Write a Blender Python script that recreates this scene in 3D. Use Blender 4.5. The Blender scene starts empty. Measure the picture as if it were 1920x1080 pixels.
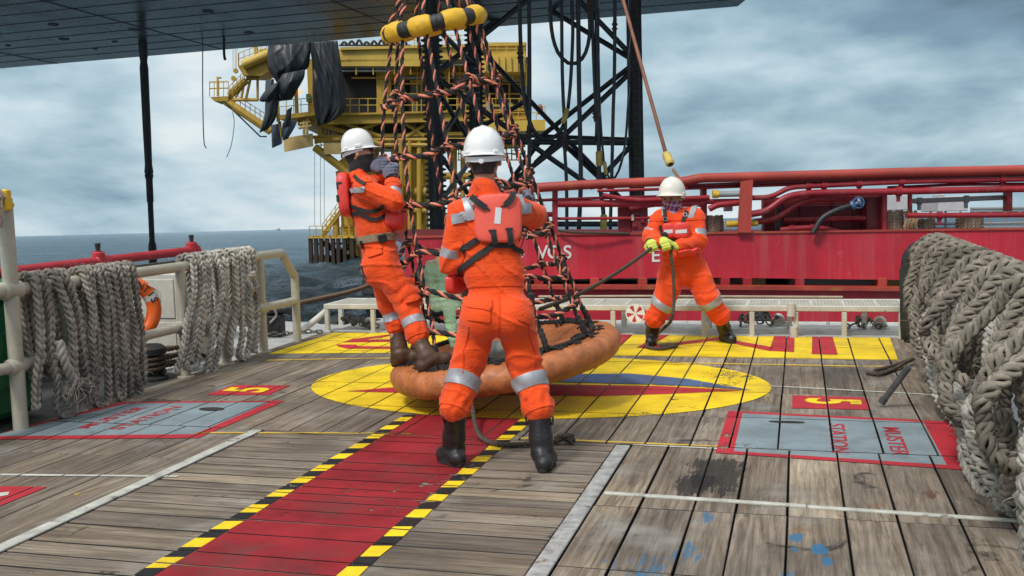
import bpy, bmesh, math, random
import numpy as np
from mathutils import Vector, Matrix
random.seed(7); RNG = np.random.default_rng(11)
scene = bpy.context.scene
COL = scene.collection

# ------------------------------------------------------------------ camera
F_PX = 1950.0                                   # focal length in pixels of a 1920 wide picture
CAM = np.array([0.0, 0.0, 1.54])
CR = np.array([0.96397638, 0.26463724, -0.02677055])
CU = np.array([0.000725251, 0.0980303332, 0.995183163])
CF = np.array([-0.26598685, 0.95935248, -0.094307])
cd = bpy.data.cameras.new('camera'); cam = bpy.data.objects.new('camera', cd); COL.objects.link(cam)
cd.sensor_width = 36.0; cd.lens = 36.0 * F_PX / 1920.0; cd.clip_start = 0.05; cd.clip_end = 20000
M = Matrix.Identity(4)
for i in range(3):
    M[i][0] = CR[i]; M[i][1] = CU[i]; M[i][2] = -CF[i]; M[i][3] = CAM[i]
cam.matrix_world = M
scene.camera = cam
scene.view_settings.view_transform = 'Standard'; scene.view_settings.look = 'None'
scene.view_settings.exposure = 0.0; scene.view_settings.gamma = 1.0

def ray(px, py):
    return CF + (px - 960) / F_PX * CR + (540 - py) / F_PX * CU
def PD(px, py, d): return CAM + ray(px, py) * d                       # at a depth from the camera
def PZ(px, py, z=0.0):
    r = ray(px, py); return CAM + r * ((z - CAM[2]) / r[2])
def PX(px, py, X):
    r = ray(px, py); return CAM + r * ((X - CAM[0]) / r[0])
def PY(px, py, Y):
    r = ray(px, py); return CAM + r * ((Y - CAM[1]) / r[1])
# the sea is level, the work boat is pitched and heeled a little: the sea has a frame of its own
h1 = ray(0, 443); h2 = ray(1100, 415)
SN = np.cross(h2, h1); SN /= np.linalg.norm(SN)
if SN[2] < 0: SN = -SN
SF = CF - (CF @ SN) * SN; SF /= np.linalg.norm(SF)
SR = np.cross(SF, SN)
SEA_H = 4.2
SO = CAM - SN * SEA_H
def SW(x, y, z): return SO + SR * x + SF * y + SN * z                 # sea frame -> world
def S(px, py, d):
    r = ray(px, py); return CAM + r * (d / (r @ SF))
def Sl(px, py, d):                                                     # pixel at depth -> local sea coordinates
    p = S(px, py, d) - SO; return np.array([p @ SR, p @ SF, p @ SN])
def SH(px, py, z):
    r = ray(px, py); return CAM + r * ((z - SEA_H) / (r @ SN))

# ------------------------------------------------------------------ node helpers
class NT:
    def __init__(s, nt): s.nt = nt
    def n(s, t, **kw):
        nd = s.nt.nodes.new(t)
        for k, v in kw.items():
            if k in ('ins',):
                for a, b in v.items():
                    if hasattr(b, 'is_output') or isinstance(b, bpy.types.NodeSocket): s.nt.links.new(b, nd.inputs[a])
                    else: nd.inputs[a].default_value = b
            else: setattr(nd, k, v)
        return nd
    def lk(s, a, b): s.nt.links.new(a, b)
    def math(s, op, a, b=0.0, c=None):
        nd = s.n('ShaderNodeMath', operation=op)
        for i, v in enumerate((a, b) if c is None else (a, b, c)):
            if isinstance(v, bpy.types.NodeSocket): s.lk(v, nd.inputs[i])
            else: nd.inputs[i].default_value = v
        return nd.outputs[0]
    def noise(s, vec, scale, detail=4, rough=.55, out='Fac', dist=0):
        nd = s.n('ShaderNodeTexNoise'); s.lk(vec, nd.inputs['Vector'])
        nd.inputs['Scale'].default_value = scale; nd.inputs['Detail'].default_value = detail
        nd.inputs['Roughness'].default_value = rough; nd.inputs['Distortion'].default_value = dist
        return nd.outputs[out]
    def ramp(s, fac, stops, interp='LINEAR'):
        nd = s.n('ShaderNodeValToRGB'); cr = nd.color_ramp; cr.interpolation = interp
        while len(cr.elements) > 1: cr.elements.remove(cr.elements[0])
        for i, (p, c) in enumerate(stops):
            e = cr.elements[0] if i == 0 else cr.elements.new(p)
            e.position = p
            if not hasattr(c, '__len__'): c = (c, c, c)
            e.color = (*c[:3], 1)
        s.lk(fac, nd.inputs[0]); return nd.outputs[0]
    def mix(s, fac, a, b, blend='MIX'):
        nd = s.n('ShaderNodeMix', data_type='RGBA', blend_type=blend)
        for sock, v in ((nd.inputs[0], fac), (nd.inputs[6], a), (nd.inputs[7], b)):
            if isinstance(v, bpy.types.NodeSocket): s.lk(v, sock)
            else: sock.default_value = (*v[:3], 1) if hasattr(v, '__len__') else v
        return nd.outputs[2]
    def mapping(s, vec, scale=(1, 1, 1), loc=(0, 0, 0), rot=(0, 0, 0)):
        nd = s.n('ShaderNodeMapping'); s.lk(vec, nd.inputs[0])
        nd.inputs['Scale'].default_value = scale; nd.inputs['Location'].default_value = loc; nd.inputs['Rotation'].default_value = rot
        return nd.outputs[0]
    def bump(s, height, strength=.3, dist=.01, normal=None):
        nd = s.n('ShaderNodeBump'); s.lk(height, nd.inputs['Height'])
        nd.inputs['Strength'].default_value = strength; nd.inputs['Distance'].default_value = dist
        if normal is not None: s.lk(normal, nd.inputs['Normal'])
        return nd.outputs[0]

def newmat(name):
    m = bpy.data.materials.new(name); m.use_nodes = True
    t = NT(m.node_tree); b = m.node_tree.nodes['Principled BSDF']
    return m, t, b
def pmat(name, col, rough=.5, var=.25, scale=6.0, metal=0.0, spec=.5, bump=.0, bscale=40, wear=None, wear_amt=.5, wscale=9, coat=0, stretch=(1, 1, 1), var2=None):
    """painted / plain surface: base colour broken up by noise, optional worn or stained patches, optional bump"""
    m, t, b = newmat(name)
    tc = t.n('ShaderNodeTexCoord').outputs['Object']
    v = t.mapping(tc, stretch)
    nz = t.noise(v, scale, 6, .6)
    lo = tuple(c * (1 - var) for c in col); hi = tuple(min(1, c * (1 + var)) for c in col)
    c = t.ramp(nz, [(.3, lo), (.7, hi)])
    r = rough
    if wear is not None:
        w = t.noise(v, wscale, 9, .68)
        f = t.ramp(w, [(wear_amt, 0), (wear_amt + .07, 1)])
        c = t.mix(f, c, wear)
    t.lk(c, b.inputs['Base Color'])
    rn = t.ramp(t.noise(v, scale * 2.3, 5), [(.3, max(0.02, rough - .1)), (.7, min(1, rough + .12))])
    t.lk(rn, b.inputs['Roughness'])
    b.inputs['Metallic'].default_value = metal
    b.inputs['Specular IOR Level'].default_value = spec
    if coat: b.inputs['Coat Weight'].default_value = coat
    if bump:
        t.lk(t.bump(t.noise(v, bscale, 6, .6), bump, .01), b.inputs['Normal'])
    return m

# ------------------------------------------------------------------ sky and sun
SUN_EL, SUN_AZ = math.radians(52), math.radians(200)     # behind the camera, a little to the left
w = bpy.data.worlds.new('World'); scene.world = w; w.use_nodes = True
t = NT(w.node_tree)
for nd in list(w.node_tree.nodes): w.node_tree.nodes.remove(nd)
sky = t.n('ShaderNodeTexSky', sky_type='NISHITA', sun_disc=False)
sky.sun_elevation = SUN_EL; sky.sun_rotation = SUN_AZ
gen = t.n('ShaderNodeTexCoord').outputs['Generated']
# direction in the sea frame
def dotc(vec, const):
    nd = t.n('ShaderNodeVectorMath', operation='DOT_PRODUCT'); t.lk(vec, nd.inputs[0]); nd.inputs[1].default_value = tuple(const)
    return nd.outputs['Value']
dx, dy, dz = dotc(gen, SR), dotc(gen, SF), dotc(gen, SN)
zz = t.math('MAXIMUM', dz, 0.0)
den = t.math('ADD', zz, 0.36)
comb = t.n('ShaderNodeCombineXYZ')
t.lk(t.math('DIVIDE', dx, den), comb.inputs[0]); t.lk(t.math('DIVIDE', dy, den), comb.inputs[1]); t.lk(t.math('MULTIPLY', zz, 3.0), comb.inputs[2])
cv = t.mapping(comb.outputs[0], (1.0, .8, 1.0), (3.1, 1.7, .4))
n1 = t.noise(cv, 1.45, 7, .47, dist=.35)
n2 = t.noise(t.mapping(cv, (1, 1, 1.6), (7.3, 2.2, 5.1)), 4.2, 7, .52, dist=.2)
cl = t.math('ADD', t.math('MULTIPLY', n1, .76), t.math('MULTIPLY', n2, .24))
cl = t.math('MULTIPLY_ADD', t.math('SUBTRACT', cl, .5), 1.25, .5)
# heavier cloud towards the upper right, brighter band low over the water
cl = t.math('SUBTRACT', cl, t.math('MULTIPLY', t.math('MULTIPLY_ADD', t.math('MAXIMUM', dx, -.16), .56, .045), t.math('MINIMUM', t.math('MULTIPLY', zz, 4.6), 1.0)))
low = t.math('SUBTRACT', 1.0, t.math('MINIMUM', t.math('MULTIPLY', zz, 9.0), 1.0))
cl = t.math('ADD', cl, t.math('MULTIPLY', low, .085))
cc = t.ramp(cl, [(.27, (.12, .19, .26)), (.38, (.22, .345, .45)), (.46, (.37, .53, .62)), (.53, (.55, .70, .78)), (.62, (.78, .86, .89))])
up = t.math('MINIMUM', t.math('MULTIPLY', t.math('MAXIMUM', t.math('SUBTRACT', zz, .28), 0.0), 2.0), 1.0)
cc = t.mix(up, cc, (1.15, 1.2, 1.25))                    # bright thin overcast high overhead
sc_ = t.mix(1.0, cc, (10.0, 10.0, 10.0), 'MULTIPLY')
allc = t.mix(.94, sky.outputs[0], sc_)
bg = t.n('ShaderNodeBackground'); t.lk(allc, bg.inputs[0]); bg.inputs[1].default_value = 0.1
wo = t.n('ShaderNodeOutputWorld'); t.lk(bg.outputs[0], wo.inputs[0])
sl = bpy.data.lights.new('sun', 'SUN'); sl.energy = 2.5; sl.angle = math.radians(10); sl.color = (1, .96, .9)
sun = bpy.data.objects.new('sun', sl); COL.objects.link(sun)
# sun_rotation is measured clockwise from +Y seen from above
sd = Vector((math.sin(SUN_AZ) * math.cos(SUN_EL), math.cos(SUN_AZ) * math.cos(SUN_EL), math.sin(SUN_EL)))
sun.rotation_euler = sd.to_track_quat('Z', 'Y').to_euler()

# ------------------------------------------------------------------ mesh helpers
def link(name, me, mats, parent=None, smooth=False):
    o = bpy.data.objects.new(name, me); COL.objects.link(o)
    for m in (mats if isinstance(mats, (list, tuple)) else [mats]): me.materials.append(m)
    if parent is not None:
        o.parent = parent
        o.matrix_parent_inverse = parent.matrix_basis.inverted()
    if smooth: me.polygons.foreach_set('use_smooth', [True] * len(me.polygons))
    return o
def tag(o, label=None, cat=None, group=None, kind=None):
    if label: o['label'] = label
    if cat: o['category'] = cat
    if group: o['group'] = group
    if kind: o['kind'] = kind
    return o
def thing(name, label, cat, loc=(0, 0, 0), group=None, rotz=0.0):
    o = bpy.data.objects.new(name, None); COL.objects.link(o); o.location = tuple(float(v) for v in loc); o.rotation_euler = (0, 0, rotz)
    o.empty_display_size = .2
    return tag(o, label, cat, group)
def nrm(v): v = np.asarray(v, float); return v / (np.linalg.norm(v) + 1e-12)
def frames(P, up0=None):
    """parallel transport frames along a polyline"""
    P = np.asarray(P, float); n = len(P)
    T = np.gradient(P, axis=0); T /= (np.linalg.norm(T, axis=1)[:, None] + 1e-12)
    ref = np.array([0, 0, 1.]) if up0 is None else np.asarray(up0, float)
    if abs(T[0] @ ref) > .95 * np.linalg.norm(ref): ref = np.array([1., 0, 0])
    u = nrm(ref - (ref @ T[0]) * T[0]); U = np.empty_like(P); U[0] = u
    for i in range(1, n):
        u = U[i - 1] - (U[i - 1] @ T[i]) * T[i]; U[i] = nrm(u)
    return T, U, np.cross(T, U)
def spline(P, n):
    """Catmull-Rom through the points, resampled evenly to n points"""
    P = np.asarray(P, float)
    if len(P) == 2:
        return P[0] + np.linspace(0, 1, n)[:, None] * (P[1] - P[0])
    Q = np.vstack([2 * P[0] - P[1], P, 2 * P[-1] - P[-2]]); out = []
    tt = np.linspace(0, 1, 16, endpoint=False)[:, None]
    for i in range(1, len(Q) - 2):
        a, b, c, d = Q[i - 1:i + 3]
        out.append(.5 * (2 * b + (c - a) * tt + (2 * a - 5 * b + 4 * c - d) * tt ** 2 + (3 * b - a - 3 * c + d) * tt ** 3))
    out = np.vstack(out + [P[-1:]])
    s = np.r_[0, np.cumsum(np.linalg.norm(np.diff(out, axis=0), axis=1))]
    g = np.linspace(0, s[-1], n)
    return np.stack([np.interp(g, s, out[:, k]) for k in range(out.shape[1])], -1)
def plen(P): return float(np.linalg.norm(np.diff(np.asarray(P, float), axis=0), axis=1).sum())

class MB:
    def __init__(s): s.v = []; s.f = []; s.m = []; s.n = 0
    def add(s, V, Fc, mi=0):
        V = np.asarray(V, float).reshape(-1, 3); o = s.n; s.v.append(V); s.n += len(V)
        for f in Fc: s.f.append(tuple(int(i) + o for i in f)); s.m.append(mi)
        return s
    def box(s, c, size, ax=None, mi=0, bev=0.0):
        """box centred at c; ax = three row axes; bev = chamfer of all edges parallel to z and of the top and bottom rims"""
        ax = np.eye(3) if ax is None else np.asarray(ax, float); hx, hy, hz = np.asarray(size, float) / 2
        b = min(bev, hx * .9, hy * .9, hz * .9)
        if b <= 0:
            L = np.array([[x, y, z] for z in (-hz, hz) for x, y in ((-hx, -hy), (hx, -hy), (hx, hy), (-hx, hy))])
            Fc = [(3, 2, 1, 0), (4, 5, 6, 7), (0, 1, 5, 4), (1, 2, 6, 5), (2, 3, 7, 6), (3, 0, 4, 7)]
        else:
            def ring(x, y, c_, z): return [[-x + c_, -y, z], [x - c_, -y, z], [x, -y + c_, z], [x, y - c_, z], [x - c_, y, z], [-x + c_, y, z], [-x, y - c_, z], [-x, -y + c_, z]]
            L = np.array(ring(hx - b, hy - b, b * .5, -hz) + ring(hx, hy, b, -hz + b) + ring(hx, hy, b, hz - b) + ring(hx - b, hy - b, b * .5, hz))
            Fc = [tuple(range(7, -1, -1)), tuple(range(24, 32))]
            for k in range(3):
                for i in range(8): j = (i + 1) % 8; Fc.append((k * 8 + i, k * 8 + j, k * 8 + 8 + j, k * 8 + 8 + i))
        return s.add(np.asarray(c, float) + L @ ax, Fc, mi)
    def beam(s, a, b, w, h, up=(0, 0, 1), mi=0, bev=0.0):
        a = np.asarray(a, float); b = np.asarray(b, float); d = b - a; L = np.linalg.norm(d); d = d / L
        up = np.asarray(up, float)
        if abs(d @ nrm(up)) > .98: up = np.array([0, 1., 0]) if abs(d[1]) < .9 else np.array([1., 0, 0])
        sx = nrm(np.cross(d, up)); uz = np.cross(sx, d)
        return s.box((a + b) / 2, (w, L, h), np.array([sx, d, uz]), mi, bev)
    def tube(s, P, r, k=10, mi=0, cap=True, flat=None, up0=None):
        P = np.asarray(P, float); n = len(P); T, U, B = frames(P, up0)
        r = np.broadcast_to(np.asarray(r, float), (n,)); a = np.arange(k) * 2 * np.pi / k
        f1, f2 = flat if flat else (1, 1)
        V = P[:, None] + r[:, None, None] * (f1 * np.cos(a)[None, :, None] * U[:, None] + f2 * np.sin(a)[None, :, None] * B[:, None])
        Fc = [(i * k + j, i * k + (j + 1) % k, (i + 1) * k + (j + 1) % k, (i + 1) * k + j) for i in range(n - 1) for j in range(k)]
        if cap: Fc += [tuple(range(k - 1, -1, -1)), tuple((n - 1) * k + j for j in range(k))]
        return s.add(V.reshape(-1, 3), Fc, mi)
    def cyl(s, a, b, r, r2=None, k=12, mi=0):
        return s.tube([a, b], [r, r if r2 is None else r2], k, mi)
    def lathe(s, c, ax, prof, k=24, mi=0):
        """profile of (radius, height) turned about axis ax through c"""
        ax = nrm(ax); u = nrm(np.cross(ax, [0.3, .7, .2])); v = np.cross(ax, u); a = np.arange(k) * 2 * np.pi / k
        V = []
        for r, z in prof: V.append(np.asarray(c, float) + z * ax + r * (np.cos(a)[:, None] * u + np.sin(a)[:, None] * v))
        n = len(prof)
        Fc = [(i * k + j, i * k + (j + 1) % k, (i + 1) * k + (j + 1) % k, (i + 1) * k + j) for i in range(n - 1) for j in range(k)]
        return s.add(np.array(V).reshape(-1, 3), Fc, mi)
    def torus(s, c, ax, R, r, k=28, k2=10, mi=0, a0=0, a1=2 * np.pi, u0=None):
        ax = nrm(ax); u = nrm(np.cross(ax, [0.3, .7, .2])) if u0 is None else nrm(u0); v = np.cross(ax, u)
        full = abs(a1 - a0 - 2 * np.pi) < 1e-6
        a = np.linspace(a0, a1, k, endpoint=not full); b = np.arange(k2) * 2 * np.pi / k2
        V = np.array([[np.asarray(c, float) + (R + r * np.cos(q)) * (np.cos(p) * u + np.sin(p) * v) + r * np.sin(q) * ax for q in b] for p in a])
        m = k if full else k - 1
        Fc = [(i * k2 + j, ((i + 1) % k) * k2 + j, ((i + 1) % k) * k2 + (j + 1) % k2, i * k2 + (j + 1) % k2) for i in range(m) for j in range(k2)]
        return s.add(V.reshape(-1, 3), Fc, mi)
    def prism(s, poly, d, mi=0):
        """polygon (3D points) pushed along vector d"""
        A = np.asarray(poly, float); B = A + np.asarray(d, float); n = len(A)
        Fc = [tuple(range(n - 1, -1, -1)), tuple(range(n, 2 * n))] + [(i, (i + 1) % n, n + (i + 1) % n, n + i) for i in range(n)]
        return s.add(np.vstack([A, B]), Fc, mi)
    def grid(s, G, mi=0, thick=0.0, closed=False):
        """G[i,j] grid of points; thick > 0 makes a closed sheet"""
        G = np.asarray(G, float); a, b, _ = G.shape
        bb = b if closed else b - 1
        Fc = [(i * b + j, i * b + (j + 1) % b, (i + 1) * b + (j + 1) % b, (i + 1) * b + j) for i in range(a - 1) for j in range(bb)]
        if thick:
            du = np.gradient(G, axis=0); dv = np.gradient(G, axis=1); N = np.cross(du, dv); N /= (np.linalg.norm(N, axis=2)[..., None] + 1e-12)
            H = G - N * thick; o = a * b
            F2 = [tuple(o + q for q in reversed(f)) for f in Fc]
            E = []
            for i in range(a - 1):
                if not closed:
                    E += [(i * b, (i + 1) * b, o + (i + 1) * b, o + i * b), ((i + 1) * b + b - 1, i * b + b - 1, o + i * b + b - 1, o + (i + 1) * b + b - 1)]
            for j in range(bb):
                j2 = (j + 1) % b
                E += [(j2, j, o + j, o + j2), ((a - 1) * b + j, (a - 1) * b + j2, o + (a - 1) * b + j2, o + (a - 1) * b + j)]
            return s.add(np.vstack([G.reshape(-1, 3), H.reshape(-1, 3)]), Fc + F2 + E, mi)
        return s.add(G.reshape(-1, 3), Fc, mi)
    def build(s, name, mats, parent=None, smooth=False, angle=None, attr=None):
        me = bpy.data.meshes.new(name)
        V = np.vstack(s.v)
        me.from_pydata(V.tolist(), [], s.f); me.update()
        if any(s.m): me.polygons.foreach_set('material_index', s.m)
        o = link(name, me, mats, parent, smooth)
        if angle is not None:
            me.polygons.foreach_set('use_smooth', [True] * len(me.polygons))
            me.set_sharp_from_angle(angle=math.radians(angle))
        return o

def twist_rope(mb, P, R, strands=3, pitch=None, mis=(0, 0, 1), k=6, step=None, phase=0.0):
    """laid rope: strands wound round the path"""
    L = plen(P); pitch = pitch or R * 7; step = step or pitch / 9
    n = max(4, int(L / step)); Q = spline(P, n); T, U, B = frames(Q)
    s = np.linspace(0, L, n); r = R * (.50 if strands == 3 else .46)
    for i in range(strands):
        a = 2 * np.pi * (s / pitch + i / strands) + phase
        C = Q + (R - r) * (np.cos(a)[:, None] * U + np.sin(a)[:, None] * B)
        mb.tube(C, r, k, mis[i % len(mis)])
    return mb
def plait_rope(mb, P, W, nrmls=None, pitch=None, k=5, mis=(0, 1), up0=None, sub=2):
    """eight strand plait: four pairs of strands weaving across a flattened section; nrmls = facing direction along the path"""
    L = plen(P); pitch = pitch or W * 2.15
    n = max(8, int(L / (pitch / 13))); Q = spline(P, n)
    T, U, B = frames(Q, up0)
    if nrmls is not None:
        Nn = spline(nrmls, n) if len(nrmls) != n else nrmls
        U = Nn - np.sum(Nn * T, 1)[:, None] * T; U /= (np.linalg.norm(U, axis=1)[:, None] + 1e-9); B = np.cross(T, U)
    s = np.linspace(0, L, n); a0 = W * .5
    rs = W * .122 if sub == 2 else W * .165
    for i in range(4):
        th = 2 * np.pi * (s / pitch + i / 4.0)
        x = (a0 - rs * 1.6) * np.sin(th); y = W * .23 * np.sin(2 * th)
        dxs = np.cos(th); dys = 2 * W * .23 / a0 * np.cos(2 * th)
        for q in ((-1, 1) if sub == 2 else (0,)):
            # pair lies side by side along the path
            sh = q * rs * .95
            C = Q + x[:, None] * B + y[:, None] * U + T * (sh * .72) + B * ((-sh * .7) * np.sign(dxs) * np.minimum(1, np.abs(dxs) * 2))[:, None]
            mb.tube(C, rs * (1.08 + .06 * np.sin(s * 37 + i)), k, mis[(i + (q > 0)) % len(mis)])
    return mb
# ------------------------------------------------------------------ sea
def make_sea():
    na, nr = 620, 520
    ang = np.linspace(math.radians(-75), math.radians(75), na)
    ang = np.sign(ang) * np.abs(ang / math.radians(75)) ** 1.35 * math.radians(75)
    rr = np.concatenate([np.geomspace(3.0, 260, 400), np.geomspace(270, 9000, nr - 400)])
    A, Rr = np.meshgrid(ang, rr)
    X = np.sin(A) * Rr; Y = np.cos(A) * Rr; Z = np.zeros_like(X)
    dr = np.gradient(rr)[:, None] + 0 * A; da = np.gradient(ang)[None, :] * Rr
    sp = np.maximum(dr, da)
    rg = np.random.default_rng(5)
    for i in range(70):
        lam = 0.45 * (9 / 0.45) ** rg.random(); th = rg.normal(.35, .75) + math.pi / 2; k = 2 * np.pi / lam
        amp = .020 * lam ** .80 * (.5 + rg.random())
        wgt = np.clip((lam / sp - 2.5) / 2.5, 0, 1)
        ph = k * (X * math.cos(th) + Y * math.sin(th)) + rg.random() * 6.28 + 1.2 * np.sin(X * .11 / lam ** .3 + Y * .07 + i)
        c = np.sin(ph)
        Z += wgt * amp * (1 - 2 * np.abs(np.sin(ph / 2))) if i % 3 else wgt * amp * c
    Z -= Z.mean()
    W = SO + X[..., None] * SR + Y[..., None] * SF + Z[..., None] * SN
    mb = MB(); mb.grid(W)
    m, t, b = newmat('sea_water')
    tc = t.n('ShaderNodeTexCoord').outputs['Object']
    v = t.mapping(tc, (1, 1, 1))
    cdn = t.n('ShaderNodeCameraData').outputs['View Distance'] if False else None
    n1 = t.noise(t.mapping(v, (1, .7, 1)), 2.2, 8, .62); n2 = t.noise(t.mapping(v, (.10, .16, .1)), 1.6, 9, .68)
    n3 = t.noise(t.mapping(v, (.022, .05, .02)), 1.3, 10, .72)
    hsum = t.math('ADD', t.math('ADD', t.math('MULTIPLY', n1, .48), t.math('MULTIPLY', n2, 1.6)), t.math('MULTIPLY', n3, 3.2))
    t.lk(t.bump(hsum, 1.0, .8), b.inputs['Normal'])
    patch = t.ramp(t.noise(t.mapping(v, (.02, .06, .02)), 1.2, 10, .72), [(.38, 0), (.62, 1)])
    bmp = t.bump(hsum, 1.0, .8)
    dif = t.n('ShaderNodeBsdfDiffuse'); t.lk(t.mix(patch, (.004, .016, .026), (.036, .095, .130)), dif.inputs[0])
    glo = t.n('ShaderNodeBsdfGlossy'); glo.inputs['Roughness'].default_value = .16; glo.inputs['Color'].default_value = (.80, .90, .97, 1); t.lk(bmp, glo.inputs['Normal']); t.lk(bmp, dif.inputs['Normal'])
    fr = t.n('ShaderNodeFresnel'); fr.inputs['IOR'].default_value = 1.33; t.lk(bmp, fr.inputs['Normal'])
    # waves hide one another at a low angle: the mirror share levels off
    ff = t.math('MULTIPLY', t.math('TANH', t.math('MULTIPLY', fr.outputs[0], 2.4)), .78)
    mx = t.n('ShaderNodeMixShader'); t.lk(ff, mx.inputs[0]); t.lk(dif.outputs[0], mx.inputs[1]); t.lk(glo.outputs[0], mx.inputs[2]); t.lk(mx.outputs[0], m.node_tree.nodes['Material Output'].inputs[0])
    b.inputs['Roughness'].default_value = .12; b.inputs['IOR'].default_value = 1.33
    b.inputs['Specular IOR Level'].default_value = .34
    o = mb.build('sea', m, smooth=True); tag(o, kind='structure')
make_sea()

# ------------------------------------------------------------------ deck: planks, paint
WOOD_Y1 = PZ(1000, 626)[1]                       # the wood stops where the steel stern strip begins
X_L, X_R = -5.16, 1.2
XS0, XS1 = -1.055, -0.965                        # steel strip right of the walkway
XW0, XW1 = -3.49, -3.41                          # pale strip left of it
Y_LINE = 6.08
PLANKS = []                                      # x0,x1,y0,y1,z,tx,ty,rnd,dirn
def plank(x0, x1, y0, y1, dirn):
    PLANKS.append((x0, x1, y0, y1, random.uniform(-.0005, .0005), random.uniform(-.0004, .0004), random.uniform(-.0003, .0003), random.random(), dirn))
def lay_long(x0, x1, y0, y1, wid, joints):
    x = x0
    while x < x1 - .03:
        ww = wid * random.uniform(.82, 1.18); xe = min(x + ww, x1)
        if x1 - xe < .07: xe = x1
        js = [y0] + [j + random.uniform(-.002, .002) for j in joints if y0 + .1 < j < y1 - .1] + [y1]
        for a, b_ in zip(js[:-1], js[1:]): plank(x, xe, a, b_, 0)
        x = xe
def lay_tran(x0, x1, y0, y1, wid, jx=()):
    y = y0
    while y < y1 - .02:
        ww = wid * random.choice((.7, .9, 1.0, 1.15, 1.5)); ye = min(y + ww, y1)
        if y1 - ye < .05: ye = y1
        js = [x0] + list(jx) + [x1]
        for a, b_ in zip(js[:-1], js[1:]): plank(a, b_, y, ye, 1)
        y = ye
YB = 1.2
lay_long(X_L, XW0, YB, Y_LINE - .001, .23, [5.30, 3.2])
lay_tran(XW1, XS0, YB, Y_LINE - .001, .17)
lay_long(XS1, X_R, YB, Y_LINE - .001, .235, [4.03, 4.86])
lay_long(X_L, X_R, Y_LINE + .001, WOOD_Y1, .27, [6.9, 7.75, 8.9, 9.34, 9.97])
SEP = [4.86]                                      # pale batten across the right field
def zp(pk, x, y):
    x0, x1, y0, y1, z, tx, ty = pk[:7]
    return z + tx * (x - (x0 + x1) / 2) + ty * (y - (y0 + y1) / 2)

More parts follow.
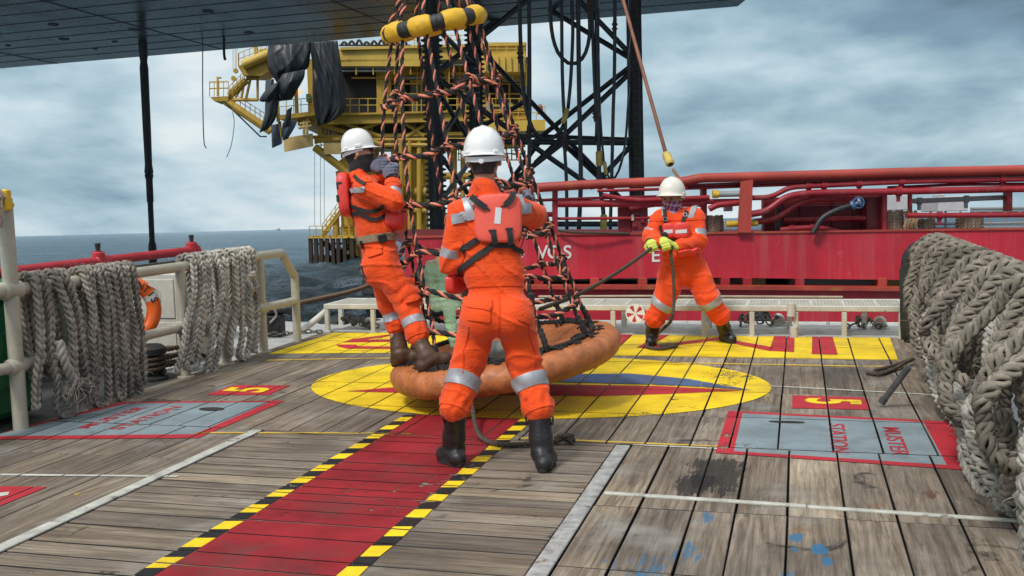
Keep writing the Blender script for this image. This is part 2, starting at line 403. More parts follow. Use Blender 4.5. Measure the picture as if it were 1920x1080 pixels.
def wood_material():
    m, t, b = newmat('deck_wood')
    tc = t.n('ShaderNodeTexCoord').outputs['Object']
    at = t.n('ShaderNodeAttribute', attribute_name='rnd').outputs['Fac']
    dr = t.n('ShaderNodeAttribute', attribute_name='dirn').outputs['Fac']
    off = t.n('ShaderNodeCombineXYZ'); t.lk(t.math('MULTIPLY', at, 37.0), off.inputs[0]); t.lk(t.math('MULTIPLY', at, 91.0), off.inputs[1])
    ad = t.n('ShaderNodeVectorMath', operation='ADD'); t.lk(tc, ad.inputs[0]); t.lk(off.outputs[0], ad.inputs[1])
    va = t.mapping(ad.outputs[0], (26, 1.3, 1)); vb = t.mapping(ad.outputs[0], (1.3, 26, 1))
    mv = t.n('ShaderNodeMix', data_type='VECTOR'); t.lk(dr, mv.inputs[0]); t.lk(va, mv.inputs[4]); t.lk(vb, mv.inputs[5])
    g = mv.outputs[1]
    gr = t.noise(g, 1.0, 9, .68, dist=.9); fine = t.noise(g, 5.0, 6, .7)
    c = t.ramp(gr, [(.26, (.06, .046, .036)), (.42, (.165, .138, .112)), (.55, (.275, .243, .205)), (.72, (.41, .375, .33))])
    c = t.mix(t.math('MULTIPLY', t.ramp(fine, [(.35, 1), (.5, 0)]), .5), c, (.09, .072, .06))
    tint = t.ramp(at, [(0, (.46, .42, .39)), (.12, (.80, .74, .67)), (.3, (1.0, .95, .88)), (.45, (.66, .62, .59)), (.62, (1.06, 1.02, .98)), (.8, (.78, .71, .62)), (.92, (1.15, 1.08, .97)), (1, (1.5, 1.40, 1.22))])
    c = t.mix(1.0, c, tint, 'MULTIPLY')
    big = t.noise(tc, .9, 6, .62)
    c = t.mix(t.ramp(big, [(.40, .0), (.66, .70)]), c, (.065, .058, .052))
    # dark cracks and worn streaks along the grain
    ck = t.noise(g, .55, 8, .8, dist=.5); sel = t.noise(tc, 1.7, 3)
    c = t.mix(t.math('MULTIPLY', t.ramp(ck, [(.615, 0), (.64, 1)]), t.ramp(sel, [(.40, 0), (.56, .95)])), c, (.018, .015, .013))
    gy = t.noise(t.mapping(tc, (1, 1, 1), (21, 13, 0)), 1.5, 7, .62)
    c = t.mix(t.ramp(gy, [(.54, 0), (.72, .55)]), c, (.34, .34, .325))
    st = t.noise(t.mapping(tc, (1, 1, 1), (4, 9, 0)), 2.6, 10, .72, dist=.6)
    c = t.mix(t.ramp(st, [(.60, 0), (.66, .85)]), c, (.024, .022, .022))
    ru = t.noise(t.mapping(tc, (1, 1, 1), (14, 3, 0)), 3.3, 8, .66)
    c = t.mix(t.ramp(ru, [(.63, 0), (.72, .7)]), c, (.19, .10, .05))
    # odd splashes of blue and yellow paint, each with a shape of its own
    bl = t.noise(t.mapping(tc, (1.2, .5, 1), (31, 7, 0)), 3.0, 11, .8)
    blg = t.math('ADD', t.math('MULTIPLY', bl, .6), t.math('MULTIPLY', t.noise(g, 1.6, 8, .75), .4))
    sepx = t.n('ShaderNodeSeparateXYZ'); t.lk(tc, sepx.inputs[0])
    def spot(x, y, r):
        d = t.n('ShaderNodeVectorMath', operation='DISTANCE'); t.lk(t.mapping(tc, (1.45, .72, 1)), d.inputs[0]); d.inputs[1].default_value = (x * 1.45, y * .72, 0)
        return t.math('MAXIMUM', t.math('SUBTRACT', 1.0, t.math('DIVIDE', d.outputs['Value'], r)), 0.0)
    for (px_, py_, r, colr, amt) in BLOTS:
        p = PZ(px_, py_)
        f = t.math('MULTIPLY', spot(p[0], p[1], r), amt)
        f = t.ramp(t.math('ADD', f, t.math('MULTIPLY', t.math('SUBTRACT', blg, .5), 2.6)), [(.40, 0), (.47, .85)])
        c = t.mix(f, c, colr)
    t.lk(c, b.inputs['Base Color'])
    sz_ = t.n('ShaderNodeSeparateXYZ'); t.lk(tc, sz_.inputs[0]); c = t.mix(t.ramp(t.math('MULTIPLY_ADD', sz_.outputs[2], -100.0, 0.0), [(.17, 0), (.30, 1)]), c, (.010, .009, .008))   # near-black below the plank tops, down in the seams
    c = t.mix(1.0, c, (1.05, 1.03, .99), 'MULTIPLY'); m.node_tree.links.remove(b.inputs['Base Color'].links[0]); t.lk(c, b.inputs['Base Color'])
    b.inputs['Specular IOR Level'].default_value = .28
    t.lk(t.ramp(big, [(.35, .82), (.65, .55)]), b.inputs['Roughness'])
    hh = t.math('ADD', t.math('MULTIPLY', gr, 1.0), t.math('MULTIPLY', fine, .6))
    t.lk(t.bump(hh, .55, .006), b.inputs['Normal'])
    return m
BL = (.025, .13, .26); YL = (.45, .33, .03)
BLOTS = [(1325, 968, .17, BL, .50), (1300, 1035, .26, BL, .38), (1490, 1008, .085, BL, .85), (1488, 1030, .06, BL, .7), (1538, 1030, .09, BL, .9), (1550, 1052, .07, BL, .75), (1200, 1078, .5, BL, .50), (1480, 1076, .10, BL, .5),
         (60, 965, .30, BL, .30), (150, 925, .28, YL, .34), (40, 945, .28, YL, .30), (490, 735, .36, YL, .34), (545, 722, .22, BL, .30), (1440, 742, .3, YL, .34), (275, 955, .22, (.12, .17, .13), .30), (1180, 700, .2, BL, .3),
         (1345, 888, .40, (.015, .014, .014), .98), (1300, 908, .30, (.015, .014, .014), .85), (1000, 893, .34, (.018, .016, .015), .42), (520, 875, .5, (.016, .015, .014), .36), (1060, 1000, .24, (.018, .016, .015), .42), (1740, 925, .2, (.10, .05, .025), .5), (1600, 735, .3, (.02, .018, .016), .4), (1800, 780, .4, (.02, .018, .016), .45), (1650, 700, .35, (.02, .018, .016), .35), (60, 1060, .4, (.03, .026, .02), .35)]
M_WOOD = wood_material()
def make_deck():
    mb = MB(); rnd = []; dn = []
    ch, dp = .005, .05
    for pk in PLANKS:
        g = (.0062 if pk[8] == 1 else .0036) * random.uniform(.6, 1.3)
        x0, x1, y0, y1 = pk[:4]; x0 += g; x1 -= g; y0 += g; y1 -= g
        sk = [random.uniform(-.0022, .0022) for _ in range(8)]
        def ring(i, dz_):
            return [[x + sk[q], y + sk[q + 4], (zp(pk, x, y) if dz_ > -.04 else 0) + dz_] for q, (x, y) in enumerate(((x0 + i, y0 + i), (x1 - i, y0 + i), (x1 - i, y1 - i), (x0 + i, y1 - i)))]
        V = ring(0, -dp) + ring(0, -ch) + ring(ch, 0)
        Fc = [(8, 9, 10, 11)]
        for k in (0, 4):
            for i in range(4): j = (i + 1) % 4; Fc.append((k + i, k + j, k + 4 + j, k + 4 + i))
        mb.add(V, Fc); rnd += [pk[7]] * 12; dn += [float(pk[8])] * 12
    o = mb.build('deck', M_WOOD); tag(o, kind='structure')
    for nm, arr in (('rnd', rnd), ('dirn', dn)):
        a = o.data.attributes.new(nm, 'FLOAT', 'POINT'); a.data.foreach_set('value', np.array(arr, np.float32))
    # the dark bed under the planks and the hull of the boat
    bed = MB(); bed.box((-2.0, 5.6, -.06), (9.0, 11.6, .05))
    tag(bed.build('deck_bed', pmat('bitumen', (.012, .011, .010), .8)), kind='structure')
    hull = MB(); hull.box((-2.0, 3.0, -1.7), (8.9, 16.4, 3.2))
    tag(hull.build('ship_hull', pmat('hull_paint', (.05, .06, .07), .5)), kind='structure')
make_deck()

def clip(poly, x0, x1, y0, y1):
    for ax, lim, sg in ((0, x0, 1), (0, x1, -1), (1, y0, 1), (1, y1, -1)):
        out = []
        for i in range(len(poly)):
            a, b_ = poly[i - 1], poly[i]; da = sg * (a[ax] - lim); db = sg * (b_[ax] - lim)
            if (da >= 0) != (db >= 0):
                q = da / (da - db); out.append((a[0] + (b_[0] - a[0]) * q, a[1] + (b_[1] - a[1]) * q))
            if db >= 0: out.append(b_)
        poly = out
        if len(poly) < 3: return []
    return poly
def tri(poly):
    from mathutils.geometry import tessellate_polygon
    return [[poly[i] for i in tr] for tr in tessellate_polygon([[Vector((p[0], p[1], 0)) for p in poly]])]
def paint(name, polys, mat, lift=.004):
    """lay paint on the planks: polygons (lists of x,y) cut at every plank edge"""
    mb = MB()
    for poly in polys:
        for tr in tri(poly):
            bx = (min(p[0] for p in tr), max(p[0] for p in tr), min(p[1] for p in tr), max(p[1] for p in tr))
            for pk in PLANKS:
                g = .0065
                if pk[0] > bx[1] or pk[1] < bx[0] or pk[2] > bx[3] or pk[3] < bx[2]: continue
                c = clip([tuple(p) for p in tr], pk[0] + g, pk[1] - g, pk[2] + g, pk[3] - g)
                if len(c) >= 3:
                    mb.add([[x, y, zp(pk, x, y) + lift] for x, y in c], [tuple(range(len(c)))])
    o = mb.build(name, mat)
    bm = bmesh.new(); bm.from_mesh(o.data)
    for f in bm.faces:
        f.normal_update()
        if f.normal.z < 0: f.normal_flip()
    bm.to_mesh(o.data); bm.free()
    tag(o, kind='structure'); return o
def pxp(pts): return [tuple(PZ(x, y)[:2]) for x, y in pts]
def paint_mat(name, col, wear=.60, dirt=.5, var=.18, soft=.03, rough=.5):
    m, t, b = newmat(name)
    tc = t.n('ShaderNodeTexCoord').outputs['Object']
    n = t.noise(tc, 3.0, 6, .6)
    c = t.ramp(n, [(.3, tuple(q * (1 - var) for q in col)), (.7, tuple(min(1, q * (1 + var)) for q in col))])
    d = t.noise(t.mapping(tc, (1.0, 1, 1), (5, 5, 0)), 2.1, 10, .72, dist=.4)
    c = t.mix(t.ramp(d, [(.50, 0), (.72, dirt)]), c, (.06, .05, .045))
    t.lk(c, b.inputs['Base Color'])
    b.inputs['Specular IOR Level'].default_value = .3
    t.lk(t.ramp(n, [(.3, rough - .12), (.7, rough + .1)]), b.inputs['Roughness'])
    w1 = t.noise(t.mapping(tc, (1.6, 1.6, 1), (2, 8, 1)), 5.5, 12, .76)
    w2 = t.noise(t.mapping(tc, (1, 1, 1), (2, 1, 1)), 1.1, 4)
    w3 = t.noise(t.mapping(tc, (14, 1.6, 1), (1, 2, 3)), 2.2, 9, .75)
    wv = t.math('ADD', t.math('MAXIMUM', w1, t.math('SUBTRACT', w3, .035)), t.math('MULTIPLY', t.math('SUBTRACT', w2, .5), .42))
    f = t.ramp(wv, [(wear, 0), (wear + soft, 1)])
    tr = t.n('ShaderNodeBsdfTransparent'); mx = t.n('ShaderNodeMixShader')
    t.lk(f, mx.inputs[0]); t.lk(b.outputs[0], mx.inputs[1]); t.lk(tr.outputs[0], mx.inputs[2])
    t.lk(mx.outputs[0], m.node_tree.nodes['Material Output'].inputs[0])
    t.lk(t.bump(t.noise(t.mapping(tc, (8, 8, 1)), 4, 6, .7), .25, .004), b.inputs['Normal'])
    return m
MY = paint_mat('paint_yellow', (.80, .56, .015), .632, .40)
MR = paint_mat('paint_red', (.25, .012, .018), .612, .65, .3, rough=.62)
MR2 = paint_mat('paint_red_bright', (.42, .022, .034), .612, .4, rough=.6)
MG = paint_mat('paint_grey', (.20, .255, .275), .64, .5, rough=.6)
MW = paint_mat('paint_white', (.52, .52, .47), .62, .4)
MK = paint_mat('paint_black', (.016, .016, .017), .625, .0)
MB_ = paint_mat('paint_blue', (.065, .115, .22), .585, .5)
MY2 = paint_mat('paint_ochre', (.62, .42, .06), .60, .35)
def lerp(a, b, q): return (a[0] + (b[0] - a[0]) * q, a[1] + (b[1] - a[1]) * q)
# red walkway with hazard borders
wl0, wr0 = PZ(274, 1080)[0], PZ(683, 1080)[0]
WL, WR = -2.64, -1.715
WIN = .088
Y0W, Y1W = 1.3, 6.66
paint('deck_walkway', [[(WL + WIN + .004, Y0W), (WR - WIN - .004, Y0W), (WR - WIN - .004, Y1W - .03), (WL + WIN + .004, Y1W)]], MR)
hz_k, hz_y = [], []
for xa, xb, o_ in ((WL, WL + WIN, .05), (WR - WIN, WR, .14)):
    y = Y0W + o_; i = 0
    while y < Y1W - .05:
        st = .128 * random.uniform(.93, 1.07); ye = min(y + st, Y1W - .02)
        j = lambda: random.uniform(-.004, .004)
        (hz_k if i % 2 else hz_y).append([(xa + j(), y + .001), (xb + j(), y + .018 + .001), (xb + j(), ye + .018), (xa + j(), ye)])
        y = ye; i += 1
paint('deck_hazard_black', hz_k, MK); paint('deck_hazard_yellow', hz_y, MY)
# oval emblem
c0 = PZ(1006, 728); 
oL, oR, oT, oB = PZ(567, 724), PZ(1446, 731), PZ(1000, 668), PZ(1000, 787)
ov = []
for i in range(72):
    a = i / 72 * 2 * math.pi
    ov.append(((oL[0] + oR[0]) / 2 + (oR[0] - oL[0]) / 2 * math.cos(a), (oT[1] + oB[1]) / 2 + (oT[1] - oB[1]) / 2 * math.sin(a)))
paint('deck_oval_emblem', [ov], MY)
paint('deck_emblem_red', [pxp([(650, 735), (800, 722), (1040, 722), (1230, 725), (1400, 733), (1250, 740), (1120, 744), (900, 742)])], MR2, .0065)
paint('deck_emblem_blue', [pxp([(900, 715), (1010, 704), (1180, 702), (1290, 712), (1408, 733), (1300, 726), (1200, 722), (1040, 718)])], MB_, .009)
# far yellow band with red lettering
paint('deck_yellow_band', [pxp([(503, 664), (740, 662), (1000, 665), (1260, 669), (1684, 676), (1668, 632), (1300, 626.5), (1000, 624), (626, 624.5)])], MY)
paint('deck_band_letters', [pxp(p) for p in (
    [(642, 643), (659, 637), (745, 626), (760, 627), (684, 638), (740, 637), (740, 642)],
    [(629, 647), (667, 647), (672, 650), (760, 651), (760, 655), (652, 655), (635, 651)],
    [(1165, 624), (1193, 622), (1161, 650), (1150, 650)],
    [(1244, 625), (1263, 625), (1215, 651), (1193, 653)],
    [(1193, 652), (1345, 634), (1347, 639), (1214, 655)],
    [(1345, 634), (1450, 652), (1442, 659), (1346, 639.5)],
    [(1452, 629), (1490, 629), (1489, 661), (1442, 659)],
    [(1523, 631), (1561, 632), (1571, 666), (1522, 665)])], MR2, .0065)
def strip(p, q, wd):
    a = np.array(PZ(*p)[:2]); b_ = np.array(PZ(*q)[:2]); d = (b_ - a) / np.linalg.norm(b_ - a); n = np.array([-d[1], d[0]]) * wd / 2
    return [tuple(a + n), tuple(a - n), tuple(b_ - n), tuple(b_ + n)]
paint('deck_thin_lines', [strip((500, 676), (760, 671.5), .05), strip((760, 671.5), (1700, 689), .05), strip((365, 812), (640, 812.5), .035), strip((975, 822), (1345, 838), .035), strip((640, 812.5), (775, 815), .035)], MY2)
paint('deck_white_lines', [strip((1440, 724), (1770, 742), .03), strip((0, 891), (335, 894), .035), strip((1170, 833), (1345, 842), .03)], MW)
# muster station boxes
def box_paint(outer, inner):
    n = len(outer)
    return [pxp([outer[i], outer[(i + 1) % n], inner[(i + 1) % n], inner[i]]) for i in range(n)]
oL_ = [(-60, 843), (0, 824), (372, 822), (535, 752), (235, 754), (140, 792)]
paint('deck_box_border', box_paint([(-55, 825), (372, 822), (535, 752), (228, 754.5)], [(-20, 819), (365, 815), (505, 755), (240, 757)]), MR2)
paint('deck_box_panel', [pxp([(-20, 819), (365, 815), (505, 755), (240, 757)])], MG)
paint('deck_box_border', box_paint([(1341, 850), (1862, 886), (1775, 791), (1366, 771)], [(1376, 847), (1775, 873), (1732, 793), (1392, 776)]), MR2)
paint('deck_box_panel', [pxp([(1376, 847), (1775, 873), (1732, 793), (1392, 776)])], MG)
paint('deck_number_panel', [pxp([(388, 741), (437, 723), (544, 723), (504, 741)]), pxp([(1485, 766), (1633, 769), (1620, 746), (1486, 742)]), pxp([(-60, 965), (0, 950), (88, 914), (-60, 912)])], MR2)
def text_polys(txt, sx, sy, origin, right, up, bold=0.0, stretch=1.0):
    cu = bpy.data.curves.new('t', 'FONT'); cu.body = txt; cu.align_x = 'CENTER'; cu.align_y = 'CENTER'; cu.offset = bold
    o = bpy.data.objects.new('t', cu); COL.objects.link(o)
    dg = bpy.context.evaluated_depsgraph_get(); me = o.evaluated_get(dg).to_mesh()
    me.calc_loop_triangles(); V = [v.co.copy() for v in me.vertices]; out = []
    for lt in me.loop_triangles:
        out.append([tuple(np.array(origin[:len(right)]) + np.array(right) * V[i].x * sx + np.array(up) * V[i].y * sy) for i in lt.vertices])
    bpy.data.objects.remove(o); return out
def deck_text(name, txt, px, py, sx, sy, right, up, mat, bold=.01, serif=True):
    p = PZ(px, py); paint(name, text_polys(txt, sx, sy, p[:2], right, up, bold), mat, .0065)
LR, LU = (0, 1.), (-1., 0); RR_, RU = (0, -1.), (1., 0)
deck_text('deck_lettering', 'MUSTER', 213, 784, .19, .135, LR, LU, MR2, .012)
deck_text('deck_lettering', 'STATION', 278, 784, .18, .135, LR, LU, MR2, .012)
deck_text('deck_lettering', 'MUSTER', 1677, 827, .19, .135, RR_, RU, MR2, .012)
deck_text('deck_lettering', 'STATION', 1570, 822, .18, .135, RR_, RU, MR2, .012)
deck_text('deck_number', '5', 468, 732, .42, .50, LR, LU, MY, .03)
deck_text('deck_number', '5', 1557, 754, .42, .50, RR_, RU, MY, .03)
paint('deck_number', [pxp([(-10, 935), (15, 930), (18, 924), (-10, 927)])], MW, .0065)
# wood battens and steel strips
def batten(name, a, b_, wd, ht, mat, bev=.004):
    mb = MB(); A = PZ(*a); B_ = PZ(*b_); A[2] = B_[2] = ht / 2 - .003
    mb.beam(A, B_, wd, ht, bev=bev); o = mb.build(name, mat); tag(o, kind='structure')
M_GALV = pmat('worn_steel', (.42, .43, .41), .45, .35, 14, .35, bump=.5, bscale=30, wear=(.16, .13, .10), wear_amt=.60, wscale=12)
M_PALE = pmat('pale_batten', (.42, .42, .37), .6, .3, 9, bump=.4, wear=(.16, .14, .12), wear_amt=.56, wscale=7)
mbs = MB(); mbs.box(((XS0 + XS1) / 2, (YB + 6.02) / 2, .003), (XS1 - XS0 - .006, 6.02 - YB, .014), bev=.003)
tag(mbs.build('deck_steel_strip', M_GALV), kind='structure')
mbs = MB(); mbs.box(((XW0 + XW1) / 2, (YB + 6.05) / 2, .001), (XW1 - XW0 - .006, 6.05 - YB, .012), bev=.003)
tag(mbs.build('deck_pale_strip', M_PALE), kind='structure')
batten('deck_batten', (1133, 926), (1512, 951), .034, .014, M_PALE); batten('deck_batten', (1514, 952), (1915, 979), .032, .014, M_PALE)
# lifting slots cut in the panels
sl_ = MB()
for px_, py_, rx, ry in ((1475, 793, .115, .028), (397, 768.5, .10, .055)):
    p = PZ(px_, py_); sl_.add([[p[0] + rx * math.cos(a), p[1] + ry * math.sin(a), .0085] for a in np.linspace(0, 2 * np.pi, 20, endpoint=False)], [tuple(range(20))])
tag(sl_.build('deck_lifting_slot', pmat('slot_dark', (.02, .018, .015), .9)), kind='structure')
# ------------------------------------------------------------------ steel decks round the wood
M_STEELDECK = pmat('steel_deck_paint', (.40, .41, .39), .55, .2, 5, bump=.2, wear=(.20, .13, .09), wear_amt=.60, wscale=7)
M_RAIL = pmat('rail_paint', (.40, .375, .30), .45, .12, 8, bump=.25, bscale=60, wear=(.15, .10, .07), wear_amt=.66, wscale=16)
M_BENCH = pmat('bench_paint', (.50, .49, .43), .5, .15, 7, bump=.25, bscale=50, wear=(.20, .13, .08), wear_amt=.63, wscale=14)
M_DARK = pmat('black_steel', (.018, .019, .022), .45, .3, 8, bump=.3)
M_RUBBER = pmat('rubber', (.02, .021, .022), .7, .3, 10, bump=.3)
Y_END = PZ(1200, 604)[1]
M_SIDE = pmat('side_deck_shaded', (.05, .055, .05), .6, .3, 5, wear=(.10, .07, .05), wear_amt=.6, wscale=7)  # dark base colour carries the bulwark's shadow on this stretch of deck
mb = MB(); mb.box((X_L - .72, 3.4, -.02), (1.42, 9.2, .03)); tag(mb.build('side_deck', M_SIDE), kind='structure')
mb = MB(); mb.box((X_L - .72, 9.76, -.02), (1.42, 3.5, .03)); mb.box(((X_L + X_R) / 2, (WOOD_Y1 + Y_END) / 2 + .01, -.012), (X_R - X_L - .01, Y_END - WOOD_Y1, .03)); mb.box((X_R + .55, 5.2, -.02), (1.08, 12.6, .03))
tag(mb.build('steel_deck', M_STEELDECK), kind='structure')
mb = MB(); mb.box(((X_L + X_R) / 2, Y_END + .03, .0), (X_R - X_L + .6, .05, .03), bev=.008)
for x in np.arange(X_L, X_R, .42): mb.cyl((x, Y_END - .12, .0), (x, Y_END - .12, .035), .02, .018, 8)
tag(mb.build('stern_coaming', M_STEELDECK), kind='structure')

# ------------------------------------------------------------------ left railing
XRAIL = -5.12
def rail_y(px, py=640): return PX(px, py, XRAIL)[1]
ZT = .5 * (PX(42, 541, XRAIL)[2] + PX(480, 481, XRAIL)[2]); ZM = .5 * (PX(42, 681, XRAIL)[2] + PX(520, 573, XRAIL)[2])
rl = thing('ship_railing', 'cream painted pipe railing with two rails along the left edge of the deck', 'railing', (XRAIL, 5, 0))
yn = rail_y(32, 700); rr_ = .042
ZTALL = PX(20, 372, XRAIL)[2]
y5 = rail_y(556, 600); y4 = rail_y(492, 600)
posts = [rail_y(138, 650), rail_y(243, 640), rail_y(344, 620), rail_y(422, 610), y4]
mb = MB(); mb.tube([(XRAIL, yn, -.01), (XRAIL, yn, ZTALL)], .05, 16)
mb.build('post', M_RAIL, rl, angle=40)
for y in posts:
    mb = MB(); mb.tube([(XRAIL, y, -.01), (XRAIL, y, ZT - .01)], .043, 14); mb.lathe((XRAIL, y, 0), (0, 0, 1), [(.075, -.005), (.075, .008), (.046, .012)], 16); mb.build('post', M_RAIL, rl, angle=40)
mb = MB(); mb.tube([(XRAIL, y5, -.01), (XRAIL, y5, PX(548, 515, XRAIL)[2])], .043, 14); mb.build('post', M_RAIL, rl, angle=40)
top_end = [(XRAIL, rail_y(528, 500), ZT), (XRAIL, y5 - .02, PX(548, 515, XRAIL)[2])]
mb = MB(); mb.tube([(XRAIL, 2.2, ZT), (XRAIL, yn, ZT), top_end[0], top_end[0] + np.array([0, .02, -.012]), top_end[1]], .043, 14)
mb.lathe((XRAIL, yn, ZT), (0, 1, 0), [(.044, -.09), (.062, -.07), (.062, .07), (.044, .09)], 16)
mb.build('top_rail', M_RAIL, rl, angle=40)
mb = MB(); mb.tube([(XRAIL, 2.2, ZM), (XRAIL, yn, ZM), (XRAIL, y5 - .02, ZM)], .040, 14)
for y in [yn] + posts: mb.lathe((XRAIL, y, ZM), (0, 1, 0), [(.042, -.085), (.056, -.065), (.056, .065), (.042, .085)], 16)
mb.build('mid_rail', M_RAIL, rl, angle=40)
mb = MB(); mb.tube([(XRAIL, yn, ZTALL - .02), (XRAIL - .05, yn - .3, ZTALL + .005), (XRAIL - .2, yn - 1.4, ZTALL + .03)], .05, 14); mb.build('upper_rail', M_RAIL, rl, angle=40)
mb = MB(); mb.torus((XRAIL, yn - .01, ZTALL - .035), (0, .3, 1), .045, .022, 20, 8); mb.box((XRAIL + .04, yn - .03, ZTALL - .01), (.05, .06, .14), bev=.01)
mb.build('yellow_clamp', pmat('clamp_yellow', (.75, .47, .02), .4), rl, angle=40)
# cord lashed round the top of the tall post
M_CORD = pmat('cord', (.36, .29, .22), .9, .3, 30, bump=.5, bscale=120)
mb = MB(); 
pth = []
for i in range(140):
    a = i / 140 * 2 * np.pi * 9; q = i / 140
    c = np.array([XRAIL - .01 - .02 * q, yn - .06 - .26 * q, ZTALL + .0])
    pth.append(c + .062 * np.array([math.cos(a), 0, math.sin(a)]))
twist_rope(mb, pth, .014, 3, .05, (0,), 5)
tl = np.array([XRAIL + .055, yn - .10, ZTALL - .02])
twist_rope(mb, [tl, tl + [.012, -.01, -.09], tl + [.0, -.02, -.17]], .016, 3, .05, (0,), 5)
tag(mb.build('lashing_cord', M_CORD, None, angle=60), 'brown cord wound round the bend at the top of the tall cream post', 'rope')

# ------------------------------------------------------------------ mooring ropes hung over the rails
def rope_mats(nm, c1, c2):
    out = []
    for i, c in enumerate((c1, c2)):
        m, t, b = newmat('%s_%d' % (nm, i))
        tc = t.n('ShaderNodeTexCoord').outputs['Object']
        n = t.noise(tc, 9, 7, .65); d = t.noise(tc, 2.2, 6, .6); f = t.noise(tc, 160, 4, .7)
        cc_ = t.ramp(n, [(.3, tuple(q * .62 for q in c)), (.6, c), (.8, tuple(min(1, q * 1.2) for q in c))])
        cc_ = t.mix(t.ramp(d, [(.46, 0), (.66, .8)]), cc_, tuple(q * .30 for q in c))
        cc_ = t.mix(t.ramp(f, [(.35, .45), (.55, 0)]), cc_, tuple(q * .4 for q in c))
        g = t.noise(t.mapping(tc, (1, 1, 1), (5, 1, 2)), 13, 3, .5)
        cc_ = t.mix(t.ramp(g, [(.72, 0), (.75, .5)]), cc_, (.10, .25, .20))
        t.lk(cc_, b.inputs['Base Color']); b.inputs['Roughness'].default_value = .95; b.inputs['Specular IOR Level'].default_value = .15
        t.lk(t.bump(f, .8, .004), b.inputs['Normal'])
        out.append(m)
    return out
R_GREY = rope_mats('rope_grey', (.46, .42, .365), (.38, .345, .295))
R_PALE = rope_mats('rope_pale', (.49, .47, .41), (.40, .38, .33))
R_LPALE = rope_mats('rope_pale_left', (.62, .59, .52), (.53, .50, .44))
R_BIG = rope_mats('rope_big', (.34, .30, .245), (.27, .24, .195))
def drape(name, label, X, sd_, Zr, runs, W, off, mats, rail_r=.043, zout=.35, tail=None, seed=0, sub=2, group=None, loose=.02, bulge=0.0, sway=0.0, layer=0.0, fuzz=0, taper=None, cap=0.0):
    """one long rope flaked over a rail along Y. runs = (y at top, y at bottom, z at bottom) on the visible side (direction sd_ in x)"""
    rg = random.Random(seed); P = []; Nn = []
    hr = rail_r + W * .32 + cap; Zr = Zr - cap * .55
    for i, (yt, yb, zb) in enumerate(runs):
        j = lambda s=loose: rg.uniform(-s, s)
        o_ = off * (taper(yt) if taper else 1) + rg.uniform(0, .035) + layer * (taper(yt) if taper else 1) * ((i * 7) % 3) / 2; yb = yb + rg.uniform(-sway, sway)
        inner = [((X + sd_ * (o_ * .8), yb + j(), zb), (sd_, 0, 0))]
        for q in (.22, .48, .75):
            z = zb + (Zr - zb) * q; xx = X + sd_ * (o_ + bulge * math.sin(q * 3.1) + j(.012))
            inner.append(((xx, yb + (yt - yb) * q + j(), z), (sd_, j(6 * loose), 0)))
        arc = [((X + sd_ * hr * math.cos(a) * (1 if a < 1.6 else 1), yt + j(.004), Zr + off * .25 + hr * math.sin(a)), (sd_ * math.cos(a), 0, math.sin(a))) for a in (.25, .9, 1.57, 2.3, 2.9)]
        outer = [((X - sd_ * (hr + .01), yt + .02 + j(), Zr * .6), (-sd_, 0, 0)), ((X - sd_ * .06, yt + .03 + j(), zout), (-sd_, 0, 0))]
        seq = inner + arc + outer
        if i % 2: seq = seq[::-1]
        if P and i % 2 == 0 and i > 0:
            a_, b__ = np.array(P[-1]), np.array(seq[0][0]); mid = (a_ + b__) / 2; mid[2] = min(a_[2], b__[2]) - W * .45
            P.append(tuple(mid + [sd_ * .02, 0, 0])); Nn.append((sd_, 0, .2))
        elif P:
            a_, b__ = np.array(P[-1]), np.array(seq[0][0]); mid = (a_ + b__) / 2; mid[2] -= W * .5
            P.append(tuple(mid)); Nn.append((-sd_, 0, 0))
        for p_, n_ in seq: P.append(p_); Nn.append(n_)
    P = np.array(P); Nn = np.array(Nn, float)
    both = spline(np.hstack([P, Nn * .1]), max(16, len(P) * 6))
    mb = MB(); plait_rope(mb, both[:, :3], W, both[:, 3:] * 10, pitch=W * (2.6 if sub == 1 else 2.15), sub=sub)
    for _ in range(fuzz):
        k_ = rg.randrange(1, len(both) - 1); q = both[k_, :3] + (both[k_ + 1, :3] - both[k_, :3]) * rg.random(); nn_ = nrm(both[k_, 3:]); d = nrm(nn_ * rg.uniform(.4, 1) + np.array([rg.gauss(0, .6), rg.gauss(0, .6), rg.gauss(0, .6)]))
        a_ = q + nrm(d) * W * .42; L_ = rg.uniform(.015, .05); mb.tube([a_, a_ + d * L_ * .6 + [0, 0, -.004], a_ + d * L_ + np.array([rg.gauss(0, .01), rg.gauss(0, .01), -.014])], .0013, 3, 0)
    if tail is not None: tail(mb)
    o = mb.build(name, mats, None, smooth=True); tag(o, label, 'rope', group); return o
def lrun(pt, pb, pby, x=XRAIL + .12):
    b_ = PX(pb, pby, x); return (rail_y(pt, 540), b_[1], b_[2])
def runs_px(t0, t1, b0, b1, y0, y1, n, jit=6):
    rg = random.Random(int(t0)); out = []
    for i in range(n):
        q = i / (n - 1); out.append(lrun(t0 + (t1 - t0) * q, b0 + (b1 - b0) * q, y0 + (y1 - y0) * q + rg.uniform(-jit, jit)))
    return out
GR = 'mooring ropes hung over the left railing'
def fray(mb):
    c = PX(146, 728, XRAIL + .22); rg = random.Random(3)
    for i in range(230):
        d = nrm([rg.gauss(0, .6), rg.gauss(0, 1), rg.gauss(0, 1)]); L = rg.uniform(.05, .12)
        a_ = c + d * L * .3; k_ = c + d * L + np.array([0, 0, -.02]); e = c + d * L * .8 + np.array([rg.gauss(0, .02), rg.gauss(0, .03), -.06])
        mb.tube(spline([a_, k_, e], 6), .0035, 4, i % 2)
    twist_rope(mb, spline([PX(112, 640, XRAIL + .2), PX(122, 680, XRAIL + .22), c], 20), .035, 3, .15, (0, 1), 6)
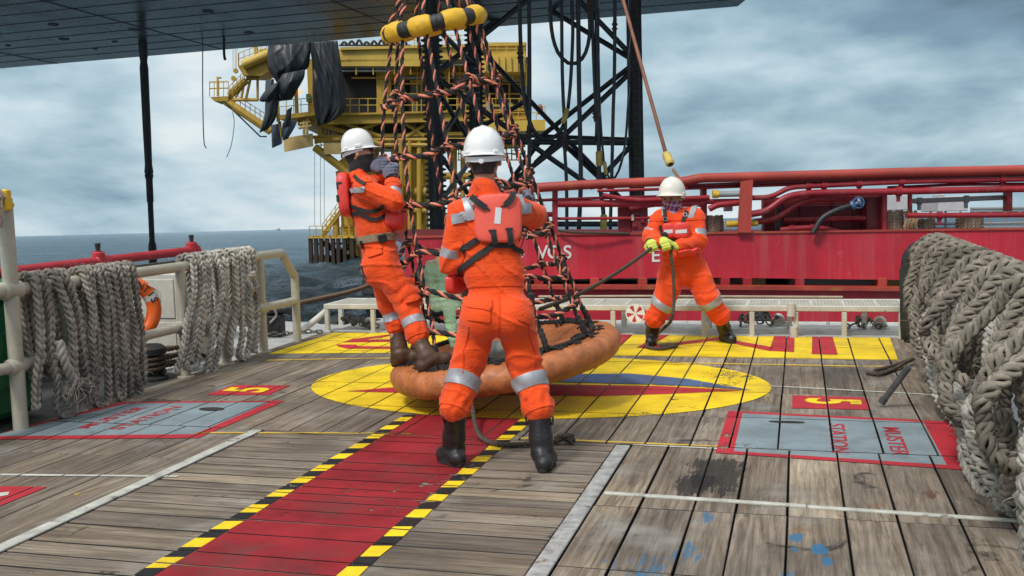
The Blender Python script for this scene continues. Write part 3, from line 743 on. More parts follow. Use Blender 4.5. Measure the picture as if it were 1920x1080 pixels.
drape('mooring_rope', 'dirty grey plaited rope nearest the tall post, ending in a frayed fuzzy tuft', XRAIL, 1, ZT, [lrun(52, 74, 770), lrun(68, 120, 772), lrun(92, 150, 740), lrun(112, 178, 752)], .078, .09, R_GREY, seed=1, group=GR, fuzz=250, tail=fray, loose=.035, sub=1)
drape('mooring_rope', 'wide hank of grey plaited rope hanging in many loops just left of the orange lifebuoy', XRAIL, 1, ZT, runs_px(146, 238, 176, 282, 748, 732, 8, 14), .072, .085, R_GREY, seed=2, group=GR, fuzz=250, loose=.03, sub=1)
drape('mooring_rope', 'pale plaited rope hung in loops just right of the lifebuoy', XRAIL, 1, ZT, runs_px(352, 414, 340, 408, 692, 690, 5, 12), .078, .085, R_LPALE, seed=3, group=GR, fuzz=250, loose=.04, sub=1)
def knot(mb):
    c = PX(472, 530, XRAIL + .12); pts = [c + .07 * np.array([.35 * math.cos(3 * a), math.sin(a) * .9, math.cos(a) * 1.2]) for a in np.linspace(0, 6.2, 12)]
    twist_rope(mb, pts, .03, 3, .14, (0, 1), 6)
drape('mooring_rope', 'pale plaited rope farthest along the left rail, with a knotted loop at its side', XRAIL, 1, ZT, runs_px(432, 466, 440, 486, 668, 656, 4, 8), .078, .085, R_LPALE, seed=4, group=GR, fuzz=250, tail=knot, loose=.03, sub=1)

# right side: rail buried under heavy hawsers
XRR = 1.20; ZRR = .79
rr = thing('ship_railing', 'pipe railing on the right edge of the deck, buried under thick coiled hawsers', 'railing', (XRR, 7, 0))
mb = MB(); mb.tube([(XRR, 2.5, ZRR), (XRR, 10.45, ZRR)], .043, 12); mb.build('top_rail', M_RAIL, rr, angle=40)
for y in (3.4, 5.2, 7.0, 8.8, 10.42):
    mb = MB(); mb.tube([(XRR, y, 0), (XRR, y, ZRR)], .043, 12); mb.build('post', M_RAIL, rr, angle=40)
mb = MB(); mb.tube([(XRR, 2.5, .5), (XRR, 10.42, .5)], .036, 12); mb.build('mid_rail', M_RAIL, rr, angle=40)
def rrun(yt, pb, pby, x):
    b_ = PX(pb, pby, x); return (yt, b_[1], b_[2])
GRR = 'hawsers heaped on the right railing'
rgr = random.Random(21); TP = lambda y: float(np.interp(y, [4.5, 8.0, 10.2], [1.15, .95, .50]))
bk = [(10.0 - .30 * i, 10.0 - .30 * i + rgr.uniform(-.1, .1), .10 + .1 * rgr.random()) for i in range(22)]
drape('mooring_rope', 'grey hawser hanging innermost against the right rail behind the other coils', XRR, -1, ZRR - .06, bk, .115, .06, R_BIG, seed=10, group=GRR, loose=.05, sway=.1)
far = [rrun(10.0 - .24 * i, 1710 + 9.5 * i, 640 + 15 * i, 1.04) for i in range(6)]
drape('mooring_rope', 'thinner plaited rope at the far end of the right rail, beside the black cover', XRR, -1, ZRR, far, .075, .10, R_PALE, seed=11, group=GRR, loose=.05, sway=.08, fuzz=150)
low = [rrun(8.9 - .42 * i, 1756 + 27 * i, 742 + 40 * i + (0, 22, -14, 16, -10, 20, -6)[i], .97) for i in range(7)]
low += [(5.7, 5.35, .02), (5.3, 4.9, .08), (4.9, 4.5, .02), (4.5, 4.1, .06), (4.0, 3.6, .04)]
drape('mooring_rope', 'thick pale hawser hanging lowest on the right rail, its loops reaching the deck', XRR, -1, ZRR - .10, low, .108, .16, R_PALE, seed=12, group=GRR, loose=.06, bulge=.05, sway=.14, layer=.15, fuzz=500, taper=TP, cap=.05)
upr = [(10.0, 9.9, 0.25), (9.75, 9.6, 0.29), (9.45, 9.35, 0.35), (9.05, 8.9, 0.23), (8.7, 8.6, 0.31), (8.3, 8.15, 0.21), (7.9, 7.8, 0.33), (7.5, 7.35, 0.23), (7.1, 7.0, 0.35), (6.7, 6.55, 0.25), (6.3, 6.2, 0.37), (5.9, 5.75, 0.25), (5.5, 5.4, 0.33), (5.1, 4.95, 0.25), (4.7, 4.6, 0.33)]
drape('mooring_rope', 'brownish thick hawser coiled over the top of the right rail in fat rounded loops', XRR, -1, ZRR + .03, upr, .112, .24, R_BIG, seed=13, group=GRR, loose=.06, bulge=.03, sway=.10, layer=.13, fuzz=700, taper=TP, cap=.13)

# black cover on the end of the right rail
def cover():
    G = []
    for i, a in enumerate(np.linspace(-.5, math.pi + .3, 26)):
        row = []
        for j, y in enumerate(np.linspace(10.02, 10.62, 18)):
            r = (.12 + .10 * min(1, (y - 10.02) / .25)) + .016 * math.sin(j * 1.3 + i * .7) + .02 * math.sin(j * .6 + i * .3)
            x = XRR + .01 - (r + .03) * math.cos(a); z = ZRR - .06 + (r + .02) * math.sin(a) + .010 * math.sin(i * 1.9 + j)
            if a < 0: z -= -a * 1.5 * (.7 + .3 * math.sin(j * .9)); x += .03 * math.sin(j * 1.1)
            if a > math.pi: z -= (a - math.pi) * 1.2
            row.append((x, y, z))
        G.append(row)
    mb = MB(); mb.grid(np.array(G), 0, .012)
    cx, cz = XRR + .01, ZRR - .06
    mb.add([(cx - .26 * math.cos(a), 10.64 + .02 * math.sin(5 * a), cz + .25 * math.sin(a)) for a in np.linspace(0, math.pi, 14)] + [(cx + .27, 10.64, .42), (cx - .27, 10.64, .3)], [tuple(range(16))])
    return mb
tag(cover().build('rail_cover', pmat('cover_cloth', (.022, .026, .026), .75, .3, 12, bump=.5), None, smooth=True), 'black canvas cover pulled over the far end of the right rail', 'cover')
# loose bar and rope end on the deck
a_ = PZ(1653, 763); b_ = PX(1704, 688, a_[0] + .16)
mb = MB(); mb.tube(spline([a_ + [0, 0, .03], b_], 4), .022, 12); mb.tube([a_ + [0, 0, .03], a_ + [0, 0, .03] + (b_ - a_) * .1], .027, 12)
tag(mb.build('steel_bar', pmat('bar_steel', (.13, .14, .15), .4, .3, 20, .6), None, angle=40), 'dull steel bar leaning from the deck into the hawsers on the right', 'bar')
mb = MB(); twist_rope(mb, [PZ(1625, 703) + [0, 0, .02], PZ(1650, 706) + [0, 0, .02], PZ(1676, 697) + [0, 0, .02], PZ(1696, 690) + [0, 0, .04], PZ(1712, 684) + [0, 0, .05]], .018, 3, .1, (0,), 5)
twist_rope(mb, [PZ(1640, 699) + [0, 0, .02], PZ(1665, 693) + [0, 0, .02], PZ(1700, 688) + [0, 0, .05]], .016, 3, .1, (0,), 5)
M_TAR = pmat('tarred_rope', (.075, .058, .042), .9, .35, 40, bump=.6, bscale=150)
tag(mb.build('rope_end', M_TAR, None, smooth=True), 'dark rope end lying on the planks by the steel bar', 'rope')

# ------------------------------------------------------------------ stern grating bench
YBF = .5 * (PZ(614, 626)[1] + PZ(1492, 628)[1]); 
xb0, xb1 = PY(608, 576, YBF)[0], PY(1702, 576, YBF)[0]
ZB = PY(900, 571, YBF)[2]
YBB = YBF + .62
bt = thing('grating_bench', 'long low steel bench with a grating top across the stern', 'bench', ((xb0 + xb1) / 2, YBF, 0))
mb = MB(); bw = .055
mb.box(((xb0 + xb1) / 2, YBF, ZB - bw / 2), (xb1 - xb0, .05, bw), bev=.006); mb.box(((xb0 + xb1) / 2, YBB, ZB - bw / 2), (xb1 - xb0, .05, bw), bev=.006)
for x in (xb0 + .03, xb1 - .03): mb.box((x, (YBF + YBB) / 2, ZB - bw / 2), (.05, YBB - YBF - .054, bw), bev=.006)
mb.build('frame', M_BENCH, bt)
mb = MB()
for x in np.arange(xb0 + .1, xb1 - .05, .033): mb.box((x, (YBF + YBB) / 2, ZB - .018), (.007, YBB - YBF - .06, .03))
for y in np.arange(YBF + .06, YBB - .03, .05): mb.box(((xb0 + xb1) / 2, y, ZB - .012), (xb1 - xb0 - .11, .008, .022))
for x in np.arange(xb0 + .3, xb1, .31): mb.box((x, (YBF + YBB) / 2, ZB - .012), (.03, YBB - YBF - .06, .026))
mb.build('grating', M_BENCH, bt)
for px in (614, 700, 790, 880, 960, 1050, 1150, 1320, 1410, 1492, 1583, 1690):
    x = PY(px, 600, YBF)[0]; mb = MB(); mb.box((x, YBF, (ZB - bw) / 2 - .002), (.05, .05, ZB - bw - .006), bev=.006); mb.box((x, YBF, .007), (.09, .09, .012)); mb.build('leg', M_BENCH, bt)
for px in (640, 740, 850, 1000, 1170, 1330, 1480, 1620):
    x = PY(px, 600, YBB)[0]; mb = MB(); mb.box((x, YBB, (ZB - bw) / 2 - .06), (.055, .05, ZB - bw + .1), bev=.006); mb.build('leg', M_BENCH, bt)
mb = MB(); mb.tube([PY(607, 583, YBF) + [0, .1, 0], PZ(566, 626) + [0, 0, .03]], .036, 12); mb.build('brace', M_BENCH, bt, angle=40)
for px in (1323, 1488):
    x = PY(px, 600, YBF - .04)[0]; mb = MB(); mb.tube([(x, YBF - .05, .0), (x, YBF - .05, .14 if px < 1400 else .11)], .04, 10); mb.build('socket', M_BENCH, bt, angle=40)
x = PY(1484, 575, YBF)[0]; mb = MB(); mb.tube([(x, YBF - .035, ZB - .1), (x, YBF - .035, ZB + .03)], .042, 12); mb.build('socket', M_BENCH, bt, angle=40)
mb = MB(); yy = YBB + .02
mb.tube([PY(1010, 556, yy), PY(1200, 555, yy), PY(1580, 557, yy)], .012, 8); tag(mb.build('pipe_conduit', pmat('conduit', (.36, .30, .20), .6), None, angle=40), 'thin tan conduit running along the back of the grating bench', 'pipe')

# white disc with red wedges
c = PY(1191, 588, YBF - .04); sg = thing('marker_sign', 'round white sign with red wedges under the grating bench', 'sign', c)
u = np.array([1., 0, 0]); v = np.array([0, .05, 1.]); R = .1
mb = MB(); mb.lathe(c, (0, -1, .05), [(.001, -.004), (R, -.004), (R, .004), (.001, .004)], 32); mb.build('disc', pmat('sign_white', (.74, .72, .67), .5, .06), sg, angle=30)
mb = MB()
for k in range(5):
    a0 = k * 2 * np.pi / 5 + .5
    mb.add([c + [0, -.0065, 0] + q_ * (math.cos(a) * u + math.sin(a) * v) for q_, a in ((.012, a0 + .3), (R * .85, a0 + .02), (R * .9, a0 + .3), (R * .85, a0 + .58))], [(0, 1, 2, 3)])
mb.build('wedge', pmat('sign_red', (.42, .03, .05), .5), sg)

# chains, pad eyes
M_CHAIN = pmat('chain_steel', (.12, .11, .10), .55, .35, 25, .6, bump=.3, wear=(.16, .07, .03), wear_amt=.58, wscale=20)
def chain(path, R=.03, r=.009, mb=None):
    mb = mb or MB(); L = plen(path); n = max(2, int(L / (R * 2.4))); Q = spline(path, n + 1)
    for i in range(n):
        a, b_ = Q[i], Q[i + 1]; d = nrm(b_ - a); c = (a + b_) / 2
        s = nrm(np.cross(d, [0, 0, 1.])); u = s if i % 2 else nrm(np.cross(s, d)); u = nrm(u + .3 * s)
        pts = []
        for k in range(12):
            t_ = k / 12 * 2 * np.pi; pts.append(c + d * (R * 1.0 * np.sign(math.cos(t_)) * min(1, abs(math.cos(t_)) * 1.6) * 1.25) + u * R * .8 * math.sin(t_))
        pts.append(pts[0]); mb.tube(np.array(pts), r, 5)
    return mb
def heap(px, py, w, h, n, seed):
    rg = random.Random(seed); c = PZ(px, py); P = []
    for i in range(n): P.append(c + np.array([(i / n - .5) * w + rg.uniform(-.05, .05), rg.uniform(-.12, .12), .02 + rg.random() * h]))
    return P
for (px, py, w_, h_, n_, lab) in ((664, 617, .42, .16, 9, 'heap of rusty chain under the left end of the grating bench'), (1402, 612, .16, .12, 6, 'short chain just right of the worker hauling the rope'), (1443, 612, .22, .12, 7, 'chain lying on the stern midway along the right half of the bench'), (1622, 618, .36, .13, 10, 'chain heap at the stern nearest the black rail cover'), (700, 618, .2, .08, 6, 'chain end beside the stern pad eye on the left')):
    tag(chain(heap(px, py, w_, h_, n_, int(px))).build('chain', M_CHAIN, None, smooth=True), lab, 'chain', 'chains lying on the stern')
for px, py, lab in ((693, 617, 'pale steel pad eye welded to the stern behind the leaning worker'), (1460, 611, 'pale steel pad eye at the stern beside the middle chain'), (1650, 617, 'pale steel pad eye at the stern by the chain heap')):
    c = PZ(px, py); mb = MB(); mb.torus(c + [0, 0, .07], (.3, 1, 0), .045, .022, 20, 8); mb.box(c + [0, 0, .012], (.2, .07, .024), bev=.005)
    mb.prism([c + q_ for q_ in ([-.09, -.015, .02], [.09, -.015, .02], [.05, -.015, .075], [-.05, -.015, .075])], (0, .03, 0))
    tag(mb.build('pad_eye', M_BENCH, None, angle=40), lab, 'pad eye', 'pad eyes along the stern')

# ------------------------------------------------------------------ left side outboard of the rail
M_RED = pmat('red_pipe_paint', (.42, .025, .035), .4, .2, 8, bump=.2, wear=(.25, .16, .12), wear_amt=.68)
xo = -6.35
a_, b_ = PX(-120, 526, xo), PX(366, 469, xo)
rp = thing('red_pipe', 'red fire main pipe with stub valves outboard of the left railing', 'pipe', tuple(a_))
mb = MB(); mb.tube([a_, b_], .045, 14); mb.lathe(PX(190, 491, xo), b_ - a_, [(.045, -.1), (.06, -.09), (.06, .09), (.045, .1)], 14); mb.lathe(b_, b_ - a_, [(.045, -.06), (.065, -.05), (.065, .02), (.02, .04)], 14); mb.build('pipe', M_RED, rp, angle=40)
for px, py in ((185, 490), (360, 470)):
    c = PX(px, py, xo); mb = MB(); mb.tube([c + [0, 0, -.55], c + [0, 0, .10]], .035, 12); mb.lathe(c, (0, 0, 1), [(.05, -.09), (.06, -.08), (.06, .08), (.05, .09)], 14); mb.build('stub', M_RED, rp, angle=40)
    mb = MB(); mb.cyl(c + [0, 0, .10], c + [0, 0, .17], .02, .028, 10); mb.build('cap', M_DARK, rp, angle=40)
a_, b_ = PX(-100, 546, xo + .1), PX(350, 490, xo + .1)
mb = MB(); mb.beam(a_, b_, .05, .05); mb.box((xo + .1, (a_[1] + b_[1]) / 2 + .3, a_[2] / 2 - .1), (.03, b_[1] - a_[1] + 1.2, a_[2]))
tag(mb.build('bulwark', pmat('bulwark_paint', (.07, .08, .075), .5, .2, 5, wear=(.2, .1, .06), wear_amt=.66), None), 'low grey bulwark with a red top bar outboard of the left railing', 'bulwark')  # bulwark colour darkened to paint in the shadow on its inboard side
# pale locker behind the rail
lk = thing('steel_locker', 'pale grey steel locker behind the lifebuoy', 'locker', (-5.78, rail_y(310), 0))
c = PX(322, 570, -5.75); mb = MB(); mb.box((c[0], c[1], .42), (.5, .5, .86), bev=.01); mb.build('body', M_BENCH, lk)
mb = MB(); mb.box((c[0], c[1] - .256, .62), (.40, .012, .36), bev=.004); mb.box((c[0], c[1] - .256, .22), (.40, .012, .36), bev=.004); mb.build('door', M_BENCH, lk)
mb = MB(); mb.box((c[0] + .256, c[1], .62), (.012, .40, .36), bev=.004); mb.box((c[0] + .256, c[1], .2), (.012, .40, .36), bev=.004); mb.build('side_panel', M_BENCH, lk)
# lifebuoy
c = PX(236, 582, -5.52); ax = nrm([.75, -.66, .05])
lb = thing('lifebuoy', 'orange lifebuoy with grey bands hanging behind the left railing', 'lifebuoy', c)
uu = nrm(np.cross([0, 0, 1.], ax)); vv = np.cross(ax, uu)
mb = MB(); mb.torus(c, ax, .235, .062, 48, 14, u0=uu); mb.build('ring', pmat('buoy_orange', (.78, .13, .015), .45, .15, 8, wear=(.3, .1, .05), wear_amt=.7), lb, smooth=True)
for k in range(4):
    a = k * np.pi / 2 + .45; mb = MB(); mb.torus(c, ax, .235, .0645, 6, 14, 0, a - .14, a + .14, uu); mb.build('band', pmat('buoy_band', (.50, .50, .47), .4), lb, smooth=True)
mb = MB(); pts = []
for k in range(49):
    a = k / 48 * 2 * np.pi; r_ = .315 - .05 * abs(math.sin(2 * (a - .45))); pts.append(c + r_ * (math.cos(a) * uu + math.sin(a) * vv) + ax * .03)
mb.tube(np.array(pts), .008, 6); mb.tube(spline([c + .30 * vv, c + ax * .06 + .05 * vv + .08 * uu, c - .12 * vv + .05 * uu + ax * .05, c + .02 * vv - .03 * uu, c + .3 * vv - .02 * uu], 30), .008, 6); mb.build('grab_line', pmat('line_white', (.55, .55, .5), .8), lb, smooth=True)
mb = MB()
def arc_text(txt, a0, step, size):
    for i, ch_ in enumerate(txt):
        a = a0 - i * step; rd = math.cos(a) * uu + math.sin(a) * vv; tg_ = math.sin(a) * uu - math.cos(a) * vv
        for tr in text_polys(ch_, size, size, tuple(c + rd * .235 + ax * .0655), tuple(tg_), tuple(rd), .02):
            mb.add(tr, [(0, 1, 2)])
arc_text('ATLANTIS', 2.0, .24, .085)
mb.build('lettering', pmat('letter_black', (.015, .015, .015), .6), lb)
# the bracket it hangs on
mb = MB(); mb.beam(c + vv * .3 - ax * .07, (c[0] - .03, c[1] + .03, 0) , .035, .035); mb.beam(c + vv * .3 - ax * .07, c + vv * .3 + ax * .05, .03, .02)
tag(mb.build('buoy_bracket', M_BENCH, None), 'pale steel bracket holding the orange lifebuoy', 'bracket')
# green bin
bn = thing('waste_bin', 'dark green plastic waste bin behind the tall cream post', 'bin', (-5.72, yn + .35, 0))
M_GREEN = pmat('bin_green', (.012, .15, .06), .4, .25, 8)
M_GRN_LID = pmat('bin_lid_green', (.014, .18, .07), .4, .25, 8)
mb = MB(); mb.box((-5.62, yn + .02, .46), (.62, .95, .84), bev=.05); mb.box((-5.305, yn + .02, .45), (.02, .5, .4), bev=.008); mb.build('body', M_GREEN, bn)
mb = MB(); mb.box((-5.62, yn + .02, .91), (.72, 1.05, .07), bev=.02); mb.box((-5.66, yn + .02, .97), (.5, .8, .05), bev=.02); mb.build('lid', M_GRN_LID, bn)
# black bitt with rope turns
c = PX(284, 706, -5.36); c[2] = 0
bo = thing('mooring_bitt', 'black rounded mooring bitt under the lifebuoy', 'bollard', c)
mb = MB(); mb.lathe(c, (0, 0, 1), [(.14, -.01), (.14, .02), (.085, .04), (.085, .2), (.13, .22), (.135, .27), (.1, .3), (.001, .31)], 22); mb.build('post', M_RUBBER, bo, angle=50)
mb = MB(); pth = []
for i in range(60):
    a = i / 60 * 2 * np.pi * 3; pth.append(c + np.array([.11 * math.cos(a), .11 * math.sin(a), .06 + i / 60 * .13]))
pth += [c + np.array([.2, .3, .2]), c + np.array([.12, .6, .12]), c + np.array([.1, .8, .03])]
twist_rope(mb, pth, .02, 3, .09, (0,), 5); tag(mb.build('bitt_rope', M_TAR, None, smooth=True), 'dark rope turned round the black mooring bitt', 'rope')
mb = MB(); q_ = []
for i in range(70):
    a = i / 70 * 2 * np.pi * 3.3; r_ = .16 + .02 * math.sin(i); q_.append(PX(322, 695, -5.42) * [1, 1, 0] + np.array([r_ * math.cos(a) * .8, r_ * math.sin(a) * 1.5, .03 + i / 70 * .22]))
twist_rope(mb, q_, .022, 3, .1, (0,), 5); tag(mb.build('coiled_rope', rope_mats('rope_brown', (.24, .18, .13), (.2, .15, .11))[0], None, smooth=True), 'brown coiled rope on deck between lifebuoy and pale ropes', 'rope')
# towing pin beyond the end of the rail
c = PX(519, 632, -5.55); c[2] = 0
tp = thing('roller_pin', 'black steel roller stand beyond the end of the left railing', 'roller', c)
mb = MB(); mb.box(c + [0, 0, .11], (.16, .14, .24), bev=.012); mb.build('stand', M_DARK, tp)
mb = MB(); mb.tube([c + [-.35, -.1, .26], c + [.22, .1, .3]], .055, 14); mb.lathe(c + [.14, .07, .295], (.57, .2, .04), [(.055, -.03), (.075, -.02), (.075, .02), (.055, .03)], 14); mb.build('roller', M_DARK, tp, angle=40)
mb = MB(); twist_rope(mb, [c + [-.1, -.1, .3], c + [.02, -.11, .33], c + [.05, -.08, .24], c + [-.02, -.1, .16]], .014, 3, .05, (0,), 5); mb.build('lashing', R_PALE[0], tp, smooth=True)
chain([c + [-.35, -.1, .03], c + [-.1, -.15, .05], c + [.12, -.1, .04], c + [.3, .05, .05], c + [.5, .1, .04]], .025, .008, m2 := MB()); tag(m2.build('chain', M_CHAIN, None, smooth=True), 'chain at the foot of the black roller stand', 'chain', 'chains lying on the stern')
# ------------------------------------------------------------------ jack-up rig: hull overhead, leg, riser, hoses
HZ = 18.2
def seaM(px, py, z):
    r = ray(px, py); p = CAM + r * ((z - SEA_H) / (r @ SN)); return p
hA, hB = SH(-1100, 221, HZ), SH(1383, 12, HZ)
def loc(p): q = p - SO; return np.array([q @ SR, q @ SF, q @ SN])
lA, lB = loc(hA), loc(hB)
lC = np.array([lB[0] + 1.5, 30.0, HZ]); lD = np.array([lA[0], 30.0, HZ])
def hull_material():
    m, t, b = newmat('hull_bottom_paint')
    tc = t.n('ShaderNodeTexCoord').outputs['Object']
    n = t.noise(tc, .12, 8, .62); n2 = t.noise(t.mapping(tc, (.25, .04, .2)), 1.0, 8, .65)
    c = t.ramp(t.math('ADD', t.math('MULTIPLY', n, .5), t.math('MULTIPLY', n2, .5)), [(.38, (.018, .023, .029)), (.48, (.060, .077, .092)), (.60, (.165, .20, .225))])
    t.lk(c, b.inputs['Base Color'])
    t.lk(t.ramp(n2, [(.35, .14), (.65, .34)]), b.inputs['Roughness'])
    t.lk(t.bump(t.noise(tc, .5, 6, .6), .15, .06), b.inputs['Normal'])
    return m
M_HULLB = hull_material()
M_SEAM = pmat('hull_seam', (.03, .036, .042), .5)
rig = thing('rig_hull', 'dark hull of the jack-up rig overhead, seen from below', 'rig hull', tuple(SW(0, 55, HZ)))
mb = MB(); mb.prism([SW(*q) for q in (lA, lB, lC, lD)], SN * 8); mb.build('hull', M_HULLB, rig)
mb = MB()
ex = nrm(np.r_[(lB - lA)[:2], 0]); ey = np.array([-ex[1], ex[0], 0])
for i in range(1, 14):
    off = -2.4 * i; a = lA + ey * off - ex * 5; b_ = lB + ey * off
    mb.beam(SW(*(a - [0, 0, .012])), SW(*(b_ - [0, 0, .012])), .035, .03, SN)
for i in range(8):
    a = lA + ex * (i * 15.6 + 4); b_ = a - ey * 34
    mb.beam(SW(*(a - [0, 0, .016])), SW(*(b_ - [0, 0, .016])), .05, .03, SN)
mb.build('seam', M_SEAM, rig)
for px, py in ((120, 74), (250, 56), (467, 62), (15, 86), (215, 79), (178, 92), (100, 47), (390, 22)):
    c = SH(px, py, HZ - .03); mb = MB(); r_ = .35 if py < 76 else .2; mb.tube([c + SN * .1, c - SN * .02], r_, 16); mb.build('drain_port', M_SEAM, rig)
M_RISER = pmat('riser_coating', (.028, .030, .034), .55, .3, 1, bump=.2)
pt_ = SH(268, 85, HZ); d_ = loc(pt_)
mb = MB(); prof = [(.14, -1.2), (.14, 1.), (.19, 1.5), (.19, 3.2), (.13, 3.6), (.13, 6.4), (.16, 6.6), (.16, 8.2), (.21, 8.5), (.18, 8.6), (.21, 8.75), (.17, 9.3), (.19, 12), (.20, 16.5), (.16, 17), (.2, 17.4), (.2, HZ)]
prof = [(r_ * 1.6, z_) for r_, z_ in prof]; mb = MB(); mb.lathe(SW(d_[0], d_[1], 0), SN, prof, 16)
tag(mb.build('riser_pipe', M_RISER, None, angle=30), 'single dark riser pipe dropping from the rig hull into the sea on the left', 'pipe')
def wire(pts, r, name, label, cat, mat, n=30, group=None):
    mb = MB(); mb.tube(spline(pts, n), r, 6); return tag(mb.build(name, mat, None, smooth=True), label, cat, group)
M_WIRE = pmat('grey_wire', (.16, .20, .23), .6)
dw = 78
wire([SH(380, 78, HZ), S(380, 160, dw), S(381, 230, dw), S(383, 270, dw), S(387, 278, dw)], .045, 'hanging_wire', 'long thin grey wire hanging from the rig hull right of the riser pipe', 'wire', M_WIRE)
wire([S(436, 208, 112), S(439, 232, 112), S(434, 270, 112), S(425, 295, 112)], .05, 'hanging_wire', 'short curved wire dangling below the platform walkway', 'wire', M_WIRE)
wire([SH(420, 74, HZ), S(420, 96, 79), S(421, 108, 79), S(423, 112, 79)], .11, 'hose_end', 'short black hose end sticking out under the rig hull', 'hose', M_DARK)

# leg
M_LEG = pmat('leg_steel', (.020, .022, .026), .5, .35, .8, bump=.2, wear=(.07, .035, .02), wear_amt=.62, wscale=.5)
M_LEGB = pmat('brace_steel', (.026, .030, .036), .5, .35, .6, bump=.2, wear=(.11, .11, .10), wear_amt=.60, wscale=.4)
lg = thing('jackup_leg', 'black lattice leg of the jack-up rig with toothed chords and cross braces', 'rig leg', tuple(SW(2, 68, 0)))  # a leg of the jack-up rig, built as a lattice
dA, dB, dC = 64.0, 74.0, 66.0
pA, pB, pC = Sl(816, 300, dA), Sl(895, 300, dB), Sl(1193, 300, dC)
ZTOP = HZ + 2
def chord(p, w_, teeth, tside):
    mb = MB()
    mb.tube([SW(p[0], p[1], -1), SW(p[0], p[1], ZTOP)], w_ * .5, 14)
    mb.beam(SW(p[0], p[1], -1), SW(p[0], p[1], ZTOP), w_ * .45, w_ * 1.25, SR)
    c = mb.build('chord', M_LEG, lg, angle=40)
    for sx in tside:
        mb = MB(); z = 1.0
        while z < HZ:
            a = p + np.array([sx * w_ * .5, -.1, 0])
            P = [SW(a[0], a[1], z), SW(a[0] + sx * .30, a[1], z + .10), SW(a[0] + sx * .30, a[1], z + .17), SW(a[0], a[1], z + .27)]
            mb.prism(P, SF * .2)
            z += .34
        mb.beam(SW(p[0] + sx * w_ * .5, p[1], .5), SW(p[0] + sx * w_ * .5, p[1], HZ), .06, .16, SF); mb.build('rack', M_LEG, c)
    return c
chord(pA, .72, True, (-1, 1)); cB = chord(pB, .78, True, (-1, 1))
cC = chord(pC, .74, False, ())
mb = MB()
z = .5
while z < HZ: mb.box(SW(pC[0] + .02, pC[1] - .38, z), (.34, .12, .20), np.array([SR, SF, SN]), bev=.03); z += .46
mb.box(SW(pC[0] + .02, pC[1] - .33, HZ / 2), (.40, .08, HZ), np.array([SR, SF, SN])); mb.build('rack_block', pmat('rack_rust', (.035, .03, .028), .6, .4, 1), cC)
# painted draught numbers on the second chord
M_MARK = pmat('draught_paint', (.45, .46, .45), .6)
for txt, px, py in (('25', 896, 146), ('20', 896, 203)):
    c = S(px, py, dB - .62); mb = MB()
    for tr in text_polys(txt, .55, .5, tuple(c), tuple(SR), tuple(SN), .02): mb.add(tr, [(0, 1, 2)])
    mb.build('draught_number', M_MARK, cB)
mb = MB()
for i in range(9):
    c = S(895, 128 + i * 11.4, dB - .62); mb.box(c, (.35, .01, .05), np.array([SR, SF, SN]))
mb.build('draught_mark', M_MARK, cB)
def face(p, q, px, py):
    """point of the vertical plane through p and q (sea plan) seen at this pixel"""
    r = ray(px, py); d = q - p; n = nrm(np.array([-d[1], d[0], 0])); nw = SR * n[0] + SF * n[1]
    P0 = SW(*p); return CAM + r * (((P0 - CAM) @ nw) / (r @ nw))
BR = [('AC', 828, 129, 990, -1), ('BC', 900, 91, 1150, 352), ('BC', 1183, 124, 995, 271), ('AC', 1186, 132, 1004, 306), ('BC', 1001, 0, 1178, 107), ('AC', 1083, -2, 1186, 106),
      ('BC', 905, 251, 1190, 262), ('AC', 822, 265, 1190, 268), ('AC', 1000, 274, 1112, 352), ('AB', 828, 182, 880, 262), ('AB', 885, 168, 826, 262), ('AB', 822, 60, 890, -20), ('AB', 824, 58, 890, 122), ('BC', 903, 58, 985, 0),
      ('AC', 824, 150, 1000, 274), ('BC', 902, 238, 985, 190), ('AB', 825, 290, 890, 380), ('AB', 890, 290, 825, 380), ('AC', 1055, 268, 860, 420), ('BC', 1010, 268, 905, 410), ('BC', 1185, 392, 1055, 268), ('AC', 822, 420, 1190, 420), ('AC', 1186, 270, 1110, 352)]
PP = {'A': pA, 'B': pB, 'C': pC}
for f, x0, y0, x1, y1 in BR:
    p, q = PP[f[0]], PP[f[1]]
    mb = MB(); mb.tube([face(p, q, x0, y0), face(p, q, x1, y1)], .17 if y0 != 251 else .14, 10); mb.build('brace', M_LEGB, lg, angle=40)

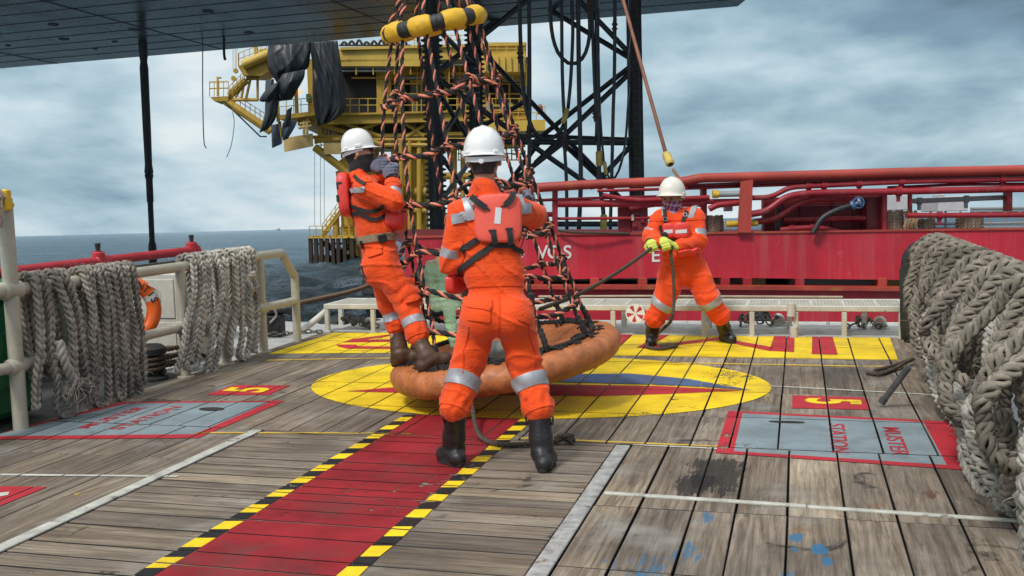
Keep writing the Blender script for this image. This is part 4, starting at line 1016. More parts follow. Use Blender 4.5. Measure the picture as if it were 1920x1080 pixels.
# hoses and pipes
M_HOSE = pmat('hose_black', (.014, .018, .024), .42, .3, 2, bump=.1)
M_RUST = pmat('hose_rust', (.06, .03, .02), .7, .4, 3)
M_COUP = pmat('coupling_yellow', (.50, .37, .09), .6, .3, 3, wear=(.15, .1, .05), wear_amt=.6, wscale=4)
DH = 50.0
def hose(pts, r, label, coup=(), rust=(), d=DH, stripe=False):
    r = r * .66; h = thing('supply_hose', label, 'hose', tuple(S(*pts[0], d)), 'hoses hanging from the rig')
    P = [S(x, y, d) for x, y in pts]; n = max(8, int(plen(P) / .35)); mb = MB(); Q = spline(P, n); mb.tube(Q, r, 10); mb.build('hose', M_HOSE, h, smooth=True)
    for x0, y0, x1, y1 in coup:
        mb = MB(); a, b_ = S(x0, y0, d), S(x1, y1, d); L = np.linalg.norm(b_ - a)
        mb.lathe(a, b_ - a, [(r * 1.05, 0), (r * 1.45, .05 * L), (r * 1.6, .14 * L), (r * 1.5, .3 * L), (r * 1.6, .45 * L), (r * 1.5, .6 * L), (r * 1.65, .85 * L), (r * 1.4, .95 * L), (r * 1.05, L)], 14); mb.build('coupling', M_COUP, h, angle=50)
    for x0, y0, x1, y1 in rust:
        mb = MB(); a, b_ = S(x0, y0, d), S(x1, y1, d); L = np.linalg.norm(b_ - a)
        mb.lathe(a, b_ - a, [(r * 1.02, 0), (r * 1.12, .1 * L), (r * 1.12, .3 * L), (r * 1.7, .34 * L), (r * 1.7, .42 * L), (r * 1.12, .46 * L), (r * 1.12, .6 * L), (r * 1.7, .64 * L), (r * 1.7, .7 * L), (r * 1.12, .74 * L), (r * 1.02, L)], 12); mb.build('joint', M_RUST, h, angle=50)
    if stripe:
        mb = MB(); T, U, B = frames(Q); k = np.arange(n); a = k * .9
        C = Q + (r * .9) * (np.cos(a)[:, None] * U + np.sin(a)[:, None] * B); mb.tube(C, r * .26, 5); mb.build('spiral_wrap', M_MARK, h, smooth=True)
UP = -135
hose([(972, UP), (974, 0), (977, 100), (984, 190), (1000, 244), (1024, 262), (1046, 252), (1056, 236), (1060, 228)], .15, 'black hose sweeping in a low bend from the left to a yellow coupling', rust=[(975, 88, 976, 118)])
hose([(991, UP), (992, 0), (993, 200), (991, 420)], .15, 'straight black pipe second from the left among the rig hoses', rust=[(992, 235, 991, 268)])
hose([(1032, UP), (1032, 0), (1034, 54), (1043, 92), (1058, 113), (1073, 120), (1090, 112), (1101, 90), (1106, 55), (1104, 0), (1103, UP)], .14, 'black hose hanging in a high narrow U loop', rust=[(1105, 0, 1105, 30)])
hose([(1052, UP), (1053, 0), (1054, 120), (1057, 204), (1061, 232), (1058, 262), (1062, 340), (1063, 436)], .13, 'rusty lower hose hanging straight down with one yellow coupling', coup=[(1063, 203, 1056, 232)], rust=[(1058, 258, 1060, 285)])
hose([(1073, UP), (1072, 0), (1074, 60), (1070, 150), (1065, 204)], .13, 'black hose running down beside the high loop into the yellow coupling')
hose([(1084, UP), (1084, 0), (1086, 180), (1089, 330), (1085, 436)], .17, 'thick straight black hose right of the rusty one')
hose([(1111, UP), (1110, 0), (1112, 80), (1116, 180), (1119, 222), (1118, 265)], .13, 'black pipe with a rusty joint right of the thick hose', rust=[(1115, 203, 1117, 228)])
hose([(1117, UP), (1118, 0), (1121, 180), (1123, 282), (1124, 340), (1131, 395), (1132, 436)], .16, 'black hose with two yellow couplings reaching the red vessel', coup=[(1123, 283, 1124, 312), (1132, 402, 1132, 432)])
hose([(1181, UP), (1180, 0), (1180, 110), (1178, 190), (1172, 270), (1162, 315), (1150, 336), (1140, 331), (1134, 312), (1130, 280), (1124, 180), (1121, 0), (1120, UP)], .09, 'thin striped hose hanging in a deep loop beside the right leg chord', coup=[(1133, 303, 1137, 328)], stripe=True)
hose([(1153, UP), (1153, 0), (1152, 140), (1150, 200), (1147, 330), (1144, 436)], .13, 'black pipe with a dark joint nearest the right leg chord', rust=[(1153, 34, 1152, 64)])

# ------------------------------------------------------------------ yellow production platform
M_PY = pmat('platform_yellow', (.41, .255, .028), .55, .22, .35, bump=.1, wear=(.15, .085, .02), wear_amt=.62, wscale=.6)
M_PY2 = pmat('platform_yellow_light', (.52, .35, .055), .5, .2, .3, wear=(.25, .15, .04), wear_amt=.64, wscale=.5)
M_PCREAM = pmat('platform_cream', (.62, .44, .17), .6, .15, .3)
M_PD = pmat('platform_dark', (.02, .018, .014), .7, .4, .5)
M_PBR = pmat('platform_brown', (.035, .022, .013), .7, .5, .6, wear=(.14, .09, .02), wear_amt=.6, wscale=.5)
M_PG = pmat('platform_grey', (.25, .27, .27), .5, .3, .5)
DP = 118.0; K = DP / F_PX
SAX = np.array([SR, SF, SN])
pf = thing('production_platform', 'mustard yellow offshore production platform standing in the sea behind the net', 'platform', tuple(S(760, 495, DP)))
def pbox(mb, x0, y0, x1, y1, d=DP, th=1.0, dd=0.0, mi=0):
    c = Sl((x0 + x1) / 2, (y0 + y1) / 2, d + dd); w_ = abs(x1 - x0) * (d + dd) / F_PX; h_ = abs(y1 - y0) * (d + dd) / F_PX
    return mb.box(SW(c[0], c[1] + th / 2, c[2]), (w_, th, h_), SAX, mi)
def pbeam(mb, x0, y0, x1, y1, r, dd=0.0, dd2=None, k=8, mi=0):
    return mb.tube([S(x0, y0, DP + dd), S(x1, y1, DP + (dd if dd2 is None else dd2))], r, k, mi)
def prail(x0, y0, x1, y1, h=18, dd=0.0, n=None, name='railing', dd2=None, mat=None):
    """guard rail standing on the line (x0,y0)-(x1,y1), h pixels high"""
    mb = MB(); n = n or max(2, int(abs(x1 - x0) / 16) + 1); dd2 = dd if dd2 is None else dd2
    for q in np.linspace(0, 1, n):
        x, y, d_ = x0 + (x1 - x0) * q, y0 + (y1 - y0) * q, dd + (dd2 - dd) * q; mb.tube([S(x, y, DP + d_), S(x, y - h, DP + d_)], .045, 5)
    for f in (1, .55): mb.tube([S(x0, y0 - h * f, DP + dd), S(x1, y1 - h * f, DP + dd2)], .045, 5)
    return mb.build(name, mat or M_PY2, pf)
# decks
mb = MB(); pbox(mb, 628, 88, 985, 112, th=26); pbox(mb, 640, 84, 985, 89, th=26, dd=-.4); mb.build('top_deck', M_PY2, pf)
mb = MB(); pbox(mb, 560, 212, 990, 229, th=26); pbox(mb, 560, 209, 990, 212.5, th=26.4, dd=-.4); mb.build('main_deck', M_PY, pf)
mb = MB(); pbox(mb, 588, 249, 985, 255, th=24, dd=1); mb.build('lower_deck', M_PY, pf)
mb = MB(); pbox(mb, 905, 226, 1022, 246, th=9, dd=-2); mb.build('side_deck', M_PY2, pf)
mb = MB(); mb.prism([S(628, 112, DP), S(810, 112, DP), S(786, 124, DP), S(640, 124, DP)], SF * .6); mb.build('girder_haunch', M_PY2, pf)
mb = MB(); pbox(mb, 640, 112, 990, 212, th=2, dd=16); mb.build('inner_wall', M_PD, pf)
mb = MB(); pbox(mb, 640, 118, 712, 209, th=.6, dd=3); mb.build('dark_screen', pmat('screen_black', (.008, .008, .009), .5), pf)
mb = MB(); pbox(mb, 903, 104, 985, 135, th=8, dd=-1.5)
for x in range(908, 985, 12): pbox(mb, x, 105, x + 3, 134, th=.3, dd=-1.8)
mb.build('module_wall', M_PY2, pf)
for x0, x1, y0, y1, d_ in ((706, 732, 112, 212, 1.5), (800, 815, 112, 212, 3), (900, 916, 112, 212, 3), (577, 590, 112, 212, .8), (975, 986, 112, 212, 2)):
    mb = MB(); pbox(mb, x0, y0, x1, y1, th=1.2, dd=d_); mb.build('column', M_PY, pf)
for (x0, y0, x1, y1, mt, d_) in ((742, 150, 758, 190, M_PG, 4), (770, 140, 798, 208, M_PG, 6), (826, 150, 842, 208, M_PBR, 5), (732, 180, 746, 209, pmat('drum_red', (.30, .05, .05), .5), 2.5), (846, 160, 880, 209, M_PD, 8), (935, 186, 946, 224, pmat('drum_blue', (.03, .10, .25), .5), 1), (947, 196, 962, 224, pmat('drum_white', (.45, .45, .43), .5), 1.2), (912, 193, 926, 224, M_PG, 1.4), (1008, 199, 1018, 212, pmat('box_red', (.22, .03, .03), .5), -1)):
    mb = MB(); pbox(mb, x0, y0, x1, y1, th=1.4, dd=d_); pbox(mb, x0 + 2, y0 - 3, x1 - 2, y0, th=1.0, dd=d_ + .2); pbox(mb, x0 - .7, (y0 + y1) / 2 - 1, x1 + .7, (y0 + y1) / 2 + 1, th=1.6, dd=d_ - .1); mb.build('equipment', mt, pf)
# pipes under the top deck, conduits
mb = MB()
for y, r in ((122, .12), (127, .1), (133, .12)):
    mb.tube([S(640, y, DP + .5), S(748, y, DP + .5), S(752, y - 2, DP + .5), S(762, y - 12, DP + .5), S(900, y - 12, DP + .5)], r, 6)
mb.build('pipe_run', M_PG, pf)
mb = MB()
for x in (668, 700, 740, 770): pbeam(mb, x, 112, x, 140, .1, .3)
for y in (137, 157, 176): pbeam(mb, 715, y, 985, y, .08, 2)
for x in (756, 782, 838, 862, 930, 955): pbeam(mb, x, 112, x, 209, .1, 2.2)
mb.build('frame_bar', M_PY, pf)
prail(640, 212, 990, 212, 27); prail(905, 226, 1022, 226, 27, -2); prail(880, 104, 985, 104, 24, -1.4); prail(985, 104, 985, 104, 24, -1.4, 2, dd2=5)
prail(760, 86, 880, 86, 20, 2)
# clutter between and under the decks
rgp = random.Random(17)
for i in range(26):
    x = rgp.uniform(716, 985); w_ = rgp.uniform(4, 13); h_ = rgp.uniform(8, 34); mt = (M_PG, M_PBR, M_PY, M_PD, M_PCREAM)[rgp.randrange(5)]
    mb = MB(); d_ = rgp.uniform(2, 8); pbox(mb, x, 209 - h_, x + w_, 209, th=1.2, dd=d_); pbox(mb, x + w_ * .2, 209 - h_ - 2.5, x + w_ * .6, 209 - h_, th=.6, dd=d_ + .2); pbox(mb, x - .5, 209 - h_ * .6, x + w_ + .5, 209 - h_ * .6 + 1.2, th=1.4, dd=d_ - .1); mb.build('equipment', mt, pf)
for i in range(30):
    x = rgp.uniform(650, 985); y = rgp.choice((116, 120, 140, 146, 152)); L_ = rgp.uniform(12, 80); r_ = rgp.uniform(.06, .16); d_ = rgp.uniform(1, 6); dn = rgp.uniform(8, 60)
    mb = MB(); mb.tube([S(x, y, DP + d_), S(min(985, x + L_), y, DP + d_), S(min(985, x + L_) + 1, y + 1, DP + d_), S(min(985, x + L_) + 1, min(209, y + dn), DP + d_)], r_, 6); mb.build('pipe', (M_PY, M_PY2, M_PG, M_PBR)[i % 4], pf, angle=40)
for i in range(34):
    x = rgp.uniform(600, 980); y0 = rgp.choice((230, 236, 243, 262, 268)); y1 = y0 + rgp.uniform(8, 40); r_ = rgp.uniform(.06, .2); d_ = rgp.uniform(1, 7); x1 = x + rgp.choice((-22, -10, 8, 16, 30))
    mb = MB(); mb.tube([S(x, y0, DP + d_), S(x, y1, DP + d_), S(x1, y1 + .5, DP + d_)], r_, 6); mb.build('pipe', (M_PY, M_PBR, M_PY2, M_PD)[i % 4], pf, angle=40)
for i in range(10):
    x = rgp.uniform(610, 960); mb = MB(); pbox(mb, x, 232, x + rgp.uniform(5, 16), 232 + rgp.uniform(5, 15), th=1.5, dd=rgp.uniform(1, 6)); mb.build('equipment', (M_PBR, M_PY, M_PG)[i % 3], pf)
mb = MB()
for i in range(9):
    x = 640 + i * 14; mb.tube(spline([S(x, 84, DP + 1), S(x + 5, 79 - (i % 3) * 2, DP + 1), S(x + 11, 83, DP + 1)], 8), .14, 6)
mb.tube([S(636, 85, DP + 1), S(770, 85, DP + 1)], .10, 6); mb.build('hose_bundle', M_PD, pf, smooth=True)
# beams and trusses under the main deck
mb = MB()
for x0, y0, x1, y1, r in ((590, 229, 720, 272, .3), (590, 262, 985, 262, .2), (600, 229, 600, 255, .3), (640, 258, 712, 229, .25), (720, 258, 640, 229, .25), (590, 276, 660, 330, .45), (660, 330, 712, 300, .25), (720, 272, 985, 272, .25), (760, 232, 800, 258, .2), (800, 232, 760, 258, .2), (900, 229, 960, 258, .25), (985, 229, 900, 258, .25), (590, 268, 640, 258, .15)):
    pbeam(mb, x0, y0, x1, y1, r, 1.0)
mb.build('truss', M_PY, pf, angle=40)
mb = MB()
for x in np.arange(602, 720, 9): pbeam(mb, x, 258, x, 282, .06, 3)
for y in (264, 272, 282): pbeam(mb, 598, y, 720, y, .06, 3)
mb.build('cage', M_PY, pf); mb = MB()
for x in np.arange(860, 985, 9): pbeam(mb, x, 262, x, 300, .06, 3)
for y in (275, 288, 300): pbeam(mb, 858, y, 985, y, .07, 3)
mb.build('cage', M_PY, pf)
prail(960, 300, 985, 300, 18, 2, 3)
mb = MB(); mb.prism([S(532, 259, DP - .5), S(586, 250, DP - .5), S(587, 274, DP - .5), S(533, 285, DP - .5)], SF * .15); mb.build('cladding_panel', M_PCREAM, pf)
mb = MB(); pbox(mb, 607, 268, 640, 289, th=.15, dd=.4); mb.build('cladding_panel', M_PCREAM, pf)
# jacket: risers and legs
for x, r, y0, y1, d_ in ((742, .55, 262, 440, 2), (752, .3, 262, 440, 1), (760, .4, 262, 440, 2.4), (768, .25, 262, 440, 1), (776, .45, 262, 440, 2), (786, .3, 262, 440, 1.2), (796, .5, 262, 440, 2.6), (850, .45, 262, 450, 3), (868, .3, 262, 450, 3), (700, .7, 275, 500, 4), (900, .7, 270, 450, 5)):
    mb = MB(); pbeam(mb, x, y0, x, y1, r, d_, k=10); mb.build('riser', M_PY, pf, angle=40)
mb = MB()
for x0, y0, x1, y1, r, d_ in ((690, 360, 800, 360, .7, 2), (640, 300, 760, 440, .6, 3), (660, 385, 720, 470, .55, 1), (690, 395, 800, 395, .35, 1.5), (800, 330, 900, 330, .4, 3), (720, 440, 800, 440, .6, 1)):
    pbeam(mb, x0, y0, x1, y1, r, d_, k=10)
mb.build('jacket_brace', M_PY, pf, angle=40)
mb = MB(); mb.tube([S(641, 320, DP + 3), S(668, 500, DP + 3)], .75, 10); mb.tube([S(664, 362, DP), S(676, 372, DP), S(680, 500, DP)], .55, 10); mb.build('jacket_leg', M_PY, pf, angle=40)
# boat landing
bl = []
for x in (582, 592, 602, 613, 624, 634, 646, 660):
    mb = MB(); pbox(mb, x - 3.2, 446, x + 3.2, 502, th=.7, dd=-2); o = mb.build('fender_post', M_PBR, pf)
    mb = MB(); mb.prism([S(x - 3.4, 447, DP - 2.1), S(x + 3.4, 447, DP - 2.1), S(x + 4.5, 442, DP - 1), S(x - 2, 442, DP - 1)], SF * .4); mb.build('cap', M_PY2, o)
mb = MB(); pbox(mb, 579, 441, 690, 446, th=5, dd=-1.6); pbox(mb, 579, 455, 690, 458, th=.4, dd=-.6); mb.build('landing_deck', M_PY, pf)
mb = MB(); mb.tube([S(584, 487, DP + 2), S(690, 490, DP + 2)], .6, 10); mb.tube([S(625, 484, DP), S(690, 486, DP)], .5, 10)
for a_, b_ in ((600, 670), (670, 600)): mb.tube([S(a_, 452, DP + 1), S(b_, 497, DP + 1)], .3, 8)
mb.build('landing_brace', M_PBR, pf, angle=40)
prail(580, 442, 630, 442, 18, -1.7, 5); prail(640, 446, 680, 446, 24, 1, 4)
mb = MB()
for o_ in (0, 5): pbeam(mb, 604 + o_, 440, 654 + o_, 372, .15, -1.2)
for q in np.linspace(0, 1, 12): pbeam(mb, 604 + 50 * q, 440 - 68 * q, 609 + 50 * q, 440 - 68 * q, .1, -1.2)
mb.build('stair', M_PY, pf); prail(604, 440, 654, 372, 19, -1.3, 7); prail(611, 440, 661, 372, 19, -.3, 7)
mb = MB(); pbox(mb, 624, 405, 634, 445, th=1, dd=0); pbox(mb, 636, 425, 676, 429, th=1.5, dd=0)
for x in (640, 652, 664): pbeam(mb, x, 380, x + 6, 480, .16, -.5)
mb.build('landing_frame', M_PY, pf); prail(632, 480, 668, 470, 20, -1, 4)
# cantilever walkway on the left
mb = MB(); mb.prism([S(394, 182, DP), S(428, 180, DP), S(428, 189, DP), S(402, 190, DP)], SF * 3); mb.build('lookout', M_PY, pf)
prail(393, 181, 428, 180, 28, 0, 5); prail(393, 181, 393, 181, 28, 0, 3, dd2=3); prail(393, 181, 428, 180, 26, 3, 5)
mb = MB(); pbeam(mb, 408, 180, 408, 146, .12); pbox(mb, 405, 144, 413, 146.5, th=.5); mb.build('lamp_post', M_PY2, pf)
mb = MB()
for x0, y0, x1, y1, r in ((424, 190, 508, 246, .48), (428, 187, 484, 187, .2), (430, 180, 462, 150, .42), (452, 187, 459, 148, .15), (461, 187, 470, 146, .15), (483, 187, 483, 146, .15), (440, 187, 462, 150, .1), (462, 148, 486, 146, .2)): pbeam(mb, x0, y0, x1, y1, r, .5)
mb.build('cantilever_beam', M_PY, pf, angle=40)
prail(432, 190, 506, 238, 19, 1.5, 9); prail(430, 178, 458, 150, 16, 0, 5)
mb = MB(); mb.tube([S(421, 191, DP - .2), S(488, 256, DP - .2), S(500, 256, DP - .2)], .09, 6); mb.build('handrail_pipe', M_PD, pf)
# upper left wing
mb = MB(); mb.prism([S(446, 124, DP - .5), S(505, 100, DP - .5), S(505, 132, DP - .5), S(488, 142, DP - .5), S(456, 141, DP - .5)], SF * 4); mb.build('wing_deck', M_PY, pf)
mb = MB(); mb.tube([S(455, 122, DP - .9), S(505, 101, DP - .9)], .55, 10); mb.build('wing_beam', M_PY2, pf, angle=40)
prail(447, 124, 500, 103, 24, -.4, 6); prail(447, 124, 448, 124, 24, -.4, 2, dd2=3.5)
mb = MB(); pbox(mb, 476, 84, 482, 108, th=.6, dd=1); pbox(mb, 486, 92, 498, 104, th=1, dd=1); mb.build('equipment', M_PY2, pf)
mb = MB()
for x, y in ((442, 133), (438, 147)): mb.lathe(S(x, y, DP - 1), SF, [(.05, -.1), (.28, -.1), (.28, .1), (.05, .1)], 12)
for x0, x1 in ((437, 437), (441, 441), (445, 443)): mb.tube([S(x0, 80, DP - 1), S(x1, 130, DP - 1)], .03, 5)
mb.tube([S(437, 150, DP - 1), S(437, 208, DP - 1)], .03, 5)
mb.build('hoist_block', M_PY, pf)
# mid left balcony
mb = MB(); mb.prism([S(522, 216, DP - 1.5), S(592, 208, DP - 1.5), S(592, 216, DP - 1.5), S(525, 224, DP - 1.5)], SF * 4); pbox(mb, 518, 200, 523, 228, th=.5, dd=-1.2); pbox(mb, 522, 228, 527, 268, th=.4, dd=-.8); pbox(mb, 552, 160, 558, 214, th=.4, dd=0)
mb.build('balcony', M_PY, pf); prail(523, 214, 592, 208, 25, -1.6, 6)
mb = MB()
for x0, y0, x1, y1 in ((570, 225, 570, 252), (576, 222, 576, 256), (562, 232, 582, 228), (560, 240, 584, 236)): pbeam(mb, x0, y0, x1, y1, .16, -1)
mb.build('pipe_work', M_PCREAM, pf, angle=40)
mb = MB(); pbox(mb, 574, 176, 581, 190, th=.8, dd=.5); mb.build('drum', pmat('drum_green', (.03, .16, .09), .4), pf)
mb = MB(); pbox(mb, 560, 168, 563, 177, th=.2, dd=-.3)
m_, t_, b_ = newmat('work_lamp_glow'); b_.inputs['Emission Color'].default_value = (1, .35, .05, 1); b_.inputs['Emission Strength'].default_value = 2.0; b_.inputs['Base Color'].default_value = (.8, .3, .05, 1)
mb.build('work_lamp', m_, pf)
for x in (590, 601, 608):
    mb = MB(); mb.tube([S(x, 286, DP - .5), S(x, 424, DP - .5)], .03, 5); mb.build('cable', M_WIRE, pf)
# black tarpaulins
M_TARP = pmat('tarpaulin_black', (.014, .018, .022), .46, .3, .6, bump=.35, bscale=1.8)
M_TARPB = pmat('tarpaulin_blue_grey', (.05, .07, .095), .6, .3, .6, bump=.3, bscale=2.2)
def tarp(label, rows, dd, mat=M_TARP, bulge=.8, seed=0, n=44, folds=3):
    """cloth hung between two outlines: rows = list of (left, right) pixel pairs from top to bottom"""
    rg = np.random.default_rng(seed); ph = rg.random(10) * 6.28
    Lf = spline(np.array([r[0] for r in rows], float), n) if len(rows) > 2 else np.linspace(rows[0][0], rows[1][0], n); Rt = spline(np.array([r[1] for r in rows], float), n) if len(rows) > 2 else np.linspace(rows[0][1], rows[1][1], n)
    G = np.zeros((n, n, 3)); wpx = np.linalg.norm(Rt - Lf, axis=1).mean() * K
    for i in range(n):
        v = i / (n - 1)
        for j in range(n):
            u = j / (n - 1); p = Lf[i] + (Rt[i] - Lf[i]) * u
            w1 = u + .10 * math.sin(v * 3.1 + ph[0]) + .05 * math.sin(v * 7 + ph[6])
            f = bulge * math.sin(math.pi * u) ** .7 * math.sin(math.pi * min(1, v * .75 + .2))
            f += wpx * .045 * (math.sin(folds * 2 * math.pi * w1 + ph[1]) + .6 * math.sin(folds * 3.7 * math.pi * (w1 - .35 * v) + ph[2]) * (.4 + .6 * v))
            f += wpx * .018 * (1 - abs(math.sin(folds * 1.5 * math.pi * (u * .8 + v * .5) + ph[3] + 1.5 * math.sin(4 * u + ph[4])))) ** 2 * 1.6
            G[i, j] = S(p[0], p[1], DP + dd - f)
    mb = MB(); mb.grid(G, 0, .05); tag(mb.build('tarpaulin', mat, None, smooth=True), label, 'tarpaulin', 'tarpaulins hung on the platform')
tarp('black tarpaulin bulging out at the upper left corner of the yellow platform', [((503, 84), (584, 78)), ((501, 106), (582, 100)), ((503, 130), (578, 126)), ((516, 150), (560, 138)), ((522, 160), (540, 150))], -2.9, seed=1, bulge=1.5, folds=2.6)
tarp('large black tarpaulin curtain hanging down the front of the yellow platform', [((578, 78), (633, 76)), ((584, 110), (638, 110)), ((586, 140), (643, 142)), ((586, 180), (647, 180)), ((590, 212), (646, 208)), ((594, 236), (618, 230))], -2.6, seed=2, bulge=1.0, folds=2.6)
tarp('black tarpaulin tied in a bunch at mid height left of the large curtain', [((530, 138), (572, 130)), ((522, 152), (570, 146)), ((518, 172), (558, 168)), ((524, 190), (548, 186))], -4.4, seed=3, bulge=1.2, folds=1.8)
tarp('black tarpaulin flap streaming left beside the bunched one', [((506, 160), (530, 150)), ((494, 174), (530, 162)), ((486, 187), (527, 182)), ((490, 191), (520, 192))], -4.3, seed=4, bulge=.9, folds=1.3)
tarp('black tarpaulin hanging in a point over the stair end left of the balcony', [((508, 164), (528, 164)), ((498, 188), (524, 186)), ((496, 214), (520, 212)), ((489, 238), (514, 228)), ((486, 249), (502, 243))], -3.8, seed=5, bulge=.9, folds=1.4)
tarp('grey tarpaulin strip hanging behind the upper left bulge', [((498, 150), (514, 148)), ((497, 175), (512, 172)), ((498, 206), (506, 204))], -2.2, M_TARPB, seed=9, bulge=.3, folds=1.5)
tarp('blue grey tarpaulin strip hanging lowest on the left of the platform', [((508, 234), (522, 232)), ((509, 256), (526, 254)), ((510, 278), (528, 270))], -2.4, M_TARPB, seed=6, bulge=.3, folds=1.0)
tarp('dark grey tarpaulin draped below the balcony above the cream panel', [((530, 230), (558, 226)), ((528, 246), (552, 240)), ((530, 264), (540, 260))], -2.8, M_TARPB, seed=7, bulge=.6, folds=1.3)
tarp('narrow black tarpaulin tail hanging over the balcony rail', [((538, 206), (548, 200)), ((534, 222), (546, 216)), ((529, 240), (545, 236))], -3.4, seed=8, bulge=.3, folds=1)

# far ship on the horizon
c = SH(521, 429.6, .5) if False else SW(*(np.array(Sl(521, 429, 3500)) * [1, 1, 0]))
fs = thing('distant_ship', 'tiny grey ship far away on the left horizon', 'ship', tuple(c))
mb = MB(); mb.prism([c + SR * a + SN * b_ for a, b_ in ((-8, 0), (8, 0), (9.5, 3), (-9.5, 3))], SF * 5); mb.build('hull', M_PG, fs)
mb = MB(); mb.box(c + SR * 3 + SN * 5, (5, 4, 4.2), SAX); mb.beam(c - SR * 3 + SN * 3, c - SR * 3 + SN * 11, .8, .8); mb.build('superstructure', M_PG, fs)

# ------------------------------------------------------------------ red supply vessel astern
DV = 20.0; KV = DV / F_PX
def red_mat(name, col, amt, rust=(.20, .07, .03), rough=.42):
    m, t, b = newmat(name); tc = t.n('ShaderNodeTexCoord').outputs['Object']
    big = t.noise(tc, .7, 7, .6); stv = t.noise(t.mapping(tc, (3.2, 3.2, .22)), 1.0, 8, .68); mid = t.noise(tc, 4.5, 9, .7)
    c = t.ramp(big, [(.3, tuple(q * .72 for q in col)), (.7, tuple(min(1, q * 1.15) for q in col))])
    c = t.mix(t.ramp(stv, [(.50, 0), (.70, .26)]), c, rust); c = t.mix(t.ramp(stv, [(.28, .28), (.42, 0)]), c, tuple(q * .45 for q in col))
    c = t.mix(t.ramp(mid, [(.62, 0), (.70, .35)]), c, rust); c = t.mix(t.ramp(t.noise(t.mapping(tc, (1.5, 1.5, .5), (9, 4, 2)), 2.6, 10, .75), [(.645, 0), (.69, .7)]), c, (.15, .055, .025))
    t.lk(c, b.inputs['Base Color']); t.lk(t.ramp(big, [(.3, rough - .05), (.7, rough + .2)]), b.inputs['Roughness']); t.lk(t.bump(t.math('ADD', big, t.math('MULTIPLY', mid, .12)), .35, .05), b.inputs['Normal']); b.inputs['Specular IOR Level'].default_value = .4
    return m
def red_mat_old(name, col, amt, rust=(.20, .07, .03), rough=.42):
    return pmat(name, col, rough, .18, 1.2, bump=.12, bscale=9, wear=rust, wear_amt=amt, wscale=1.6, stretch=(2.6, 2.6, .45))
M_VR = red_mat('vessel_red', (.50, .022, .040), .66, (.42, .20, .18))
M_VRD = red_mat('vessel_red_dark', (.15, .010, .018), .70)
M_VRP = red_mat('vessel_pipe_red', (.32, .018, .028), .68, (.30, .18, .17), .35)
M_VRR = pmat('vessel_rusty_red', (.36, .045, .03), .45, .25, 1.2, bump=.15, wear=(.33, .13, .025), wear_amt=.56, wscale=1.1, stretch=(1, 1, .6))
vs = thing('supply_vessel', 'red supply vessel lying across the stern with pipes along its deck edge', 'ship', tuple(S(1500, 600, DV)))
def v(px, py, dd=0.0): return S(px, py, DV + dd)
def vbox(mb, x0, y0, x1, y1, dd=0.0, th=.3, mi=0):
    d = DV + dd; c = Sl((x0 + x1) / 2, (y0 + y1) / 2, d); return mb.box(SW(c[0], c[1] + th / 2, c[2]), (abs(x1 - x0) * d / F_PX, th, abs(y1 - y0) * d / F_PX), SAX, mi, .012)
def vpipe(name, pts, r, mat=M_VRP, dd=0.0, n=None, flanges=()):
    mb = MB(); P = [v(x, y, dd) for x, y in pts]
    # rounded bends without overshoot
    Q = [P[0]]
    for i in range(1, len(P) - 1):
        a, b_, c = P[i - 1], P[i], P[i + 1]; ra = min(.45, np.linalg.norm(b_ - a) / 2.2, np.linalg.norm(c - b_) / 2.2)
        p0, p1 = b_ + nrm(a - b_) * ra, b_ + nrm(c - b_) * ra
        for t_ in np.linspace(0, 1, 6): Q.append((1 - t_) ** 2 * p0 + 2 * t_ * (1 - t_) * b_ + t_ ** 2 * p1)
    Q.append(P[-1]); mb.tube(np.array(Q), r, 12)
    for x, y in flanges:
        mb.lathe(v(x, y, dd), SR, [(r, -.05), (r * 1.45, -.045), (r * 1.45, -.005), (r * 1.2, -.004), (r * 1.2, .004), (r * 1.45, .005), (r * 1.45, .045), (r, .05)], 12)
        mb.box(v(x, y, dd) - SN * (r + .06) + SF * .02, (.06, .05, .14), SAX)
    return mb.build(name, mat, vs, angle=40)
XR_ = 2450
def vpoly(mb, pts, th, dd=0.0): return mb.prism([v(x, y, dd) for x, y in pts], SF * th)
mb = MB(); vpoly(mb, [(758, 447), (1000, 441), (1300, 439), (1600, 435), (XR_, 424), (XR_, 535), (1700, 525), (1300, 520), (760, 528)], .35); mb.build('bulwark', M_VR, vs)
mb = MB(); vpoly(mb, [(756, 443), (1000, 437), (1300, 435.5), (1600, 431.5), (XR_, 420), (XR_, 424), (1600, 435), (1300, 439), (1000, 441), (758, 447)], .42, -.03); mb.build('bulwark_cap', M_VRR, vs)
mb = MB(); vpoly(mb, [(770, 540), (XR_, 548), (XR_, 900), (770, 900)], 9, -.25); mb.build('hull', M_VR, vs)
mb = MB(); vpoly(mb, [(766, 535), (1300, 536), (XR_, 545), (XR_, 552), (1300, 543), (766, 542)], .6, -.42); mb.build('rubbing_strake', M_VRR, vs)
for x in (800, 905, 1010, 1115, 1205, 1300, 1360, 1402, 1500, 1655, 1780, 1900):
    mb = MB(); vbox(mb, x - 8, 521, x + 9, 543, -.02, .25); mb.build('stanchion', M_VRR if x % 2 else M_VRP, vs)
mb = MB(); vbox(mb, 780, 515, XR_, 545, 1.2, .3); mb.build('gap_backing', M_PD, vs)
for x, w_, mt in ((1350, 13, M_PCREAM), (1416, 20, M_PCREAM), (1380, 12, M_PG), (1680, 18, M_PCREAM), (1560, 80, M_PG)):
    mb = MB(); vbox(mb, x - w_, 522, x + w_, 545, .6, .3); mb.build('deck_gear', mt, vs)
mb = MB(); mb.prism([v(770, 452, .3), v(XR_, 452, .3), v(XR_, 430, 9), v(700, 430, 9)], -SN * .1); mb.build('cargo_deck', M_VRD, vs)
